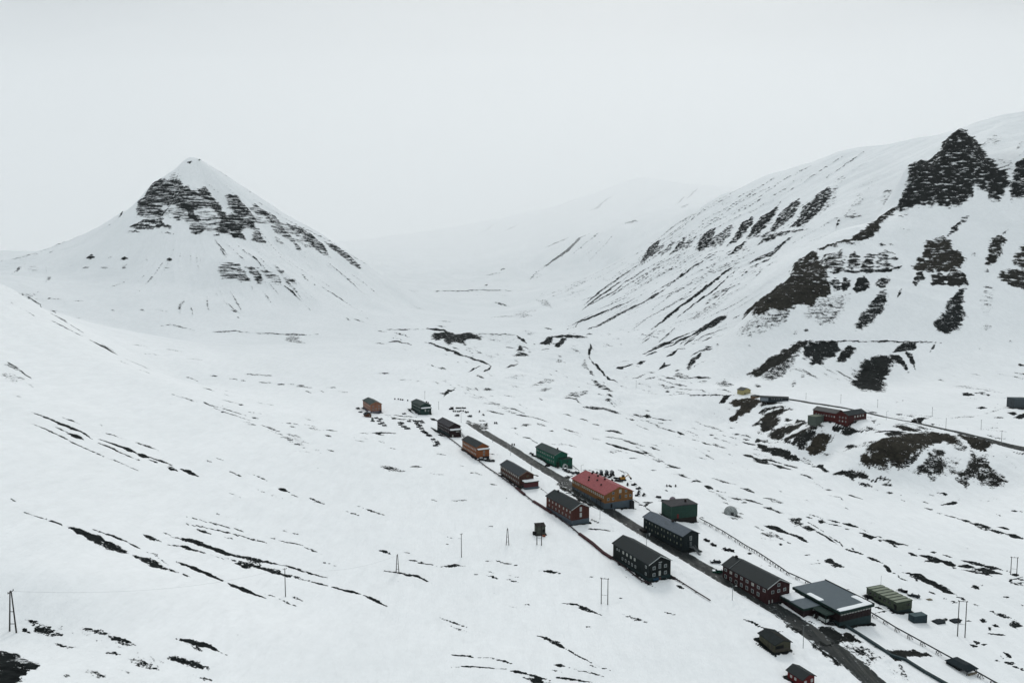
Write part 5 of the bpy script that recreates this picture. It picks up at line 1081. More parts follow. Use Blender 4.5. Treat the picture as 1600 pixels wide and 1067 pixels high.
def base_h(x, y):
    x = np.asarray(x, float); y = np.asarray(y, float); sh = x.shape
    x = x.ravel(); y = y.ravel(); n = len(CTRL)
    z = WRBF[n] + WRBF[n+1]*x/1000 + WRBF[n+2]*y/1000
    for s in range(0, len(x), 200000):
        xs = x[s:s+200000]; ys = y[s:s+200000]; acc = np.zeros_like(xs)
        for k in range(n):
            acc += WRBF[k]*np.sqrt((xs-CTRL[k, 0])**2+(ys-CTRL[k, 1])**2+RC2)
        z[s:s+200000] += acc
    return z.reshape(sh)

def sstep(a, b, x):
    t = np.clip((x-a)/(b-a), 0, 1); return t*t*(3-2*t)

ROAD = np.array(ROAD_PTS, dtype=float)
def seg_dist(x, y, P):
    """distance to polyline P and side sign"""
    d = np.full(x.shape, 1e9)
    for (ax, ay), (bx, by) in zip(P[:-1, :2], P[1:, :2]):
        vx, vy = bx-ax, by-ay
        t = np.clip(((x-ax)*vx+(y-ay)*vy)/(vx*vx+vy*vy), 0, 1)
        d = np.minimum(d, np.hypot(x-ax-t*vx, y-ay-t*vy))
    return d

def relief(x, y):
    """snow relief on top of the base surface"""
    r = np.hypot(x, y)
    # town strip is smooth
    town = sstep(160, 40, np.abs(x-(98-(y-237)*.43)-5))*sstep(700, 560, y)
    z = 1.1*fbm(x/70, y/70, 3, 11)*(1-.7*town)
    z += .35*fbm(x/17, y/17, 2, 21)*(1-.2*town)
    # hummocky valley bottom and moraine
    mor = sstep(560, 720, y)*sstep(1500, 1250, y)*sstep(170, 60, np.abs(x-40-(y-1000)*-.1))
    z += mor*(4.5*fbm(x/55, y/55, 3, 31)+1.5*ridged(x/30, y/30, 2, 35))
    riv = sstep(140, 30, np.abs(x-(190-(y-430)*.42)))*sstep(750, 600, y)
    z += riv*.9*fbm((x+.43*y)/18, (y-.43*x)/60, 3, 41)
    # mountains: gullies along the fall line
    mt = sstep(60, 140, base_z(x, y))
    w = vnoise(x/240, y/240, 51)*40
    fl = sstep(250, 420, x)          # right flank strikes along the valley
    s1 = (y+.22*x+w)
    z += mt*fl*4.5*ridged(s1/75, x/900, 3, 55)*sstep(2600, 2300, y)
    ls = sstep(-300, -500, x)*sstep(900, 1200, y)*sstep(2600, 2200, y)
    ang = np.arctan2(y-1720, x+783)
    z += ls*mt*(3.2*ridged(ang*8+w*.03+.5*fbm(x/160, y/160, 2, 63), np.hypot(x+783, y-1720)/500, 3, 61))
    far = sstep(2300, 2800, y)
    z += far*22*ridged(x/420+.2*w/40, y/420, 4, 71)*.8
    z += mt*3.0*fbm(x/60, y/60, 3, 81)
    return z

_bz = {}
def base_z(x, y):
    k = (id(x), id(y))
    if _bz.get('k') == k: return _bz['v']
    v = base_h(x, y); _bz['k'] = k; _bz['v'] = v; _bz['r'] = (x, y)
    return v

def ground(x, y):
    """height of the snow surface without the rock roughness"""
    x = np.asarray(x, float); y = np.asarray(y, float)
    b = base_z(x, y); z = b + relief(x, y)
    near = (y > 120) & (y < 640) & (x > -120) & (x < 220)
    if near.any():
        xs = x[near]; ys = y[near]
        d = seg_dist(xs, ys, ROAD)
        k = sstep(16, 5, d)
        zz = z[near]*(1-k) + (b[near]-.35)*k
        berm = np.exp(-((d-6.6)/1.3)**2)*(.55+.4*vnoise(xs/7, ys/7, 91))
        bank = sstep(6, 9, d)*sstep(20, 12, d)*np.maximum(0, ridged(xs/6, ys/6, 3, 95)+.1)*.75
        z = z.copy(); z[near] = zz+berm+bank
    return z
# ------------------------------------------------------------------ bare-ground patches, with dark strips beside the far blocks: polygons in world metres
def decode(s):
    out = []
    for l in s.strip().split('\n'):
        h, p = l.split('|'); d, b = h.split(',')
        q = np.array([float(c)/10 for c in p.split()]).reshape(-1, 2)
        out.append((float(d), float(b), q))
    return out

def build_terrain():
    ts = np.concatenate([np.linspace(-1.7, -.8, 36)[:-1], np.arange(-.80, .8001, .00125), np.linspace(.8, 1.7, 36)[1:]])
    ys = [92.]
    while ys[-1] < 6600:
        y = ys[-1]
        st = .7 if y < 250 else 1.1 if y < 450 else 1.8 if y < 750 else 1.7 if y < 1250 else 2.4 if y < 2100 else 2.4+(y-2100)*.0085
        ys.append(y+st)
    ys = np.array(ys); nx, ny = len(ts), len(ys)
    X = ts[None]*ys[:, None]; Y = np.broadcast_to(ys[:, None], X.shape).copy()
    Z = ground(X, Y)
    rock = np.zeros_like(X); brown = np.zeros_like(X)
    for d, b, P in decode(PATCHES):
        x0, y0 = P.min(0)-4; x1, y1 = P.max(0)+4
        area = abs(.5*np.sum(P[:, 0]*np.roll(P[:, 1], -1)-P[:, 1]*np.roll(P[:, 0], -1)))
        per = np.hypot(*(P-np.roll(P, -1, 0)).T).sum()
        s = min(max(1.1*area/per, .25), 8)
        i0, i1 = np.searchsorted(ys, [y0, y1])
        if i1 <= i0: continue
        yc = ys[i0:i1]
        c = np.array([x0/yc[0], x0/yc[-1], x1/yc[0], x1/yc[-1]])
        j0, j1 = np.searchsorted(ts, [c.min(), c.max()])
        if j1 <= j0: continue
        sx = X[i0:i1, j0:j1]; sy = Y[i0:i1, j0:j1]
        m = (sx > x0) & (sx < x1)
        px = sx[m]; py = sy[m]
        ins = np.zeros(px.shape, bool); dist = np.full(px.shape, 1e9)
        for (ax, ay), (bx, by) in zip(P, np.roll(P, -1, 0)):
            if ay != by:
                cr_ = ((ay > py) != (by > py)) & (px < (bx-ax)*(py-ay)/(by-ay)+ax)
                ins ^= cr_
            vx, vy = bx-ax, by-ay; L = vx*vx+vy*vy+1e-9
            t = np.clip(((px-ax)*vx+(py-ay)*vy)/L, 0, 1)
            dist = np.minimum(dist, np.hypot(px-ax-t*vx, py-ay-t*vy))
        sd = np.where(ins, dist, -dist)
        L_ = 2.0*max(1, py.mean()/260) if len(py) else 2
        sd = sd+(.55*s+.12)*fbm(px/L_, py/(L_*1.3), 3, 201)+(.28*s)*vnoise(px/(L_*4), py/(L_*4), 207)
        v = d*sstep(-.85*s-.15, .45*s, sd)
        R_ = rock[i0:i1, j0:j1]; B_ = brown[i0:i1, j0:j1]
        old = R_[m]; R_[m] = np.maximum(old, v)
        ob = B_[m]; B_[m] = np.where(v > old, b, ob)
    # scattered thaw specks drawn out along the valley floor
    u_ = X+.43*Y; w_ = Y-.43*X
    flr = sstep(330, 420, Y)*sstep(1500, 1200, Y)*sstep(-40, 20, X+.30*(Y-420)+20*fbm(X/60, Y/60, 2, 401))*sstep(70, 40, Z)
    st = fbm(u_/9, w_/46, 4, 411)+.55*fbm(X/120, Y/120, 2, 421)
    spk = flr*sstep(.30, .75, st)*.62
    ff = sstep(1450, 1650, Y)*sstep(3300, 2900, Y)*sstep(150, 110, Z)*sstep(-500, -300, X)
    spk = np.maximum(spk, ff*sstep(.35, .8, fbm(X/90+Y/300, Y/22, 4, 451)+.4*fbm(X/200, Y/200, 2, 461))*.5)
    # fine runnels down the fall line of the long right slope and of the left peak
    s1 = Y+.22*X
    rf_ = sstep(170, 260, X+.21*(Y-1400))*sstep(880, 1000, Y)*sstep(2300, 2100, Y)*sstep(25, 45, Z)*sstep(430, 380, Z)*sstep(1250, 1150, X*1.35+Y*.15)
    lin_ = fbm(s1/9+.6*vnoise(X/90, Y/90, 471), X/260, 3, 473)+.45*fbm(X/150, Y/150, 2, 477)
    rf_ = rf_*(1-sstep(1230, 1130, Y)*sstep(360, 440, X))
    spk = np.maximum(spk, rf_*sstep(.16, .55, lin_)*.64)
    rs_ = np.hypot(X+783, Y-1715); an_ = np.arctan2(Y-1715, X+783)
    sf_ = sstep(150, 230, rs_)*sstep(800, 600, rs_)*sstep(55, 80, Z)*sstep(-1.9, -1.5, an_)*sstep(.4, .1, an_)
    lin2 = fbm(an_*44+.5*vnoise(X/70, Y/70, 481), rs_/260, 3, 483)+.5*fbm(X/160, Y/160, 2, 487)
    spk = np.maximum(spk, sf_*sstep(.30, .7, lin2)*.6)
    lf = sstep(-20, -90, X)*sstep(150, 200, Y)*sstep(700, 560, Y)
    st2 = fbm(X/60+Y/260, Y/14-X/40, 4, 431)+.5*fbm(X/150, Y/150, 2, 441)
    spk = np.maximum(spk, lf*sstep(.50, .95, st2)*.5)
    nearroad = (Y < 640) & (Y > 150) & (np.abs(X-(98-(Y-237)*.43)) < 60)
    spk = np.where(nearroad, 0, spk)
    rock = np.maximum(rock, spk)
    # melt gaps of dark gravel round the houses, doubling as painted contact shade
    for k_, th_, L_, W_ in (('h1', -26, 25, 9.2), ('h2', -27, 23, 9.2), ('h3', -26.5, 24.5, 8.6), ('h4', -25.5, 24.8, 8.2), ('h5', -23.5, 27.5, 8.6), ('h6', -26.5, 24.6, 9.8), ('h7', -26, 25, 9.6),
                            ('h8', -24.5, 34, 17.2), ('h9', -26, 28.6, 8.8), ('h10', -25.5, 25, 10.6), ('h13', -24.5, 24, 11.2), ('hall', -22, 21, 15.4), ('shed', -18, 9.5, 15.6), ('shed2', -18, 7.8, 6.2), ('hut3', -25, 5.6, 5), ('ghut', -19, 14.5, 7.4), ('redh', -31, 31, 11)):
        bx_, by_ = PL['houses'][k_][:2]; t_ = R(th_)
        i0, i1 = np.searchsorted(ys, [by_-24, by_+44])
        xs_ = X[i0:i1]; yy_ = Y[i0:i1]
        lx_ = (xs_-bx_)*math.cos(t_)-(yy_-by_)*math.sin(t_); ly_ = (xs_-bx_)*math.sin(t_)+(yy_-by_)*math.cos(t_)
        dd_ = np.hypot(np.maximum(np.maximum(-lx_, lx_-W_), 0), np.maximum(np.maximum(-ly_, ly_-L_), 0))
        v_ = .97*sstep(2.1, .7, dd_+1.1*vnoise(xs_/3.5, yy_/3.5, 500+int(L_)))
        rock[i0:i1] = np.maximum(rock[i0:i1], v_)
    # rough bare rock and drift edges in the mesh itself
    far = sstep(350, 1200, Y)
    rough = (.35+far*3.2)*fbm(X/(4+far*12), Y/(4+far*12), 3, 101) + far*2.6*ridged(X/35, Y/35, 2, 105)*sstep(80, 160, Z)
    Z = Z + rock*rough + rock*far*1.0
    n = nx*ny
    co = np.empty((n, 3), np.float32); co[:, 0] = X.ravel(); co[:, 1] = Y.ravel(); co[:, 2] = Z.ravel()
    me = bpy.data.meshes.new('terrain')
    me.vertices.add(n); me.vertices.foreach_set('co', co.ravel())
    i = np.arange(ny-1)[:, None]*nx+np.arange(nx-1)[None]
    f = np.stack([i, i+1, i+nx+1, i+nx], -1).reshape(-1, 4)
    m = len(f)
    me.loops.add(m*4); me.loops.foreach_set('vertex_index', f.ravel().astype(np.int32))
    me.polygons.add(m); me.polygons.foreach_set('loop_start', np.arange(0, m*4, 4, dtype=np.int32))
    me.polygons.foreach_set('use_smooth', np.ones(m, bool))
    me.update(calc_edges=True)
    for nm, a in (('rock', rock), ('brown', brown)):
        at = me.attributes.new(nm, 'FLOAT', 'POINT'); at.data.foreach_set('value', a.ravel().astype(np.float32))
    ob = bpy.data.objects.new('snowy_ground', me); COL.objects.link(ob)
    ob['kind'] = 'structure'
    return ob

class Mat:
    """small helper round one node material"""
    def __init__(s, name, rough=.8, metallic=0.0):
        s.m = bpy.data.materials.new(name); s.m.use_nodes = True; s.t = s.m.node_tree
        s.b = s.t.nodes['Principled BSDF']; s.b.inputs['Roughness'].default_value = rough
        s.b.inputs['Metallic'].default_value = metallic
        s.b.inputs['Specular IOR Level'].default_value = .18
    def n(s, kind, **kw):
        n = s.t.nodes.new(kind)
        for k, v in kw.items(): setattr(n, k, v)
        return n
    def l(s, a, b): s.t.links.new(a, b)
    def math(s, op, a, b=None, clamp=False):
        n = s.n('ShaderNodeMath', operation=op, use_clamp=clamp)
        for i, v in enumerate((a, b)):
            if v is None: continue
            if isinstance(v, (int, float)): n.inputs[i].default_value = v
            else: s.l(v, n.inputs[i])
        return n.outputs[0]
    def noise(s, vec, scale, detail=3, rough=.55):
        n = s.n('ShaderNodeTexNoise'); n.inputs['Scale'].default_value = scale
        n.inputs['Detail'].default_value = detail; n.inputs['Roughness'].default_value = rough
        if vec is not None: s.l(vec, n.inputs['Vector'])
        return n.outputs['Fac']
    def mapr(s, v, a, b, c=0, d=1, smooth=False):
        n = s.n('ShaderNodeMapRange'); n.inputs[1].default_value = a; n.inputs[2].default_value = b
        n.inputs[3].default_value = c; n.inputs[4].default_value = d
        if smooth: n.interpolation_type = 'SMOOTHSTEP'
        s.l(v, n.inputs[0]); return n.outputs[0]
    def mix(s, f, a, b):
        n = s.n('ShaderNodeMix', data_type='RGBA')
        for k, v in ((0, f), ('A', a), ('B', b)):
            if isinstance(v, (int, float)): n.inputs[k].default_value = v
            elif isinstance(v, tuple): n.inputs[k].default_value = (*v, 1)
            else: s.l(v, n.inputs[k])
        return n.outputs['Result']
    def bump(s, h, strength, dist):
        n = s.n('ShaderNodeBump'); n.inputs['Strength'].default_value = strength; n.inputs['Distance'].default_value = dist
        s.l(h, n.inputs['Height']); s.l(n.outputs[0], s.b.inputs['Normal'])
    def color(s, c):
        if isinstance(c, tuple): s.b.inputs['Base Color'].default_value = (*c, 1)
        else: s.l(c, s.b.inputs['Base Color'])

def ground_material():
    M = Mat('snow_and_bare_ground', .85)
    geo = M.n('ShaderNodeNewGeometry'); P = geo.outputs['Position']
    mp = M.n('ShaderNodeMapping'); mp.inputs['Scale'].default_value = (1, 1, 2.6); M.l(P, mp.inputs[0])
    PS = mp.outputs[0]
    a = M.n('ShaderNodeAttribute', attribute_name='rock').outputs['Fac']
    br = M.n('ShaderNodeAttribute', attribute_name='brown').outputs['Fac']
    n1 = M.noise(PS, .16, 7, .66)
    n2 = M.noise(PS, .9, 4, .6)
    n3 = M.noise(P, 3.2, 3, .6)
    nn = M.math('ADD', M.math('ADD', M.math('MULTIPLY', n1, .48), M.math('MULTIPLY', n2, .34)), M.math('MULTIPLY', n3, .18))
    # on the mountains the snow lies on level ledges of the strata
    mc = M.n('ShaderNodeMapping'); mc.inputs['Scale'].default_value = (.085, .085, .33); M.l(P, mc.inputs[0])
    cl = M.noise(mc.outputs[0], 1.0, 8, .62)
    sz = M.n('ShaderNodeSeparateXYZ'); M.l(P, sz.inputs[0])
    m2 = M.n('ShaderNodeMapping'); m2.inputs['Scale'].default_value = (.030, .030, .34); M.l(P, m2.inputs[0])
    cw = M.n('ShaderNodeMix', data_type='FLOAT'); M.l(M.mapr(sz.outputs['X'], -200, -260), cw.inputs[0]); M.l(cl, cw.inputs[2]); M.l(M.noise(m2.outputs[0], 1.0, 8, .66), cw.inputs[3])
    cl = cw.outputs[0]
    zf = M.mapr(sz.outputs['Z'], 70, 140)
    mf = M.n('ShaderNodeMix', data_type='FLOAT'); M.l(M.math('MULTIPLY', zf, .6), mf.inputs[0]); M.l(nn, mf.inputs[2]); M.l(cl, mf.inputs[3])
    nn = M.mapr(mf.outputs[0], .37, .63)
    a0 = a
    a = M.math('MULTIPLY', a, M.mapr(zf, 0, 1, .93, .83))
    # threshold of the patch value against the noise
    df = M.math('SUBTRACT', M.math('MULTIPLY', a, 1.04), nn)
    df = M.math('MULTIPLY', df, M.mapr(zf, 0, 1, 1.0, .42))
    mask = M.mapr(df, -.02, .09, 0, 1, True)
    gate = M.mapr(a, .03, .09)
    mask = M.math('MULTIPLY', mask, gate)
    # rock and earth colours
    v = M.noise(PS, .35, 5, .6)
    sm = M.n('ShaderNodeMapping'); sm.inputs['Scale'].default_value = (.012, .012, .16); M.l(P, sm.inputs[0])
    v = M.math('ADD', M.math('MULTIPLY', v, .55), M.math('MULTIPLY', M.noise(sm.outputs[0], 1.0, 6, .65), .45))
    v = M.math('ADD', M.math('MULTIPLY', v, .7), M.math('MULTIPLY', M.noise(P, .12, 6, .7), .3))
    dark = M.mix(M.mapr(v, .38, .62), (.0015, .0028, .003), (.016, .020, .020))
    earth = M.mix(M.mapr(v, .38, .62), (.007, .0065, .005), (.055, .047, .034))
    rockc = M.mix(br, dark, earth)
    # snow, its wind-crust texture put into the colour along with faint dust
    w = M.mapr(M.noise(P, .012, 5, .6), .35, .65)
    snow = M.mix(w, (.86, .875, .88), (.91, .92, .925))
    wm = M.n('ShaderNodeMapping'); wm.inputs['Rotation'].default_value = (0, 0, R(25)); wm.inputs['Scale'].default_value = (.25, .07, .25); M.l(P, wm.inputs[0])
    fine = M.math('MULTIPLY', M.mapr(M.noise(P, .5, 3, .6), .35, .65, .975, 1.0), M.mapr(M.noise(wm.outputs[0], 1.0, 6, .65), .32, .62, .945, 1.0))
    vm = M.n('ShaderNodeVectorMath', operation='SCALE'); M.l(snow, vm.inputs[0]); M.l(fine, vm.inputs['Scale'])
    M.color(M.mix(mask, vm.outputs[0], rockc))
    M.l(M.mapr(mask, 0, 1, .75, .95), M.b.inputs['Roughness'])
    M.l(M.mapr(mask, 0, 1, .3, .06), M.b.inputs['Specular IOR Level'])
    h = M.math('ADD', M.math('MULTIPLY', M.math('SUBTRACT', 1.0, mask), .55), M.math('MULTIPLY', M.noise(P, .22, 5, .6), .45))
    sa = M.n('ShaderNodeMapping'); sa.inputs['Rotation'].default_value = (0, 0, R(-30)); sa.inputs['Scale'].default_value = (.35, .06, .3); M.l(P, sa.inputs[0])
    h = M.math('ADD', h, M.math('MULTIPLY', M.noise(sa.outputs[0], 1.0, 5, .6), .8))
    M.bump(h, .7, 1.4)
    return M.m

terrain = build_terrain()
terrain.data.materials.append(ground_material())
# ------------------------------------------------------------------ helpers for things
def lin(r, g, b, k=.56):
    f = lambda c: (c/255/12.92 if c <= 10 else ((c/255+.055)/1.055)**2.4)*k
    return tuple(min(f(c), .9) for c in (r, g, b))

def paint(name, rgb, planks=None, rough=.75, var=.22, k=.56):
    M = Mat(name, rough); c = lin(*rgb, k)
    tcn = M.n('ShaderNodeTexCoord'); P = tcn.outputs['Object']
    n = M.mapr(M.noise(P, .9, 5, .65), .3, .7)
    d = tuple(v*(1-var) for v in c); u = tuple(min(v*(1+var), .9) for v in c)
    col = M.mix(n, d, u)
    if planks:
        w = M.n('ShaderNodeTexWave', wave_type='BANDS', bands_direction=planks[0], wave_profile='SAW')
        w.inputs['Scale'].default_value = planks[1]; w.inputs['Distortion'].default_value = 0
        M.l(P, w.inputs[0])
        s = M.mapr(w.outputs['Fac'], .82, .98, 1, .62)
        vm = M.n('ShaderNodeVectorMath', operation='SCALE'); M.l(col, vm.inputs[0]); M.l(s, vm.inputs['Scale']); col = vm.outputs[0]
        M.bump(w.outputs['Fac'], .5, .04)
    M.color(col)
    return M.m

def glass(name, rgb, rough=.12):
    M = Mat(name, rough); M.b.inputs['Specular IOR Level'].default_value = .5
    tcn = M.n('ShaderNodeTexCoord'); c = lin(*rgb)
    M.color(M.mix(M.mapr(M.noise(tcn.outputs['Object'], .35, 2), .35, .65), tuple(v*.6 for v in c), c))
    return M.m

def snow_mat():
    M = Mat('settled_snow', .8); geo = M.n('ShaderNodeNewGeometry')
    n = M.mapr(M.noise(geo.outputs['Position'], .8, 4, .6), .3, .7)
    M.color(M.mix(n, (.79, .815, .83), (.87, .885, .895))); M.bump(n, .3, .2)
    return M.m
SNOW = snow_mat()
WHITE = paint('white_trim', (214, 220, 218)); PALE = glass('curtained_pane', (206, 208, 196), .3)
DIM = glass('grey_pane', (105, 118, 120)); DARKP = glass('dark_pane', (30, 40, 44))
BLACK = paint('dark_opening', (18, 22, 24)); WOOD = paint('grey_timber', (88, 84, 76), ('Z', 2), .9, .3)
STEEL = paint('galvanised_steel', (120, 126, 128), None, .45)
DWOOD = paint('tarred_timber', (48, 44, 42), None, .9, .3)
CONC = paint('grey_concrete', (92, 104, 110), None, .9, .15)
RUBBER = paint('black_rubber', (22, 24, 26), None, .8)

class MB:
    def __init__(s): s.v = []; s.f = []; s.m = []; s.sm = False
    def add(s, vs, fs, mi=0):
        o = len(s.v); s.v += [tuple(p) for p in vs]; s.f += [tuple(o+i for i in f) for f in fs]; s.m += [mi]*len(fs)
    def box(s, a, b, mi=0):
        (x0, y0, z0), (x1, y1, z1) = a, b
        s.add([(x0,y0,z0),(x1,y0,z0),(x1,y1,z0),(x0,y1,z0),(x0,y0,z1),(x1,y0,z1),(x1,y1,z1),(x0,y1,z1)],
              [(3,2,1,0),(4,5,6,7),(0,1,5,4),(1,2,6,5),(2,3,7,6),(3,0,4,7)], mi)
    def extr(s, prof, axis, a, b, mi=0):
        """profile (p, q) swept along axis from a to b; axis 'y': p = x, q = z ; axis 'x': p = y, q = z ; axis 'z': p = x, q = y"""
        f = {'y': lambda p, q, t: (p, t, q), 'x': lambda p, q, t: (t, p, q), 'z': lambda p, q, t: (p, q, t)}[axis]
        n = len(prof)
        vs = [f(p, q, a) for p, q in prof]+[f(p, q, b) for p, q in prof]
        fs = [(i, (i+1) % n, n+(i+1) % n, n+i) for i in range(n)]+[tuple(range(n-1, -1, -1)), tuple(range(n, 2*n))]
        s.add(vs, fs, mi)
    def tube(s, p, q, r, r2=None, n=8, mi=0):
        p = Vector(p); q = Vector(q); d = (q-p).normalized(); r2 = r if r2 is None else r2
        a = d.cross(Vector((0, 0, 1)))
        if a.length < .01: a = Vector((1, 0, 0))
        a.normalize(); b = d.cross(a)
        vs = [p+(a*math.cos(t)+b*math.sin(t))*r for t in [2*math.pi*i/n for i in range(n)]]
        vs += [q+(a*math.cos(t)+b*math.sin(t))*r2 for t in [2*math.pi*i/n for i in range(n)]]
        s.add(vs, [(i, (i+1) % n, n+(i+1) % n, n+i) for i in range(n)]+[tuple(range(n-1, -1, -1)), tuple(range(n, 2*n))], mi)
    def build(s, name, mats, parent=None, smooth=False, bevel=0):
        me = bpy.data.meshes.new(name); bm = bmesh.new()
        vs = [bm.verts.new(p) for p in s.v]
        for f, mi in zip(s.f, s.m):
            try: fc = bm.faces.new([vs[i] for i in f]); fc.material_index = mi; fc.smooth = smooth
            except ValueError: pass
        bmesh.ops.recalc_face_normals(bm, faces=bm.faces)
        if bevel: bmesh.ops.bevel(bm, geom=list(bm.edges), offset=bevel, segments=2, affect='EDGES', profile=.5)
        bm.to_mesh(me); bm.free()
        for m in (mats if isinstance(mats, (list, tuple)) else [mats]): me.materials.append(m)
        o = bpy.data.objects.new(name, me); COL.objects.link(o); o.parent = parent
        return o

def tag(o, label=None, cat=None, group=None, kind=None):
    for k, v in (('label', label), ('category', cat), ('group', group), ('kind', kind)):
        if v: o[k] = v
    return o
def empty(name, loc, rz=0):
    o = bpy.data.objects.new(name, None); COL.objects.link(o); o.location = loc; o.rotation_euler = (0, 0, rz); o.empty_display_size = 1
    return o
def copy_tree(o, parent=None):
    c = o.copy(); COL.objects.link(c); c.parent = parent
    for ch in list(o.children): copy_tree(ch, c)
    return c
def gz(x, y): return float(ground(np.array([x]), np.array([y]))[0])

def snow_slab(name, x0, y0, x1, y1, zf, parent, t=.16, seed=0, mat=None):
    """a patch of snow with an uneven edge lying on a surface z = zf(x, y)"""
    rr = random.Random(seed); n = 26; cx, cy = (x0+x1)/2, (y0+y1)/2
    m = MB(); top = []; bot = []
    for i in range(n):
        a = 2*math.pi*i/n; c, s_ = math.cos(a), math.sin(a)
        k = 1/max(abs(c), abs(s_)); k *= 1-.10*rr.random()
        x = cx+c*k*(x1-x0)/2; y = cy+s_*k*(y1-y0)/2
        bot.append((x, y, zf(x, y)+.01)); top.append((cx+(x-cx)*.97, cy+(y-cy)*.97, zf(x, y)+t*(.6+.5*rr.random())))
    ct = (cx, cy, zf(cx, cy)+t)
    vs = bot+top+[ct]
    m.add(vs, [(i, (i+1) % n, n+(i+1) % n, n+i) for i in range(n)]+[(n+i, n+(i+1) % n, 2*n) for i in range(n)])
    return m.build(name, mat or SNOW, parent)

def window(root, face, a, z, w, h, pane=None, frame=None, name='window', Wd=0, y=0.0, x=0.0):
    """face: 'L' on x = x looking -x at y = a ; 'G' on y = y looking -y at x = a"""
    f = MB(); p = MB(); e = .09
    if face == 'L':
        for (c0, c1, d0, d1) in ((-w/2, w/2, 0, e), (-w/2, w/2, h-e, h), (-w/2, -w/2+e, e, h-e), (w/2-e, w/2, e, h-e)):
            f.box((x-.09, a+c0, z+d0), (x+.02, a+c1, z+d1))
        p.box((x-.04, a-w/2+e, z+e), (x-.005, a+w/2-e, z+h-e))
    else:
        for (c0, c1, d0, d1) in ((-w/2, w/2, 0, e), (-w/2, w/2, h-e, h), (-w/2, -w/2+e, e, h-e), (w/2-e, w/2, e, h-e)):
            f.box((a+c0, y-.09, z+d0), (a+c1, y+.02, z+d1))
        p.box((a-w/2+e, y-.04, z+e), (a+w/2-e, y-.005, z+h-e))
    o = f.build(name, frame or WHITE, root); p.build('pane', pane or PALE, o)
    return o

def gable_roof(x0, x1, y0, y1, ze, rise, mat, parent, name='roof', ov=.45, th=.22, barge=None, axis='y'):
    """two pitched slabs; ridge along y (or x)"""
    m = MB(); w = x1-x0 if axis == 'y' else y1-y0
    sl = rise/(w/2); o = ov
    c = (x0+x1)/2 if axis == 'y' else (y0+y1)/2; hw = w/2+o
    zr = ze+rise; zl = zr-sl*hw
    prof = [(c-hw, zl), (c, zr), (c+hw, zl), (c+hw, zl+th), (c, zr+th), (c-hw, zl+th)]
    a, b = (y0-o, y1+o) if axis == 'y' else (x0-o, x1+o)
    m.extr(prof, axis, a, b)
    r = m.build(name, mat, parent)
    if barge:
        for end, s in ((a, -1), (b, 1)):
            t0, t1 = (end+s*.005, end+s*.07)
            k = MB()
            k.extr([(c-hw, zl-.06), (c, zr-.06), (c+hw, zl-.06), (c+hw, zl+th+.05), (c, zr+th+.05), (c-hw, zl+th+.05)], axis, min(t0, t1), max(t0, t1))
            k.build('barge_board', barge, r)
    return r

def house(name, key, th, L, W, eave, rise, wallm, roofm, label, cat='house', fz=.9, foundm=None, depth=3.0, barge=None,
          rows=(), grows=(), dz=0.0, group=None, chim=()):
    x, y, z, _ = PL['houses'][key] if isinstance(key, str) else (*key, 0)
    root = empty(name, (x, y, z+dz), R(-th)); tag(root, label, cat, group)
    w = MB()
    w.extr([(0, fz), (W, fz), (W, eave), (W/2, eave+rise), (0, eave)], 'y', 0, L)
    w.build('wall', wallm, root)
    f = MB(); f.box((-.04, -.04, -depth), (W+.04, L+.04, fz)); f.build('foundation', foundm or CONC, root)
    rf = gable_roof(0, W, 0, L, eave, rise, roofm, root, barge=barge)
    for (cy, cw, ch) in chim:
        c = MB(); c.box((W/2-cw/2, cy-cw/2, eave+rise-.3), (W/2+cw/2, cy+cw/2, eave+rise+ch)); c.box((W/2-cw/2-.08, cy-cw/2-.08, eave+rise+ch), (W/2+cw/2+.08, cy+cw/2+.08, eave+rise+ch+.12))
        c.build('chimney', DWOOD, rf)
    rr = random.Random(len(label))
    for (n, zz, w_, h_, y0, y1, panes) in rows:
        for i in range(n):
            if isinstance(n, int): a = y0+(y1-y0)*(i/(n-1) if n > 1 else .5)
            window(root, 'L', a, zz, w_, h_, rr.choice(panes))
    for (xs, zz, w_, h_, pane) in grows:
        for a in xs: window(root, 'G', a, zz, w_, h_, pane)
    return root

def door(root, face, a, z, w, h, mat, y=0.0, x=0.0):
    m = MB(); k = MB()
    if face == 'G':
        m.box((a-w/2, y-.10, z), (a+w/2, y-.005, z+h)); k.box((a+w/2-.2, y-.16, z+h*.45), (a+w/2-.1, y-.10, z+h*.5))
    else:
        m.box((x-.10, a-w/2, z), (x-.005, a+w/2, z+h)); k.box((x-.16, a+w/2-.2, z+h*.45), (x-.10, a+w/2-.1, z+h*.5))
    d = m.build('door', mat, root); k.build('handle', STEEL, d); return d

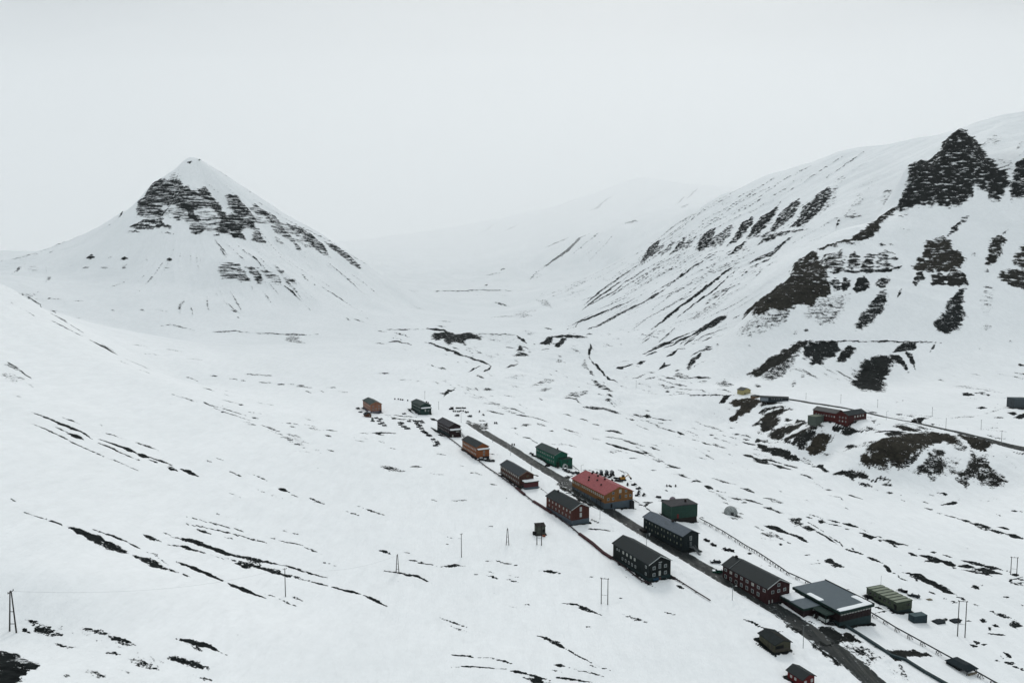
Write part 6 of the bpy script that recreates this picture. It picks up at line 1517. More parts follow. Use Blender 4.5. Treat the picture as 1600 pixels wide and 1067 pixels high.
def stairs(root, x0, y0, z0, dx, dy, z1, w, rail=WHITE, mat=None):
    """flight from (x0, y0, z0) up to (x0+dx, y0+dy, z1)"""
    n = 9; L = math.hypot(dx, dy); ux, uy = dx/L, dy/L; px, py = -uy, ux
    m = MB()
    for i in range(n):
        a, b = i/n, (i+1)/n; zt = z0+(z1-z0)*(i+1)/n
        P = [(x0+dx*a+px*w/2*s, y0+dy*a+py*w/2*s) for s in (-1, 1)]+[(x0+dx*b+px*w/2*s, y0+dy*b+py*w/2*s) for s in (1, -1)]
        m.add([(p[0], p[1], zt-.18) for p in P]+[(p[0], p[1], zt) for p in P], [(0,1,2,3),(4,5,6,7),(0,1,5,4),(1,2,6,5),(2,3,7,6),(3,0,4,7)])
    st = m.build('stairs', mat or DWOOD, root)
    r = MB()
    for s in (-1, 1):
        A = (x0+px*w/2*s, y0+py*w/2*s); B = (x0+dx+px*w/2*s, y0+dy+py*w/2*s)
        for hh in (.5, 1.0): r.tube((*A, z0+hh), (*B, z1+hh), .07, n=6)
        for t in (0, .25, .5, .75, 1):
            c = (A[0]+(B[0]-A[0])*t, A[1]+(B[1]-A[1])*t, z0+(z1-z0)*t); r.tube(c, (c[0], c[1], c[2]+1.0), .05, n=6)
    r.build('railing', rail, st)
    return st

# ------------------------------------------------------------------ roads
def sheet(name, pts, hw, mat, lift=.10, step=2.0, seed=0, base=None):
    P = np.array(pts, float)[:, :2]; out = [P[0]]
    for a, b in zip(P[:-1], P[1:]):
        k = max(1, int(np.hypot(*(b-a))/step))
        out += [a+(b-a)*j/k for j in range(1, k+1)]
    C_ = np.array(out)
    for _ in range(6): C_[1:-1] = (C_[:-2]+C_[2:]+2*C_[1:-1])/4
    T = np.gradient(C_, axis=0); T /= np.hypot(*T.T)[:, None]; Nn = np.stack([T[:, 1], -T[:, 0]], 1)
    us = np.linspace(-1, 1, 9); n = len(C_)
    s = np.arange(n)*step
    wl = hw*(1+.10*vnoise(s/9, s*0+seed, 5)+.05*vnoise(s/3, s*0+seed, 6)); wr = hw*(1+.10*vnoise(s/8, s*0+seed+5, 7)+.05*vnoise(s/3, s*0+seed, 8))
    X = C_[:, None]+Nn[:, None]*(us[None, :, None]*np.where(us[None] < 0, wl[:, None], wr[:, None])[..., None])
    Z = ground(X[..., 0].copy(), X[..., 1].copy())+lift
    Z[:, 0] -= lift*2; Z[:, -1] -= lift*2
    m = MB(); k = len(us)
    m.add(np.concatenate([X, Z[..., None]], -1).reshape(-1, 3).tolist(), [(i*k+j, i*k+j+1, (i+1)*k+j+1, (i+1)*k+j) for i in range(n-1) for j in range(k-1)])
    o = m.build(name, mat, smooth=True); o['kind'] = 'structure'
    at = o.data.attributes.new('edge', 'FLOAT', 'POINT'); at.data.foreach_set('value', np.tile(np.abs(us), n).astype(np.float32))
    return o

def road_mat():
    M = Mat('wet_gravel_road', .55); geo = M.n('ShaderNodeNewGeometry'); P = geo.outputs['Position']
    # worn wheel tracks run along the road: stretch the noise that way
    mp = M.n('ShaderNodeMapping'); mp.inputs['Rotation'].default_value = (0, 0, R(-23.3)); mp.inputs['Scale'].default_value = (1, .06, 1); M.l(P, mp.inputs[0])
    a = M.mapr(M.noise(mp.outputs[0], .55, 4, .6), .48, .62)
    b = M.mapr(M.noise(P, .35, 5, .65), .35, .65)
    c = M.mix(b, (.009, .012, .012), (.020, .024, .024))
    c = M.mix(M.math('MULTIPLY', a, b), c, (.060, .062, .056))
    # slush and blown snow creep in from the verges
    ed = M.n('ShaderNodeAttribute', attribute_name='edge').outputs['Fac']
    s_ = M.math('ADD', ed, M.math('MULTIPLY', M.math('SUBTRACT', M.noise(P, .45, 6, .7), .5), 1.5))
    c = M.mix(M.mapr(s_, .86, .98, 0, 1, True), c, (.62, .65, .66))
    sl = M.mapr(M.math('MULTIPLY', M.noise(P, .9, 5, .7), M.noise(mp.outputs[0], .9, 4, .6)), .34, .40)
    c = M.mix(M.math('MULTIPLY', sl, .55), c, (.42, .44, .45))
    M.color(c); M.l(M.mapr(b, 0, 1, .45, .9), M.b.inputs['Roughness']); return M.m
RM = road_mat()
sheet('road', ROAD_PTS, 4.9, RM, .12, 2.0)
sheet('far_road', PL['roadB'], 2.9, RM, .15, 3.0, 3)

# ------------------------------------------------------------------ buildings
roof_dark = paint('blackish_green_roofing', (31, 43, 46), ('Y', .8), .6)
m_salmon = paint('salmon_cladding', (176, 124, 100), ('Y', 3)); m_dgreen = paint('dark_green_cladding', (40, 70, 64), ('Y', 3))
m_maroon = paint('brown_plum_cladding', (60, 47, 50), ('Y', 3)); m_orange = paint('orange_brown_cladding', (156, 94, 56), ('Y', 3))
m_brown = paint('brown_cladding', (92, 62, 52), ('Y', 3)); m_brick = paint('brick_red_cladding', (96, 52, 43), ('Y', 3))
m_teal = paint('teal_green_cladding', (38, 116, 94), ('Y', 3)); m_ochre = paint('ochre_cladding', (160, 112, 64), ('Y', 3))
m_petrol = paint('blue_black_cladding', (22, 38, 42), ('Y', 3)); m_black = paint('black_green_cladding', (21, 33, 34), ('Y', 3))
m_dred = paint('dark_red_cladding', (66, 34, 36), ('Y', 3)); m_red = paint('red_cladding', (90, 33, 31), ('Y', 3))
m_greenfascia = paint('bottle_green_boards', (28, 56, 50)); m_hall = paint('oxblood_cladding', (44, 27, 29), ('Y', 3))
m_yellow = paint('pale_yellow_cladding', (196, 184, 132)); m_fplum = paint('plum_annex_cladding', (104, 56, 60), ('X', 3))
r_green = paint('green_grey_roofing', (52, 72, 70), ('Y', .8), .6); r_plum = paint('plum_grey_roofing', (62, 60, 66), ('Y', .8), .6)
r_red = paint('faded_red_roofing', (182, 92, 95), ('Y', .8), .65); r_grey = paint('blue_grey_roofing', (98, 110, 122), ('Y', .8), .55)
r_flat = paint('grey_roofing_felt', (104, 118, 126), None, .6, .1); r_slate = paint('slate_roofing', (60, 68, 74), ('Y', .8), .6)
f_teal = paint('teal_foundation', (44, 66, 68)); f_dark = paint('dark_timber_foundation', (46, 48, 52), ('Y', 2))
f_lilac = paint('grey_lilac_foundation', (120, 116, 128)); f_blue = paint('blue_grey_concrete', (98, 112, 122), None, .9, .1)
PP = (PALE, PALE, PALE, DIM)

def porch(root, W, z, d, h, wallm, roof_snow=True, name='porch'):
    """box built against the near gable with a lean-to roof"""
    m = MB(); m.box((.25, -d, -2.5), (W-.25, -.01, z)); p = m.build(name, wallm, root)
    r = MB(); r.extr([(-d-.35, z), (-.02, z+h), (-.02, z+h+.2), (-d-.35, z+.2)], 'x', -.1, W+.1); r.build('porch_roof', roof_dark, p)
    if roof_snow: snow_slab('roof_snow', .05, -d-.28, W-.05, -.15, lambda x, y: z+.2+h*(y+d+.35)/(d+.33), p, .2, seed=int(W*10))
    return p

h = house('accommodation_block', 'h1', -26, 25, 9.2, 7.0, 1.9, m_salmon, r_green, 'salmon-orange gabled block with green roof, farthest left of the rows', foundm=f_lilac, fz=1.5, barge=paint('salmon_trim', (176, 140, 112)),
          rows=[(8, 4.9, .9, 1.0, 2, 23, (DIM,)), (8, 2.5, .9, 1.0, 2, 23, (DIM,))], grows=[((2.2, 4.6, 7), 2.6, 1, 1, DIM), ((2.2, 7), 4.9, 1, 1, DIM), ((1.5, 3.5, 5.5), .2, .8, .7, DARKP)])
door(h, 'G', 7.9, .1, 1, 2.1, BLACK)
m = MB(); m.box((-1.9, -1.5, -.5), (-.3, .6, 1.4)); a = m.build('porch', f_lilac, h); snow_slab('roof_snow', -2.0, -1.6, -.2, .7, lambda x, y: 1.4, a, .3, 4)

h = house('accommodation_block', 'h2', -27, 23, 9.2, 7.6, 1.8, m_dgreen, r_green, 'dark green gabled block with snow-covered porch roof, behind the plum-brown one', fz=1.2, foundm=f_teal, barge=paint('grey_green_trim', (110, 124, 120)),
          rows=[(7, 5.2, .9, 1.0, 2, 21, (DIM, DARKP)), (7, 2.6, .9, 1.0, 2, 21, (DARKP, DIM))])
p = porch(h, 9.2, 5.0, 1.6, .7, m_dgreen)
window(h, 'G', 3.8, 2.6, 1.0, 2.0, PALE, y=-1.6); window(h, 'G', 6.4, 2.4, .8, 1.2, DIM, y=-1.6); door(h, 'G', 7.6, .2, 1.1, 2.2, DWOOD, y=-1.6)

h = house('accommodation_block', 'h3', -26.5, 24.5, 8.6, 7.3, 2.2, m_maroon, r_plum, 'dark plum-brown gabled block with a white snow strip over its porch', fz=1.9, foundm=f_teal, barge=WOOD,
          rows=[(8, 5.0, .8, .9, 2, 22, (DARKP,)), (8, 2.7, .8, .9, 2, 22, (DARKP,))])
p = porch(h, 8.6, 4.6, 1.5, .8, m_hall)
window(h, 'G', 2.0, -.2, .9, 1.9, PALE, y=-1.5); window(h, 'G', 5.8, 3.4, 2.6, .6, PALE, y=-1.5); stairs(h, 9.6, -7.5, -1.2, -2.2, 5.4, 2.6, 1.4, STEEL)

h = house('accommodation_block', 'h4', -25.5, 24.8, 8.2, 7.6, 2.0, m_orange, roof_dark, 'orange-brown gabled block with two rows of pale windows and a snowy porch roof', fz=1.3, foundm=f_dark, barge=paint('ochre_trim', (150, 110, 78)),
          rows=[(10, 4.9, .9, 1.25, 1.6, 23.4, (PALE,)), (10, 2.2, .9, 1.25, 1.6, 23.4, (PALE,))])
p = porch(h, 8.2, 6.0, 1.7, .5, m_orange)
window(h, 'G', 4.3, 4.2, 1.2, 1.1, DIM, y=-1.7); window(h, 'G', 4.3, 2.4, 1.2, 1.1, DIM, y=-1.7)
m = MB(); m.box((.3, -1.78, -2.5), (7.9, -1.71, 1.7)); m.build('porch_base', f_dark, h); door(h, 'G', 2.0, -.6, 1.2, 2.0, PALE, y=-1.8); door(h, 'G', 6.6, -.6, .8, 2.1, BLACK, y=-1.8)

h = house('accommodation_block', 'h5', -23.5, 27.5, 8.6, 6.3, 2.2, m_brown, r_slate, 'brown gabled block with slate roof, its low plum annex under thick snow', fz=.5, foundm=f_dark, barge=paint('tan_trim', (150, 128, 112)),
          rows=[(11, 4.5, .95, 1.1, 1.5, 25.8, (PALE,)), (11, 1.7, .95, 1.1, 1.5, 25.8, (PALE, PALE, DIM))])
window(h, 'G', 4.9, 5.2, 1.4, 1.0, DARKP, paint('mustard_frame', (150, 122, 50)))
m = MB(); m.box((1.2, -4.6, -2.5), (9.4, -.01, 3.5)); a = m.build('annex', m_fplum, h)
m = MB(); m.box((1.1, -4.7, -2.6), (9.5, -.02, .9)); m.build('annex_base', f_blue, a)
m = MB(); m.box((1.0, -4.9, 3.5), (9.7, -.02, 3.8)); m.build('annex_roof', m_greenfascia, a); snow_slab('roof_snow', 1.05, -4.8, 9.6, -.1, lambda x, y: 3.8, a, .35, 9)
door(h, 'L', -2.0, .9, 1.0, 1.9, DARKP, x=1.2)
stairs(h, -2.0, -3.8, -.6, 2.6, 2.0, 1.1, 1.3, WOOD)

h = house('accommodation_block', 'h6', -26.5, 24.6, 9.8, 7.4, 2.4, m_brick, roof_dark, 'brick-red gabled block with two tall white stairwell windows over grey concrete', fz=2.1, foundm=f_blue, barge=WHITE, chim=((21, .7, .8),),
          rows=[(4, 5.4, .8, 1.1, 11.5, 21.5, (PALE,)), (3, 5.4, .8, 1.1, 1.5, 7.6, (PALE,)), (7, 2.9, .8, 1.0, 2.0, 21.5, (DARKP, DIM))])
for zz in (3.2, 6.0): window(h, 'G', 5.0, zz, 1.15, 2.1, WHITE)
m = MB(); m.box((-1.6, .3, -2.5), (-.05, 24.2, .4)); a = m.build('concrete_ledge', f_blue, h)

h = house('accommodation_block', 'h7', -26, 25, 9.2, 7.4, 2.1, m_teal, r_green, 'teal-green gabled block with a tall front annex and white arched entrance', fz=.8, foundm=m_teal, barge=paint('pale_green_trim', (150, 165, 158)), chim=((4.5, .7, 1.0),),
          rows=[(10, 5.0, .85, 1.1, 1.6, 23.5, (PALE, PALE, DIM)), (10, 2.3, .85, 1.0, 1.6, 23.5, (DIM, DIM, PALE))])
m = MB(); m.box((2.6, -4.4, -2.5), (10.2, -.01, 5.2)); a = m.build('annex', m_teal, h)
m = MB(); m.box((2.4, -4.6, 5.2), (10.4, -.02, 5.45)); m.build('annex_roof', m_greenfascia, a); m = MB(); m.box((2.5, -4.47, -2.5), (10.3, -4.41, 1.0)); m.build('annex_base', m_dgreen, a)
window(h, 'G', 6.6, 3.2, .9, .9, DARKP, BLACK, y=-4.4)
m = MB()
for k in range(12):
    a0, a1 = math.pi*k/12, math.pi*(k+1)/12
    q = [(4.4+1.5*math.cos(t), .7+1.9*math.sin(t)) for t in (a0, a1)]+[(4.4+1.15*math.cos(t), .7+1.5*math.sin(t)) for t in (a1, a0)]
    m.extr(q, 'y', -6.2, -4.5)
m.extr([(2.9, -1.2), (3.25, -1.2), (3.25, .75), (2.9, .75)], 'y', -6.2, -4.5); m.extr([(5.55, -1.2), (5.9, -1.2), (5.9, .75), (5.55, .75)], 'y', -6.2, -4.5)
ar = m.build('entrance_arch', WHITE, a); door(a, 'G', 4.4, -.6, 1.8, 2.6, DWOOD, y=-4.6)
stairs(h, -.4, -5.2, -1.2, 2.0, 4.4, 2.6, 1.3, WOOD)

# the large red-roofed guesthouse
h = house('guesthouse', 'h8', -24.5, 34.0, 17.2, 7.3, 3.3, m_ochre, r_red, 'large ochre guesthouse with a wide faded red roof, beside the road bend', fz=2.9, foundm=f_blue, barge=paint('brick_trim', (168, 104, 88)), depth=4,
          rows=[(17, 5.0, .95, 1.35, 1.6, 32.5, (PALE, PALE, PALE, DIM)), (5, .7, 1.4, 1.6, 15, 30, (DARKP, DIM))],
          grows=[((2.0, 5.0), 4.1, 1.3, 1.3, DIM), ((5.0,), 7.0, 1.3, 1.3, DARKP), ((9.3,), 7.3, 1.4, 1.8, PALE), ((12.9,), 7.3, 1.2, 1.2, DIM), ((12.9, 15.6), 4.6, 1.2, 1.2, DIM)])
door(h, 'G', 9.2, 4.2, 1.2, 2.1, DARKP); door(h, 'G', 4.0, .1, 1.1, 2.0, BLACK)
rf = [c for c in h.children if c.name.startswith('roof')][0]
for (fx, fy) in ((3.4, 22), (5.2, 24.5), (5.8, 17), (4.2, 10.5)):
    zz = 7.3+3.3*(fx/8.6); m = MB(); m.box((fx-.3, fy-.3, zz-.1), (fx+.3, fy+.3, zz+.75)); m.box((fx-.4, fy-.4, zz+.75), (fx+.4, fy+.4, zz+.9)); m.build('roof_vent', DWOOD, rf)
for fy in (27, 21, 14): m = MB(); m.box((8.3, fy-.4, 10.4), (9.1, fy+.4, 11.3)); m.box((8.2, fy-.5, 11.3), (9.2, fy+.5, 11.45)); m.build('chimney', DWOOD, rf)
m = MB(); m.box((-2.6, 2, -3), (-.1, 31, -.2)); a = m.build('loading_dock', f_blue, h); snow_slab('dock_snow', -2.6, 3, -.8, 14, lambda x, y: -.2, a, .4, 3)
m = MB(); m.box((-.9, 2.6, 3.6), (-.05, 7.0, 3.75)); m.box((-.9, 2.7, .1), (-.75, 2.85, 3.6)); m.box((-.9, 6.7, .1), (-.75, 6.85, 3.6)); m.build('canopy', DWOOD, h)
m = MB(); m.box((15.2, -1.6, -2), (17.1, -.06, 2.4)); m.build('basement_porch', f_dark, h)

h = house('accommodation_block', 'h9', -26, 28.6, 8.8, 7.3, 1.9, m_petrol, r_grey, 'blue-black gabled block with pale grey-blue roof, beside the green shed', fz=.7, foundm=m_black, depth=3.5, chim=((12.5, .9, .9),), barge=m_petrol, dz=.2)
for i in range(12):
    yy = 1.4+2.25*i+(.35 if i % 2 else 0)
    for zz in (5.1, 2.4): window(h, 'L', yy, zz, .62, 1.0, (DIM, PALE)[(i+int(zz)) % 2], paint('olive_frame', (104, 112, 84)) if i == 0 and zz > 5 else bpy.data.materials['olive_frame'])
window(h, 'G', 4.3, 4.8, 1.2, 2.0, DIM); door(h, 'G', 4.3, 2.0, 1.2, 2.2, DIM)
m = MB(); m.box((3.5, -1.4, 1.8), (5.4, -.05, 1.95)); m.build('landing', STEEL, h); stairs(h, 5.4, -5.0, -.5, -.4, 3.6, 1.9, 1.2, STEEL, STEEL)
m = MB(); m.box((-1.9, 26.0, -.5), (-.1, 29.2, 1.7)); m.build('bin_shelter', DWOOD, h)

h = house('accommodation_block', 'h10', -25.5, 25, 10.6, 6.9, 2.5, m_black, roof_dark, 'black gabled block with white barge boards, left of the road below the brick-red one', fz=1.3, foundm=f_teal, barge=WHITE, depth=3.5,
          rows=[(4, 4.9, 1.0, 1.2, 9.5, 17.5, (PALE,)), (2, 4.9, .6, .9, 20.5, 22, (DIM,)), (1, 4.7, .9, 1.1, 2.0, 2.0, (DIM,)), (5, 2.1, .9, 1.2, 9.0, 18.0, (DARKP, DIM)), (1, 1.9, .9, 1.1, 2.0, 2.0, (DIM,))],
          grows=[((2.4, 8.0), 4.4, 1.3, 1.3, DIM), ((5.2,), 4.5, 1.1, 1.9, DIM), ((2.4, 8.0), 1.7, 1.3, 1.3, DIM), ((5.2,), 1.6, 1.0, 1.9, PALE)])
m = MB(); m.box((4.6, -.12, 6.9), (6.2, -.03, 7.1)); m.build('gable_beam', WHITE, h)
m = MB(); m.box((2.0, -.5, -.6), (4.4, -.08, .9)); m.build('storage_box', paint('blue_box', (40, 78, 104)), h)
m = MB(); m.box((4.9, -.35, -.6), (5.6, -.08, 1.0)); m.build('gas_cabinet', paint('dull_pink_box', (120, 84, 84)), h)

h = house('accommodation_block', 'h13', -24.5, 24.0, 11.2, 6.4, 2.5, m_dred, roof_dark, 'dark red gabled block with thick white window frames, next to the flat-roofed hall', fz=.3, foundm=f_dark, barge=WHITE, depth=3, chim=((22.5, .8, .8),),
          rows=[(8, 4.4, 1.25, 1.15, 1.6, 22.3, (DIM, DIM, PALE)), (7, 1.6, 1.25, 1.45, 4.6, 22.3, (DIM, DIM, DARKP))],
          grows=[((5.6,), 6.2, 1.3, 1.2, DIM), ((2.6, 5.6, 8.6), 3.9, 1.35, 1.2, DIM), ((.9, 2.5), .4, .5, 1.3, PALE)])
rf = [c for c in h.children if c.name.startswith('roof')][0]
m = MB(); m.box((-.4, 19.8, 6.28), (.2, 20.0, 6.6)); m.extr([(-.42, 6.46), (5.6, 9.18), (5.6, 9.32), (-.42, 6.6)], 'y', 19.8, 20.0); m.build('roof_seam', STEEL, rf)

# flat-roofed hall with annex
x, y, z, _ = PL['houses']['hall']; h = empty('hall', (x, y, z), R(22)); tag(h, 'large flat-roofed dark red hall with green fascia, snow patches and a white-railed entrance stair', 'hall')
HL, HW, HE = 21.0, 15.4, 5.6
m = MB(); m.box((0, 0, 1.5), (HW, HL, HE-.9)); m.build('wall', m_hall, h)
m = MB(); m.box((-.04, -.04, -3.5), (HW+.04, HL+.04, 1.5)); m.build('foundation', f_teal, h)
m = MB(); m.box((-.7, -.7, HE-.9), (HW+.7, HL+.7, HE)); m.build('fascia', m_greenfascia, h)
m = MB(); m.box((-.55, -.55, HE), (HW+.55, HL+.55, HE+.08)); rf = m.build('roof', r_flat, h)
m = MB(); m.box((HW+.45, -.72, HE), (HW+.75, HL+.75, HE+.35)); m.build('roof_upstand', DWOOD, rf)
snow_slab('roof_snow', -.5, -.5, HW+.4, 1.6, lambda x, y: HE+.08, rf, .18, 21); snow_slab('roof_snow', HW-2.4, -.4, HW+.4, 7.5, lambda x, y: HE+.08, rf, .15, 22)
snow_slab('roof_snow', -.6, 8.5, 1.8, 15.2, lambda x, y: HE+.08, rf, .18, 23)
for i in range(11): window(h, 'G', 1.0+i*1.34, HE-1.75, .95, .6, PALE)
# low wing towards the road
wa = MB(); wa.box((-8.2, 8.4, -3), (-.05, 19.6, 3.6)); an = wa.build('annex', m_hall, h)
m = MB(); m.box((-8.8, 7.9, 3.6), (-.08, 20.1, 4.3)); m.build('annex_fascia', m_greenfascia, an)
m = MB(); m.box((-8.6, 8.1, 4.3), (-.75, 19.9, 4.38)); m.build('annex_roof', r_flat, an); snow_slab('roof_snow', -8.4, 14.6, -1.0, 19.8, lambda x, y: 4.38, an, .2, 24)
for i in range(3): window(h, 'G', -3.6+i*1.1, 2.9, .7, .5, PALE, y=8.4)
m = MB(); m.box((-4.6, 2.0, -2.5), (-.06, 8.35, 1.3)); a = m.build('entrance_deck', DWOOD, h)
m = MB(); m.box((-4.8, 1.6, 3.9), (-.72, 7.85, 4.25)); m.box((-4.7, 1.7, 1.3), (-4.5, 1.9, 3.9)); m.build('entrance_canopy', m_greenfascia, h)
m = MB()
for yy in (2.1, 3.1, 4.1): m.box((-4.55, yy, 1.3), (-4.45, yy+.85, 2.3))
m.box((-4.6, 2.0, 2.3), (-4.4, 5.0, 2.42)); m.box((-4.5, 1.95, 1.3), (-2.9, 2.05, 2.4)); m.build('railing', WHITE, a)
stairs(h, -7.4, 5.6, -.9, 2.8, .2, 1.3, 1.9, WHITE)
door(h, 'L', 6.0, 1.4, 1.6, 2.1, DARKP, x=-.06)

# green box shed
x, y, z, _ = PL['houses']['shed']; h = empty('shed', (x, y, z+.1), R(18)); tag(h, 'tall green box-shaped shed with a small red door, behind the grey-roofed block', 'shed')
m = MB(); m.box((0, 0, .4), (15.6, 9.5, 6.9)); m.build('wall', paint('green_sheet_cladding', (42, 76, 66), ('X', .8)), h)
m = MB(); m.box((.15, .15, -3), (15.4, 9.3, .4)); m.build('foundation', DWOOD, h)
m = MB(); m.extr([(-.25, 6.9), (15.85, 6.9), (15.85, 7.05), (7.8, 7.5), (-.25, 7.05)], 'y', -.25, 9.75); rf = m.build('roof', paint('dusty_mauve_roofing', (66, 66, 70), ('Y', .8)), h)
m = MB(); m.box((10.4, 3.6, 7.2), (11.2, 4.4, 8.6)); m.build('chimney', DWOOD, rf); door(h, 'G', 4.0, .5, 1.1, 2.2, paint('dark_red_door', (116, 40, 44)))
m = MB(); m.box((-.02, -.06, .4), (.3, -.005, 6.9)); m.build('corner_board', paint('green_corner', (58, 92, 80)), h)

# khaki hut with battened mono roof
x, y, z, _ = PL['houses']['ghut']; h = empty('cabin_row', (x, y, z+.2), R(19)); tag(h, 'long low olive-green cabin with pale roof panels, behind the hall', 'cabin')
GL, GW, GE = 14.5, 7.4, 3.7
m = MB(); m.box((0, 0, .6), (GW, GL, GE)); m.build('wall', paint('olive_cladding', (86, 98, 80), ('Y', 1.5)), h)
m = MB(); m.box((.1, .1, -2.5), (GW-.1, GL-.1, .6)); m.build('foundation', f_teal, h)
m = MB(); m.box((-.2, -.15, GE), (GW+.2, GL+.2, GE+.12)); rf = m.build('roof', paint('dark_green_roof_gap', (50, 66, 56)), h)
pm = paint('pale_olive_roof_panel', (160, 168, 148), None, .7)
for i in range(7): m = MB(); m.box((-.25, .1+i*2.08, GE+.12), (GW+.2, 1.55+i*2.08, GE+.3)); m.build('roof_panel', pm, rf)
for i in range(6): window(h, 'L', 1.2+i*2.3, 1.9, 1.0, .9, DARKP, BLACK)
window(h, 'G', 5.0, 2.0, .7, .8, DARKP, BLACK); window(h, 'G', 6.0, 2.0, .7, .8, DARKP, BLACK); door(h, 'L', .8, .7, .9, 2.0, BLACK)
m = MB(); m.tube((GW-.2, GL-.2, GE), (GW-.2, GL-.2, GE+4), .05); m.build('aerial', STEEL, h)

x, y, z, _ = PL['houses']['cont']; h = empty('shipping_container', (x, y, z), R(14)); tag(h, 'dark teal steel container half sunk in snow, in front of the olive cabin', 'container')
tm = paint('teal_container_steel', (38, 62, 70), ('X', 1.2), .55)
m = MB(); m.box((0, 0, -.6), (5.8, 2.6, 2.5)); m.build('body', tm, h)
m = MB(); m.box((-.03, -.03, 2.5), (5.83, 2.63, 2.62)); m.build('roof', paint('pale_teal_steel', (92, 112, 116)), h)  # container top coloured paler than its sides
m = MB()
for xx in (-.06, 5.7):
    for yy in (-.06, 2.5): m.box((xx, yy, -.6), (xx+.16, yy+.16, 2.66))
m.build('corner_post', tm, h); m = MB(); m.box((-.09, .2, -.3), (-.02, 2.4, 2.3)); m.build('door', tm, h)

# shed beside the road, heaped roof
h = house('shed', 'shed2', -18, 7.8, 6.2, 2.9, 1.0, paint('weathered_olive_boards', (98, 98, 80), ('Y', 3), .9, .35), paint('patched_dark_roofing', (34, 44, 45), ('Y', .6), .8, .4), 'weathered dark shed with a patched roof, left of the road near the red hut', cat='shed', fz=0, foundm=f_dark, depth=2)
m = MB(); m.box((.4, -.08, .5), (5.8, -.02, 1.2)); m.build('wall_panel', WOOD, h); m = MB(); m.box((.3, -.1, 1.3), (3.4, -.02, 2.3)); m.build('opening', BLACK, h)
m = MB(); m.extr([(-.08, 0), (-.02, 0), (-.02, 2.4), (-.08, 2.4)], 'y', 1.0, 1.8); m.extr([(-.08, 0), (-.02, 0), (-.02, 2.2), (-.08, 2.2)], 'y', 3.0, 3.5); m.build('side_board', WOOD, h)
rf = [c for c in h.children if c.name.startswith('roof')][0]
for k in range(3): m = MB(); m.extr([(3.5+k*.7, 3.95-k*.2), (3.7+k*.7, 3.9-k*.2), (3.7+k*.7, 4.05-k*.2), (3.5+k*.7, 4.1-k*.2)], 'y', -.3, 6.5-k); m.build('roof_batten', WOOD, rf)
h = house('hut', 'hut3', -25, 5.6, 5.0, 2.8, 1.1, paint('bright_red_boards', (112, 30, 32), ('Y', 3)), roof_dark, 'small bright red hut with a dark roof, nearest the camera left of the road', cat='hut', fz=.1, depth=2,
          rows=[(2, 1.2, .7, .8, 2.6, 4.2, (PALE,))], grows=[((3.9,), 1.1, .9, 1.0, PALE)])
door(h, 'G', 1.2, .1, .9, 2.0, WHITE)
# canopy over the pipe
x, y, z, _ = PL['houses']['canopy']; h = empty('pipe_shelter', (x, y, z), R(22)); tag(h, 'dark hipped shelter standing over the elevated pipe at lower right', 'shelter')
m = MB()
b0 = [(-.4, -.4, 1.5), (5.2, -.4, 1.5), (5.2, 7.4, 1.5), (-.4, 7.4, 1.5)]; t0 = [(1.2, 1.2, 2.7), (3.6, 1.2, 2.7), (3.6, 5.8, 2.7), (1.2, 5.8, 2.7)]
m.add(b0+t0, [(3,2,1,0),(4,5,6,7),(0,1,5,4),(1,2,6,5),(2,3,7,6),(3,0,4,7)]); m.build('roof', paint('slate_black_sheet', (34, 48, 54)), h)
m = MB()
for xx in (0, 4.7):
    for yy in (0, 3.5, 6.9): m.box((xx, yy, -1), (xx+.15, yy+.15, 1.52))
m.build('post', DWOOD, h); m = MB(); m.box((.2, 2.8, -.8), (4.6, 7.0, 1.45)); m.build('wall', m_petrol, h)
m = MB(); m.box((.6, -.3, .1), (4.4, .1, .45)); m.build('sill_beam', paint('tan_beam', (140, 128, 104)), h)

# red community building across the valley
x, y, z, _ = PL['houses']['redh']; h = empty('community_building', (x, y, z), R(31)); tag(h, 'long red wooden building with dark roof on the far bank, front terrace facing the valley', 'building')
roof_m = paint('blue_black_roofing', (34, 46, 50), ('Y', .5), .55)
m = MB(); m.extr([(0, -.5), (11, -.5), (11, 8.3), (5.5, 10.6), (0, 8.3)], 'y', 10.02, 31); m.build('wall', m_red, h)
gable_roof(0, 11, 10.8, 31, 8.3, 2.3, roof_m, h, barge=DWOOD)
m = MB(); m.extr([(0, -.5), (10, -.5), (10, 8.5), (5, 10.8), (0, 8.5)], 'x', -.3, 24); m.build('front_block', m_red, h)
gable_roof(-.3, 24, 0, 10, 8.5, 2.3, roof_m, h, name='front_roof', axis='x', barge=WOOD)
m = MB(); m.box((-.35, -.05, -4), (24.05, 31.05, -.5)); m.build('foundation', f_dark, h)
for i in range(4): window(h, 'G', 8.5+i*3.6, 6.0, 1.5, 1.5, PALE)
for i in range(5): window(h, 'G', 8.2+i*3.3, 2.4, 1.3, 1.4, DIM)
for i in range(8): window(h, 'L', 12+i*2.3, 4.8, .9, 1.2, (PALE, DIM, DIM)[i % 3])
for i in range(3): window(h, 'L', 2+i*2.6, 5.6, .9, 1.2, DIM, x=-.3); window(h, 'L', 2+i*2.6, 2.6, .9, 1.2, (DIM, PALE)[i % 2], x=-.3)
m = MB(); m.box((7.5, -3.4, .9), (24.2, -.06, 1.2)); t = m.build('terrace', DWOOD, h)
m = MB(); m.box((7.5, -3.45, 1.2), (24.2, -3.3, 2.2)); m.build('terrace_parapet', WHITE, t)
snow_slab('roof_snow', 13, 5.4, 20, 7.2, lambda x, y: 8.5+2.3*(1-abs(y-5)/5)+.24, h, .15, 31)
m = MB(); m.box((-11, 21, -2.5), (-.05, 28, 5.0)); a = m.build('annex', paint('grey_green_block', (98, 108, 100)), h)
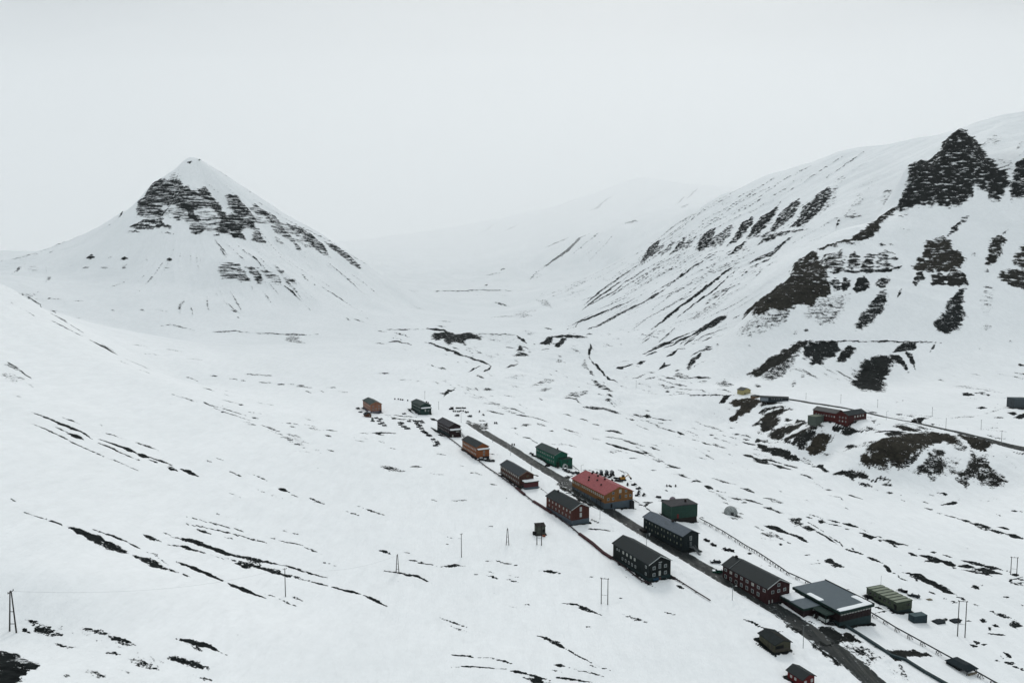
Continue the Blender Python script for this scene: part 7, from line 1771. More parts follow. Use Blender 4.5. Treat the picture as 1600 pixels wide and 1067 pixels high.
m = MB(); m.box((-11.2, 20.8, 5.0), (-.1, 28.2, 5.2)); m.build('annex_roof', paint('pale_olive_felt', (132, 140, 122)), a)

h = house('house', 'yel', -25, 8.2, 10.4, 5.0, 2.2, m_yellow, roof_dark, 'small pale yellow house with dark roof on the far bank', fz=.2, foundm=paint('rust_plinth', (90, 62, 52)), depth=3, grows=[((5.5, 8.2), 1.6, 1.0, 1.1, DIM)])
door(h, 'G', 2.8, .2, 1.1, 2.1, BLACK)
x, y, z = PL['tanhut'][0]; h = empty('hut', (x, y, z), R(10)); tag(h, 'low tan hut with a dark flat roof, just right of the yellow house', 'hut')
m = MB(); m.box((0, 0, -2), (9.2, 6, 2.7)); m.build('wall', paint('tan_boards', (142, 116, 92), ('X', 2)), h); m = MB(); m.extr([(-.3, 2.7), (9.5, 2.7), (9.5, 2.9), (4.6, 3.7), (-.3, 2.9)], 'y', -.3, 6.3); m.build('roof', roof_dark, h)
window(h, 'G', 2.5, 1.2, .9, .8, DIM); window(h, 'G', 6.2, 1.2, .9, .8, DIM)
x, y, z = PL['lowhut'][0]; h = empty('long_shed', (x, y, z), R(74)); tag(h, 'long low dark shed with one pale grey wall end, above the brown bank', 'shed')
m = MB(); m.box((0, 0, -2), (6, 25, 2.5)); m.build('wall', paint('dark_slate_boards', (50, 60, 66), ('Y', 2)), h); gable_roof(0, 6, 0, 25, 2.5, 1.1, roof_dark, h)
for i in range(5): window(h, 'L', 6+i*2.2, .9, .9, 1.1, (DARKP, DIM)[i % 2])
m = MB(); m.box((-.12, 18, -.8), (-.02, 24.8, 2.2)); m.build('wall_panel', paint('pale_blue_grey_boards', (150, 160, 168), ('Y', 2)), h)
x, y, z = PL['greyhut'][0]; h = empty('concrete_hut', (x, y, z), R(-4)); tag(h, 'plain grey concrete hut on the slope at the right edge', 'hut')
m = MB(); m.box((0, 0, -3), (13, 9, 7.6)); m.build('wall', paint('grey_sheet', (88, 98, 104), ('X', .6)), h); m = MB(); m.box((-.15, -.15, 7.6), (13.2, 9.2, 7.8)); m.build('roof', CONC, h); door(h, 'G', 9.5, .1, 1.6, 2.4, DARKP)
x, y, z = PL['annexh1'][0]; h = house('shed', (x-5.2, y-1.2, z), -26, 6.0, 4.6, 2.4, 1.3, paint('rusty_brown_boards', (122, 84, 60), ('Y', 3)), paint('coal_black_roofing', (28, 36, 44)), 'small rusty-brown shed with black roof against the salmon-orange block', cat='shed', fz=.2, foundm=f_dark, depth=2, grows=[((3.4,), .9, .8, .8, paint('amber_pane', (170, 110, 60)))])
door(h, 'G', 1.5, .2, .9, 1.8, m_fplum)

# weathered hut on the snow field left of the town
x, y, z = PL['ruin'][0]; h = empty('pump_hut', (x-2.1, y-.5, z), R(12)); tag(h, 'derelict grey timber hut amid debris behind the dark twin-pole mast', 'hut')
gw = paint('bleached_boards', (96, 100, 92), ('X', 3), .95, .35)
m = MB(); m.box((0, 0, .3), (4.3, 3.4, 4.2)); m.build('wall', gw, h); m = MB(); m.extr([(-.2, 4.0), (3.6, 4.45), (3.6, 4.6), (-.2, 4.15)], 'x', -.2, 4.5); m.build('roof', DWOOD, h)
m = MB(); m.box((3.0, -.06, 1.2), (4.0, -.01, 2.6)); m.build('opening', BLACK, h); m = MB(); m.box((-.6, -.8, -.6), (4.8, 4, .3)); m.build('platform', DWOOD, h)
m = MB(); m.box((-1.3, .2, .1), (-.1, 1.8, 1.4)); m.build('lean_to', BLACK, h)
h2 = empty('fuel_drum', (x+1.3, y-1.8, gz(x+1.3, y-1.8))); tag(h2, 'rust-orange drum lying beside the derelict hut', 'drum')
m = MB(); m.tube((-.7, 0, .45), (.7, 0, .45), .45, n=16); m.build('drum_body', paint('rust_orange', (176, 104, 76)), h2)
m = MB()
for xx in (-.72, -.25, .25, .66): m.tube((xx, 0, .45), (xx+.06, 0, .45), .48, n=16)
m.build('rim', DWOOD, h2)

# geodesic dome
x, y, z = PL['dome'][0]
bm = bmesh.new(); bmesh.ops.create_icosphere(bm, subdivisions=3, radius=3.55)
bmesh.ops.bisect_plane(bm, geom=list(bm.verts)+list(bm.edges)+list(bm.faces), plane_co=(0, 0, -.6), plane_no=(0, 0, -1), clear_outer=True)
me = bpy.data.meshes.new('dome'); bm.to_mesh(me)
M = Mat('weathered_dome_membrane', .5); tcn = M.n('ShaderNodeTexCoord'); n = M.mapr(M.noise(tcn.outputs['Object'], 1.1, 5, .65), .35, .65)
M.color(M.mix(n, lin(160, 168, 166), lin(245, 250, 248))); me.materials.append(M.m)
root = empty('geodesic_dome', (x, y, z+.6)); tag(root, 'round grey-white geodesic dome standing alone on the snow', 'dome')
o = bpy.data.objects.new('membrane', me); COL.objects.link(o); o.parent = root
m = MB()
for e in bm.edges: m.tube(e.verts[0].co*1.005, e.verts[1].co*1.005, .045, n=5)
m.build('strut', STEEL, root); bm.free()
m = MB(); m.box((-1.0, -3.9, -.8), (.4, -3.0, 1.3)); m.build('entrance', DARKP, root)

# ------------------------------------------------------------------ pipes on trestles
def resample(pts, step):
    P = np.array(pts, float)[:, :2]; out = [P[0]]; 
    for a, b in zip(P[:-1], P[1:]):
        k = max(1, int(round(np.hypot(*(b-a))/step))); out += [a+(b-a)*j/k for j in range(1, k+1)]
    return np.array(out)
def pipeline(name, pts, label, r, hgt, mat, trestle, box=False, boxes=(), boxmat=None, hoop=False, cat='pipe'):
    P = resample(pts, trestle); Z = ground(P[:, 0].copy(), P[:, 1].copy())+hgt
    Z2 = Z.copy()
    for _ in range(3): Z2[1:-1] = (Z2[:-2]+Z2[2:]+Z2[1:-1]*2)/4
    root = empty(name, (P[0][0], P[0][1], Z[0]-hgt)); tag(root, label, cat)
    O = Vector(root.location); V = [Vector((p[0], p[1], z_))-O for p, z_ in zip(P, Z2)]
    m = MB()
    for a, b in zip(V[:-1], V[1:]):
        if box:
            d = (b-a).normalized(); s = d.cross(Vector((0, 0, 1))).normalized()*r; u = Vector((0, 0, r))
            m.add([a-s-u, a+s-u, a+s+u, a-s+u, b-s-u, b+s-u, b+s+u, b-s+u], [(0,1,2,3),(7,6,5,4),(0,4,5,1),(1,5,6,2),(2,6,7,3),(3,7,4,0)])
        else: m.tube(a, b, r, n=8)
    m.build('pipe', mat, root)
    for (i0, i1) in boxes:
        k = MB()
        for a, b in zip(V[i0:i1], V[i0+1:i1+1]):
            d = (b-a).normalized(); s = d.cross(Vector((0, 0, 1))).normalized()*(r*2.0); u = Vector((0, 0, r*1.7))
            k.add([a-s-u, a+s-u, a+s+u, a-s+u, b-s-u, b+s-u, b+s+u, b-s+u], [(0,1,2,3),(7,6,5,4),(0,4,5,1),(1,5,6,2),(2,6,7,3),(3,7,4,0)])
        k.build('pipe_casing', boxmat, root)
    for i, v in enumerate(V[1:-1]):
        d = (V[i+2]-v); d.z = 0; d.normalize(); s = d.cross(Vector((0, 0, 1)))
        t = MB(); w = r*1.2+.25
        g = v.z-hgt-.6
        for q in (-1, 1): t.tube((v.x+s.x*w*q*1.4, v.y+s.y*w*q*1.4, g), (v.x+s.x*w*q, v.y+s.y*w*q, v.z-r), .09, n=6)
        t.tube((v.x-s.x*w*1.3, v.y-s.y*w*1.3, v.z-r-.08), (v.x+s.x*w*1.3, v.y+s.y*w*1.3, v.z-r-.08), .10, n=6)
        if hoop:
            for q in (-1, 1): t.tube((v.x+s.x*w*q*1.4+d.x*1.2, v.y+s.y*w*q*1.4+d.y*1.2, g+.3), (v.x+s.x*w*q, v.y+s.y*w*q, v.z-r), .09, n=6)
        t.build('trestle', DWOOD, root)
    return root
pm = paint('dark_plum_lagging', (62, 46, 50), None, .7)
pipeline('heating_pipe', PL['pipeA'], 'dark plum utility pipe snaking left of the row of blocks', .28, .55, pm, 6.0, boxes=((36, 41), (28, 31), (24, 26)), boxmat=paint('dark_red_casing', (78, 42, 46)))
pipeline('heating_pipe', PL['pipeB'], 'elevated dark pipe on spindly trestles right of the row, from green shed downhill', .24, 1.35, paint('black_pipe_lagging', (34, 42, 44), None, .6), 4.6, hoop=True)
pipeline('heating_duct', PL['pipeC'], 'teal-grey boxed duct running downhill in front of the hall', .42, .5, paint('teal_grey_duct', (58, 76, 80), None, .6), 7.0, box=True)
pipeline('heating_pipe', PL['pipeD'], 'short dark pipe between the teal block and the guesthouse', .16, .7, pm, 5.0)
pipeline('heating_pipe', PL['pipeE'], 'short dark pipe leading downhill from the black block', .22, .5, pm, 5.0)
pipeline('heating_pipe', PL['pipeF'], 'short dark pipe at the right rear corner of the guesthouse', .14, .8, pm, 4.0)

# ------------------------------------------------------------------ poles and lamps
pole_m = paint('weathered_pole_timber', (74, 72, 70), None, .9, .25)
def insul(m, x, y, z): m.tube((x, y, z), (x, y, z+.35), .09, .06, n=6)
PLAB = ['tall timber A-frame pole at the far left edge', 'single pole beside the long dark streak at lower left', 'A-frame pole amid the snow left of centre', 'thin single pole left of centre, between the A-frame poles',
        'slightly leaning narrow A-frame pole nearer the derelict hut', 'dark twin-pole mast in front of the derelict hut', 'twin-pole mast left of the black block', 'tallest twin-pole mast at lower right near the teal container', 'twin-pole mast at the right edge of the valley floor',
        'thin pole behind the far road, first right of the long low shed', 'thin pole directly above the red community building', 'thin pole up-slope right of the red community building', 'thin pole up-slope of the tracked loader on the far road',
        'thin pole on the slope between the two roadside poles', 'pole right behind the far road near the loader', 'pole beside the far road at the right edge',
        'street lamp in front of the dark red block', 'tallest street lamp, opposite the hall entrance', 'street lamp with white head before the blue-black block', 'street lamp by the road left of the teal block', 'short street lamp by the road farther up than the teal block', 'street lamp between the brick-red block and the road',
        'thin street lamp behind the plum-brown block', 'small street lamp near the top end of the road', 'street lamp beside the far road right of the red community building', 'small street lamp behind the guesthouse roof',
        'thin pole behind the dark green block', 'thin pole in the snow right of the dark green block', 'thin dark pole in the middle of the valley']
for (t, x, y, z, hh), lab in zip(PL['poles'], PLAB):
    nm = {'a': 'power_pole', 's': 'power_pole', 'h': 'power_pole', 'hd': 'power_pole', 't': 'power_pole', 'l': 'street_lamp'}[t]
    r0 = empty(nm, (x, y, z)); tag(r0, lab, 'lamp post' if t == 'l' else 'pole')
    if t == 'a':
        w = hh*.085
        for s in (-1, 1): m = MB(); m.tube((s*w, 0, -.8), (s*.14, 0, hh), .17, .12); m.build('leg', pole_m, r0)
        m = MB(); m.tube((-w*.88, 0, hh*.2), (w*.88, 0, hh*.2), .08); m.tube((-w*.55, 0, hh*.5), (w*.55, 0, hh*.5), .08); m.build('cross_brace', pole_m, r0)
        m = MB(); m.tube((0, -.9, hh-.2), (0, .9, hh-.2), .09); [insul(m, 0, q, hh-.15) for q in (-.8, 0, .8)]; m.build('crossarm', pole_m, r0)
    elif t in 'st':
        rr_ = .16 if t == 's' else .13
        m = MB(); m.tube((0, 0, -.8), (0, 0, hh), rr_, rr_*.75); m.build('shaft', pole_m, r0)
        m = MB(); m.tube((-.5, -.3, hh-.35), (.5, .3, hh-.35), .06); [insul(m, q*.45, q*.27, hh-.32) for q in (-1, 0, 1)]; m.build('crossarm', pole_m, r0)
        if t == 's': m = MB(); m.tube((-1.3, 0, hh*.8), (0, 0, hh*.78), .05); m.build('bracket', pole_m, r0)
    elif t in ('h', 'hd'):
        w = 1.15 if t == 'h' else 1.0; mm = DWOOD if t == 'hd' else pole_m
        for s in (-1, 1): m = MB(); m.tube((s*w, -s*.3, -.8), (s*w, -s*.3, hh), .17 if t == 'h' else .2, .13); m.build('leg', mm, r0)
        m = MB(); m.tube((-w*1.35, .4, hh-.25), (w*1.35, -.4, hh-.15), .10); [insul(m, q*w*1.2, -q*.36, hh-.1) for q in (-1, 0, 1)]; m.build('crossarm', mm, r0)
        m = MB(); m.tube((-w, .3, hh*.35), (w, -.3, hh*.35), .05); m.build('cross_brace', mm, r0)
    else:
        m = MB(); m.tube((0, 0, -.6), (0, 0, hh), .11, .08); m.build('shaft', STEEL, r0)
        m = MB(); m.tube((0, 0, hh-.1), (1.2, .25, hh+.15), .06); m.build('arm', STEEL, r0)
        m = MB(); m.box((1.05, .1, hh+.08), (1.75, .45, hh+.26)); m.build('lamp_head', WHITE, r0)
# wires from the A-frame pole towards the next pole
def wire(a, b, sag, label):
    a = Vector(a); b = Vector(b); m = MB(); pr = a
    for i in range(1, 25):
        t = i/24; p = a.lerp(b, t); p.z -= sag*4*t*(1-t)
        m.tube(pr-a, p-a, .013, n=5); pr = p
    o = m.build('power_line', STEEL); o.location = a; tag(o, label, 'wire', 'overhead wires on the left slope')
q = PL['poles']; A0 = Vector(q[0][1:4])+Vector((0, 0, q[0][4])); A1 = Vector(q[1][1:4])+Vector((0, 0, q[1][4])); A2 = Vector(q[2][1:4])+Vector((0, 0, q[2][4]))
wire(A0, A1, 3.0, 'thin overhead wire from the left-edge A-frame pole to the single pole')
wire(A1, A2, 3.0, 'thin overhead wire from the single pole to the A-frame pole left of centre')

# ------------------------------------------------------------------ snowmobiles, kennels, vehicles
def make_snowmobile(col, name='snowmobile'):
    r0 = empty(name, (0, 0, 0))
    m = MB(); m.extr([(-.2, .35), (1.15, .30), (1.3, .5), (.95, .85), (.35, .98), (-.2, .7)], 'x', -.38, .38); m.build('cowl', col, r0, bevel=.05)
    m = MB(); m.extr([(-1.45, .5), (-.15, .5), (-.15, .78), (-.7, .74), (-1.3, .86), (-1.45, .8)], 'x', -.24, .24); m.build('seat', RUBBER, r0, bevel=.04)
    m = MB(); m.extr([(-1.4, .1), (-1.2, 0), (.2, 0), (.4, .2), (-.1, .45), (-1.4, .42)], 'x', -.22, .22); m.build('track', RUBBER, r0)
    for s in (-1, 1): m = MB(); m.extr([(.4, .02), (1.4, .02), (1.65, .2), (1.6, .23), (1.36, .08), (.4, .08)], 'x', s*.48-.07, s*.48+.07); m.tube((s*.3, .8, .4), (s*.48, .9, .06), .035, n=5); m.build('ski', STEEL, r0)
    m = MB(); m.extr([(.3, .95), (.52, .93), (.25, 1.3), (.2, 1.3)], 'x', -.26, .26); m.build('windshield', DARKP, r0)
    m = MB(); m.tube((-.38, -.05, 1.02), (.38, -.05, 1.02), .03, n=5); m.tube((0, .1, .8), (0, -.05, 1.02), .03, n=5); m.build('handlebar', STEEL, r0)
    return r0
sm_cols = [paint('black_cowl', (24, 27, 30), None, .4), paint('dark_red_cowl', (76, 24, 34), None, .4)]
protos = [make_snowmobile(c) for c in sm_cols]; usedp = [False, False]
def place(proto_i, x, y, rz, label, group, sc=1.0):
    if not usedp[proto_i]: o = protos[proto_i]; usedp[proto_i] = True
    else: o = copy_tree(protos[proto_i])
    o.location = (x, y, gz(x, y)); o.rotation_euler = (0, 0, rz); o.scale = (sc,)*3
    tag(o, label, 'snowmobile', group); return o
rr = random.Random(4)
for k, lab in (('sled_main', 'dark snowmobile in the long parked line between the dark green and plum-brown blocks'), ('sled_mid', 'dark snowmobile in the short parked row left of the long line'), ('sled_left', 'dark snowmobile parked below the salmon-orange block'),
               ('sled_lone', 'dark snowmobile parked alone near the path between the far blocks')):
    for (x, y, z) in PL[k]: place(0, x, y, rr.uniform(-1.9, -1.2), lab, 'snowmobiles '+{'sled_main': 'in the long parked line', 'sled_mid': 'in the short row', 'sled_left': 'below the salmon block', 'sled_lone': 'standing alone by the path'}[k], 1.25)
for (x, y, z) in PL['sled_teal']: place(0, x, y, rr.uniform(.6, 1.3), 'dark snowmobile beside the long wall of the teal block', 'snowmobiles by the teal block', 1.2)
for i, (x, y, z) in enumerate(PL['lot']): place(1 if i == 4 else 0, x, y, rr.uniform(-1.2, 0), 'dark red snowmobile on the snow lot behind the guesthouse' if i == 4 else 'black snowmobile on the snow lot behind the guesthouse', None if i == 4 else 'snowmobiles on the lot behind the guesthouse', 1.35)
for (x, y, z) in PL['tridots'][:3]: place(0, x, y, rr.uniform(-.6, .6), 'black snowmobile in the row of three above the red round tent', 'row of three snowmobiles', 1.0)
for (x, y, z) in PL['tridots'][3:]: place(0, x, y, rr.uniform(.6, 1.1), 'black snowmobile on open snow between the blue-black and dark red blocks', 'snowmobiles between the two blocks', 1.2)
for (x, y, z) in PL['lot2'][:4]: place(0, x, y, rr.uniform(-.6, .9), 'dark snowmobile right of the kennel rows at the road head', 'snowmobiles at the road head', 1.2)
for s, (x, y, z) in (('black snowmobile just up-slope of the frosted car by the olive cabin', PL['cars'][4]), ('dark snowmobile at the far-left corner of the olive cabin', PL['cars'][5])): place(0, x, y, 1.0, s, None, 1.35)

def make_kennel():
    r0 = empty('dog_kennel', (0, 0, 0))
    m = MB(); m.extr([(-.5, 0), (.5, 0), (.5, .8), (0, 1.1), (-.5, .8)], 'y', -.6, .6); m.build('wall', DWOOD, r0)
    m = MB(); m.extr([(-.65, .74), (0, 1.13), (.65, .74), (.65, .82), (0, 1.22), (-.65, .82)], 'y', -.7, .7); m.build('roof', BLACK, r0)
    m = MB(); m.box((-.2, -.64, .1), (.2, -.605, .6)); m.build('opening', BLACK, r0); return r0
kp = make_kennel(); first = True
for k, lab, g in (('kennel', 'tiny dark kennel in the rows beyond the plum-brown block', 'kennels beyond the plum-brown block'), ('kennel_b', 'tiny dark kennel in the line behind the dark green block', 'kennels behind the dark green block')):
    for (x, y, z) in PL[k]:
        o = kp if first else copy_tree(kp); first = False
        o.location = (x, y, z); o.rotation_euler = (0, 0, rr.uniform(-.4, .4)); tag(o, lab, 'kennel', g)

def make_car(name, col, frosted=False, suv=False):
    r0 = empty(name, (0, 0, 0)); hb = .95 if not suv else 1.1; ht_ = 1.45 if not suv else 1.85
    m = MB(); m.extr([(-2.2, .35), (2.15, .35), (2.25, .6), (2.15, .85), (1.1, hb+.02), (-2.1, hb+.05), (-2.25, .7)], 'x', -.88, .88); m.build('body', col, r0, bevel=.07)
    m = MB(); m.extr([(.95, hb), (.35, ht_), (-1.5 if not suv else -1.9, ht_), (-2.05, hb)], 'x', -.76, .76); m.build('cabin', DARKP, r0, bevel=.06)
    m = MB(); m.extr([(.3, ht_-.02), (.25, ht_+.05), (-1.4 if not suv else -1.8, ht_+.05), (-1.45 if not suv else -1.85, ht_-.02)], 'x', -.72, .72); m.build('roof', SNOW if frosted else col, r0)
    for sx in (-1, 1):
        for sy in (-1.35, 1.4):
            m = MB(); m.tube((sx*.72, sy, .34), (sx*.92, sy, .34), .35, n=16); w = m.build('wheel', RUBBER, r0); m = MB(); m.tube((sx*.9, sy, .34), (sx*.94, sy, .34), .18, n=10); m.build('rim', STEEL, w)
        m = MB(); m.box((sx*.62-.16, 2.2, .6), (sx*.62+.16, 2.28, .78)); m.build('headlight', WHITE, r0)
    if frosted: m = MB(); m.extr([(1.0, hb+.05), (2.1, .9), (2.1, .98), (1.0, hb+.14)], 'x', -.8, .8); m.build('bonnet_snow', SNOW, r0)
    return r0
car_black = make_car('parked_car', paint('black_car_paint', (20, 24, 28), None, .3))
car_green = make_car('parked_car', paint('green_car_paint', (14, 92, 70), None, .3), True)
car_frost = make_car('parked_car', paint('navy_car_paint', (30, 42, 54), None, .35), True)
car_suv = make_car('parked_van', paint('dark_grey_van_paint', (40, 46, 50), None, .35), True, True)
def putc(o, xyz, rz, lab, group=None, cat='car', sc=1.0):
    o.location = (xyz[0], xyz[1], gz(xyz[0], xyz[1])); o.rotation_euler = (0, 0, rz); o.scale = (sc,)*3; tag(o, lab, cat, group)
putc(car_black, PL['cars'][2], R(70), 'black car parked in front of the hall')
putc(car_green, PL['cars'][1], R(82), 'green car parked at the end of the dark red block')
putc(car_frost, PL['cars'][0], R(85), 'dark blue car dusted with snow, up-slope of the green car')
c2 = copy_tree(car_frost); putc(c2, PL['cars'][3], R(52), 'dark car thick with frost beside the olive cabin')
putc(car_suv, PL['carsA'][0], R(20), 'dark van with snowy roof nearest the teal block entrance', 'cars by the teal block', 'van')
for i, (lab, src) in enumerate((('black car second from the teal block', car_black), ('dark blue frosted car third from the teal block', car_frost), ('dark grey van nearest the red roof', car_suv))):
    putc(copy_tree(src), PL['carsA'][i+1], R(15+8*i), lab, 'cars by the teal block', 'van' if i == 2 else 'car')
for i, (lab, src) in enumerate((('dark car left in the row in front of the orange-brown block', car_frost), ('dark car in the middle of the row before the orange-brown block', car_black), ('dark car at the right end of the row before the orange-brown block', car_black), ('snow-dusted van tight against the orange-brown block', car_suv))):
    putc(copy_tree(src), PL['carsh4'][i], R(60+14*i), lab, 'cars before the orange-brown block', 'van' if i == 3 else 'car', .9)
putc(copy_tree(car_suv), PL['lot2'][4], R(80), 'dark van beside the kennel rows', None, 'van', .9)
putc(copy_tree(car_suv), PL['lot2'][5], R(70), 'frosted van right of the dark van near the kennel rows', None, 'van', .9)
putc(copy_tree(car_black), PL['pilebits'][0], R(40), 'black car behind the salmon-orange block', None, 'car')
putc(copy_tree(car_frost), PL['pilebits'][1], R(60), 'dark frosted car left of the rusty-brown shed', None, 'car', .8)

def make_cat():
    r0 = empty('snow_coach', (0, 0, 0))
    for s in (-1, 1): m = MB(); m.extr([(-1.9, .3), (-1.5, 0), (1.4, 0), (1.9, .5), (1.4, .9), (-1.6, .9)], 'x', s*.85-.32, s*.85+.32); m.build('track', RUBBER, r0)
    m = MB(); m.extr([(-1.6, .5), (1.6, .5), (1.7, 1.5), (-1.6, 1.5)], 'x', -.85, .85); m.build('body', paint('coach_black', (28, 32, 38), None, .4), r0, bevel=.06)
    m = MB()
    n = 10; prof = [(-.95, 1.5)]+[(-.95*math.cos(math.pi*i/n), 2.3+.9*math.sin(math.pi*i/n)) for i in range(n+1)]+[(.95, 1.5)]
    m.extr(prof, 'y', -1.4, 1.0); m.build('cabin', paint('coach_grey_cover', (140, 146, 150), None, .5), r0)
    m = MB(); m.box((-.7, -1.45, 1.7), (.7, -1.405, 2.4)); m.build('window', DARKP, r0); return r0
ct = make_cat()
for i, ((x, y, z), lab) in enumerate(zip(PL['cats'], ('left of the three tall grey-topped snow coaches behind the guesthouse', 'middle one of the three tall grey-topped snow coaches behind the guesthouse', 'right of the three tall grey-topped snow coaches behind the guesthouse'))):
    o = ct if i == 0 else copy_tree(ct); o.location = (x, y, z); o.rotation_euler = (0, 0, R(5*i)); tag(o, lab, 'snow vehicle', 'snow coaches behind the guesthouse')

yel = paint('machine_yellow', (196, 140, 50), None, .5)
def loader(loc, rz, lab, col, sc=1.0, group=None):
    r0 = empty('excavator', loc, rz); r0.scale = (sc,)*3; tag(r0, lab, 'excavator', group)
    for s in (-1, 1): m = MB(); m.extr([(-1.7, .35), (-1.3, 0), (1.3, 0), (1.7, .35), (1.3, .75), (-1.3, .75)], 'x', s*.9-.28, s*.9+.28); m.build('track', RUBBER, r0)
    m = MB(); m.box((-1.1, -1.7, .8), (1.1, 1.1, 1.7)); m.build('body', col, r0, bevel=.06)
    m = MB(); m.box((-1.0, -.2, 1.7), (.1, 1.1, 2.7)); m.build('cab', DARKP, r0, bevel=.05)
    m = MB(); m.tube((.4, .9, 1.5), (.5, 3.0, 3.0), .22, .18); m.tube((.5, 3.0, 3.0), (.5, 4.4, 1.2), .18, .13); m.build('boom', col, r0)
    m = MB(); m.extr([(4.2, .3), (4.9, .2), (4.9, 1.1), (4.3, 1.3)], 'x', 0, 1.0); m.build('bucket', DWOOD, r0)
    return r0
x, y, z = PL['digger'][0]; loader((x, y, z), R(-70), 'yellow excavator on the snow lot behind the guesthouse', yel, 1.15)
def sled_trailer(loc, rz, lab, col, group=None, L=3.4):
    r0 = empty('cargo_sledge', loc, rz); tag(r0, lab, 'sledge', group)
    m = MB(); m.box((-.7, -L/2, .35), (.7, L/2, .5)); m.build('deck', WOOD, r0)
    for s in (-1, 1): m = MB(); m.extr([(-L/2, .05), (L/2+.2, .05), (L/2+.6, .4), (L/2+.5, .45), (L/2+.1, .15), (-L/2, .15)], 'x', s*.55-.05, s*.55+.05); m.tube((s*.55, -L/3, .1), (s*.55, -L/3, .4), .05, n=5); m.tube((s*.55, L/3, .1), (s*.55, L/3, .4), .05, n=5); m.build('runner', STEEL, r0)
    m = MB(); m.extr([(-.6, .5), (.6, .5), (.5, 1.15), (-.45, 1.25)], 'y', -L/2+.2, L/2-.3); m.build('load', col, r0, bevel=.05)
    return r0
for i, ((x, y, z), lab) in enumerate(zip(PL['digger'][1:], ('large dark sledge load left of the yellow excavator', 'dark cargo sledge lowest beside the yellow excavator', 'dark cargo sledge right in front of the yellow excavator'))):
    sled_trailer((x, y, z), R(60+20*i), lab, paint('dark_tarp', (34, 40, 46), None, .8), 'sledges by the excavator', 4.5-i*.6)
x, y, z = PL['redtent'][0]; r0 = empty('round_tent', (x, y, z)); tag(r0, 'small round dark red and white tent above the green shed', 'tent')
m = MB(); n = 14
for k in range(5):
    a0, a1 = math.pi/2*k/5, math.pi/2*(k+1)/5
    for i in range(n):
        b0, b1 = 2*math.pi*i/n, 2*math.pi*(i+1)/n
        pp = [(1.9*math.cos(a)*math.cos(b), 1.5*math.cos(a)*math.sin(b), 2.1*math.sin(a)+.3) for a, b in ((a0, b0), (a0, b1), (a1, b1), (a1, b0))]
        m.add(pp, [(0, 1, 2, 3)] if k < 4 else [(0, 1, 2)], 1 if (i < 5) else 0)
m.build('canopy', [paint('mauve_canvas', (150, 138, 146)), paint('dark_red_canvas', (74, 40, 46))], r0); m = MB(); m.tube((0, 0, -.3), (0, 0, .32), 1.9, n=14); m.build('base_ring', DWOOD, r0)
sled_trailer(PL['redtent'][1], R(70), 'dark sledge left of the round red tent', paint('dark_tarp_b', (30, 36, 40)), None, 3.2)
sled_trailer(PL['redtent'][2], R(80), 'long low dark sledge between the round red tent and guesthouse', BLACK, None, 6.0)
for i, ((x, y, z), lab) in enumerate(zip(PL['markers'], ('white roadside marker beneath the street lamp by the blue-black block', 'dark roadside marker right of the white one'))):
    r0 = empty('marker_post', (x, y, z)); tag(r0, lab, 'marker post'); m = MB(); m.tube((0, 0, -.4), (0, 0, .7), .06, n=6); m.build('post', DWOOD, r0); m = MB(); m.box((-.25, -.08, .5), (.25, .08, 1.4)); m.build('panel', WHITE if i == 0 else BLACK, r0)
for i, ((x, y, z), lab) in enumerate(zip(PL['boards'], ('left of the two small dark A-boards above the road', 'right of the two small dark A-boards above the road'))):
    r0 = empty('marker_board', (x, y, z)); tag(r0, lab, 'sign board', 'pair of dark A-boards')
    for s in (-1, 1): m = MB(); m.extr([(s*.55, -.1), (s*.47, -.1), (s*.02, 1.5), (s*.10, 1.5)], 'x', -.45, .45); m.build('panel', BLACK, r0)
x, y, z = PL['pilebits'][2]; r0 = empty('tank', (x, y, z)); tag(r0, 'small pale grey-green tank in front of the rusty-brown shed', 'tank'); m = MB(); m.tube((0, 0, -.3), (0, 0, 2.6), 1.0, .9, n=14); m.build('tank_body', paint('grey_green_tank', (112, 126, 122)), r0); m = MB(); m.tube((0, 0, 2.6), (0, 0, 2.9), .6, .3, n=12); m.build('lid', paint('pink_lid', (180, 140, 148)), r0)
m = MB(); m.box((-1.6, -1.3, -.5), (1.6, 1.3, .25)); m.build('base', DWOOD, r0)
for i, (lab, sx, sy) in enumerate((('dark tarpaulined timber stack right of the teal container', 4.2, 2.4), ('dark timber stack between the teal container and twin-pole mast', 3.4, 2.2), ('weathered tan pallet on the snow right of the frosted car', 2.4, 1.2))):
    x, y, z = PL['plates'][i]; r0 = empty('timber_stack' if i < 2 else 'pallet', (x, y, z), R(20)); tag(r0, lab, 'timber stack' if i < 2 else 'pallet')
    cm = (paint('black_tarp', (40, 50, 56)), paint('tan_pallet', (150, 142, 120)))[i == 2]
    for k in range(4 if i < 2 else 2):
        m = MB()
        for j in range(5): m.box((-sx/2+.05*k, -sy/2+j*sy/5, .22*k-.1), (sx/2-.05*k, -sy/2+(j+.85)*sy/5, .22*k+.08))
        m.build('board_layer', cm, r0)
# loader standing at the far road
lx, ly = [(a+b)/2 for a, b in zip(PL['roadB'][6][:2], PL['roadB'][7][:2])]
loader((lx, ly+5, gz(lx, ly+5)), R(-80), 'dark tracked loader standing beside the far road', DWOOD, 1.1)
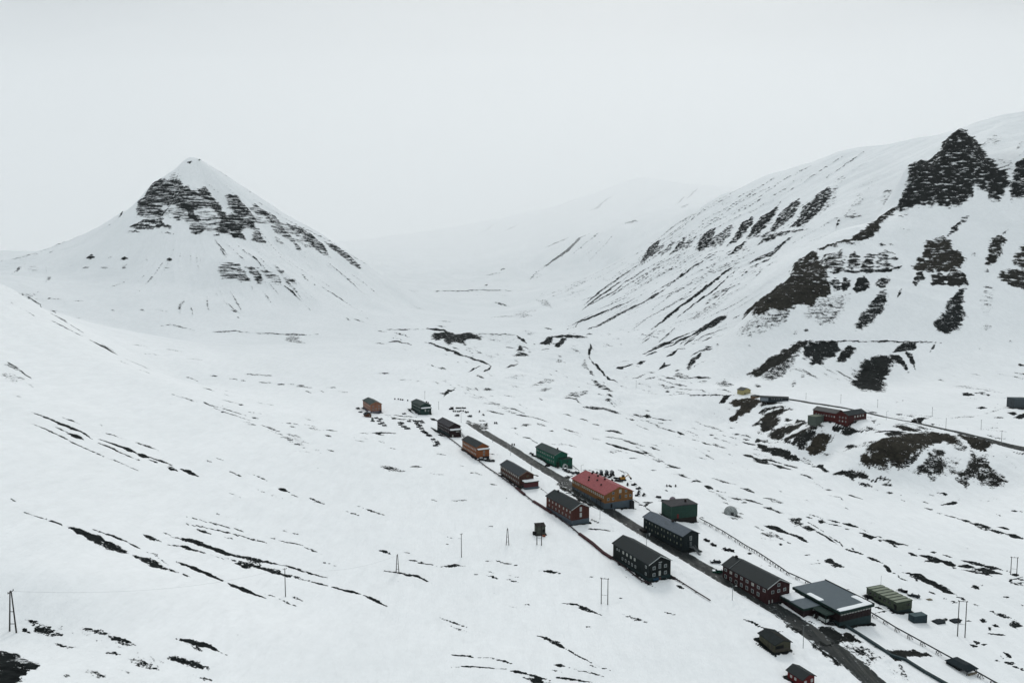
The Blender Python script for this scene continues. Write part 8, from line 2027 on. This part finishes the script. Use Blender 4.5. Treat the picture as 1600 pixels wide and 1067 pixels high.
# ------------------------------------------------------------------ air
hz = bpy.data.meshes.new('haze')
bm = bmesh.new(); bmesh.ops.create_cube(bm, size=1); bm.to_mesh(hz); bm.free()
haze = bpy.data.objects.new('haze', hz); COL.objects.link(haze)
zs_ = np.empty(len(terrain.data.vertices)*3, np.float32); terrain.data.vertices.foreach_get('co', zs_)
zlo = float(zs_[2::3].min())-2
haze.scale = (24000, 12400, 1800-zlo); haze.location = (0, 3500, (1800+zlo)/2)
haze['kind'] = 'stuff'
hm = bpy.data.materials.new('thin_cold_haze'); hm.use_nodes = True
ht = hm.node_tree; ht.nodes.clear()
ho = ht.nodes.new('ShaderNodeOutputMaterial'); pv = ht.nodes.new('ShaderNodeVolumePrincipled')
pv.inputs['Density'].default_value = HAZE
pv.inputs['Color'].default_value = (.97, .985, 1, 1); pv.inputs['Anisotropy'].default_value = .2
ht.links.new(pv.outputs[0], ho.inputs['Volume'])
hz.materials.append(hm)

# low cloud filling the head of the valley
bm = bmesh.new(); bmesh.ops.create_icosphere(bm, subdivisions=5, radius=1)
cm = bpy.data.meshes.new('low_cloud')
for v in bm.verts:
    p = v.co; q = np.array([p.x*2.2+9]), np.array([p.y*2.2+p.z*1.7])
    k = 1+.10*float(fbm(q[0], q[1], 3, 301)[0]); v.co = Vector((p.x*6500, p.y*2800, p.z*760))*k
bm.to_mesh(cm); bm.free()
for p in cm.polygons: p.use_smooth = True
cloud = bpy.data.objects.new('low_cloud', cm); COL.objects.link(cloud); cloud.location = (300, 4600, 780)
cloud['kind'] = 'stuff'
cmat = bpy.data.materials.new('cloud_vapour'); cmat.use_nodes = True; ct_ = cmat.node_tree; ct_.nodes.clear()
co_ = ct_.nodes.new('ShaderNodeOutputMaterial'); cv = ct_.nodes.new('ShaderNodeVolumePrincipled')
cv.inputs['Density'].default_value = CLOUD; cv.inputs['Color'].default_value = (1, 1, 1, 1); cv.inputs['Anisotropy'].default_value = .4
ct_.links.new(cv.outputs[0], co_.inputs['Volume']); cm.materials.append(cmat)
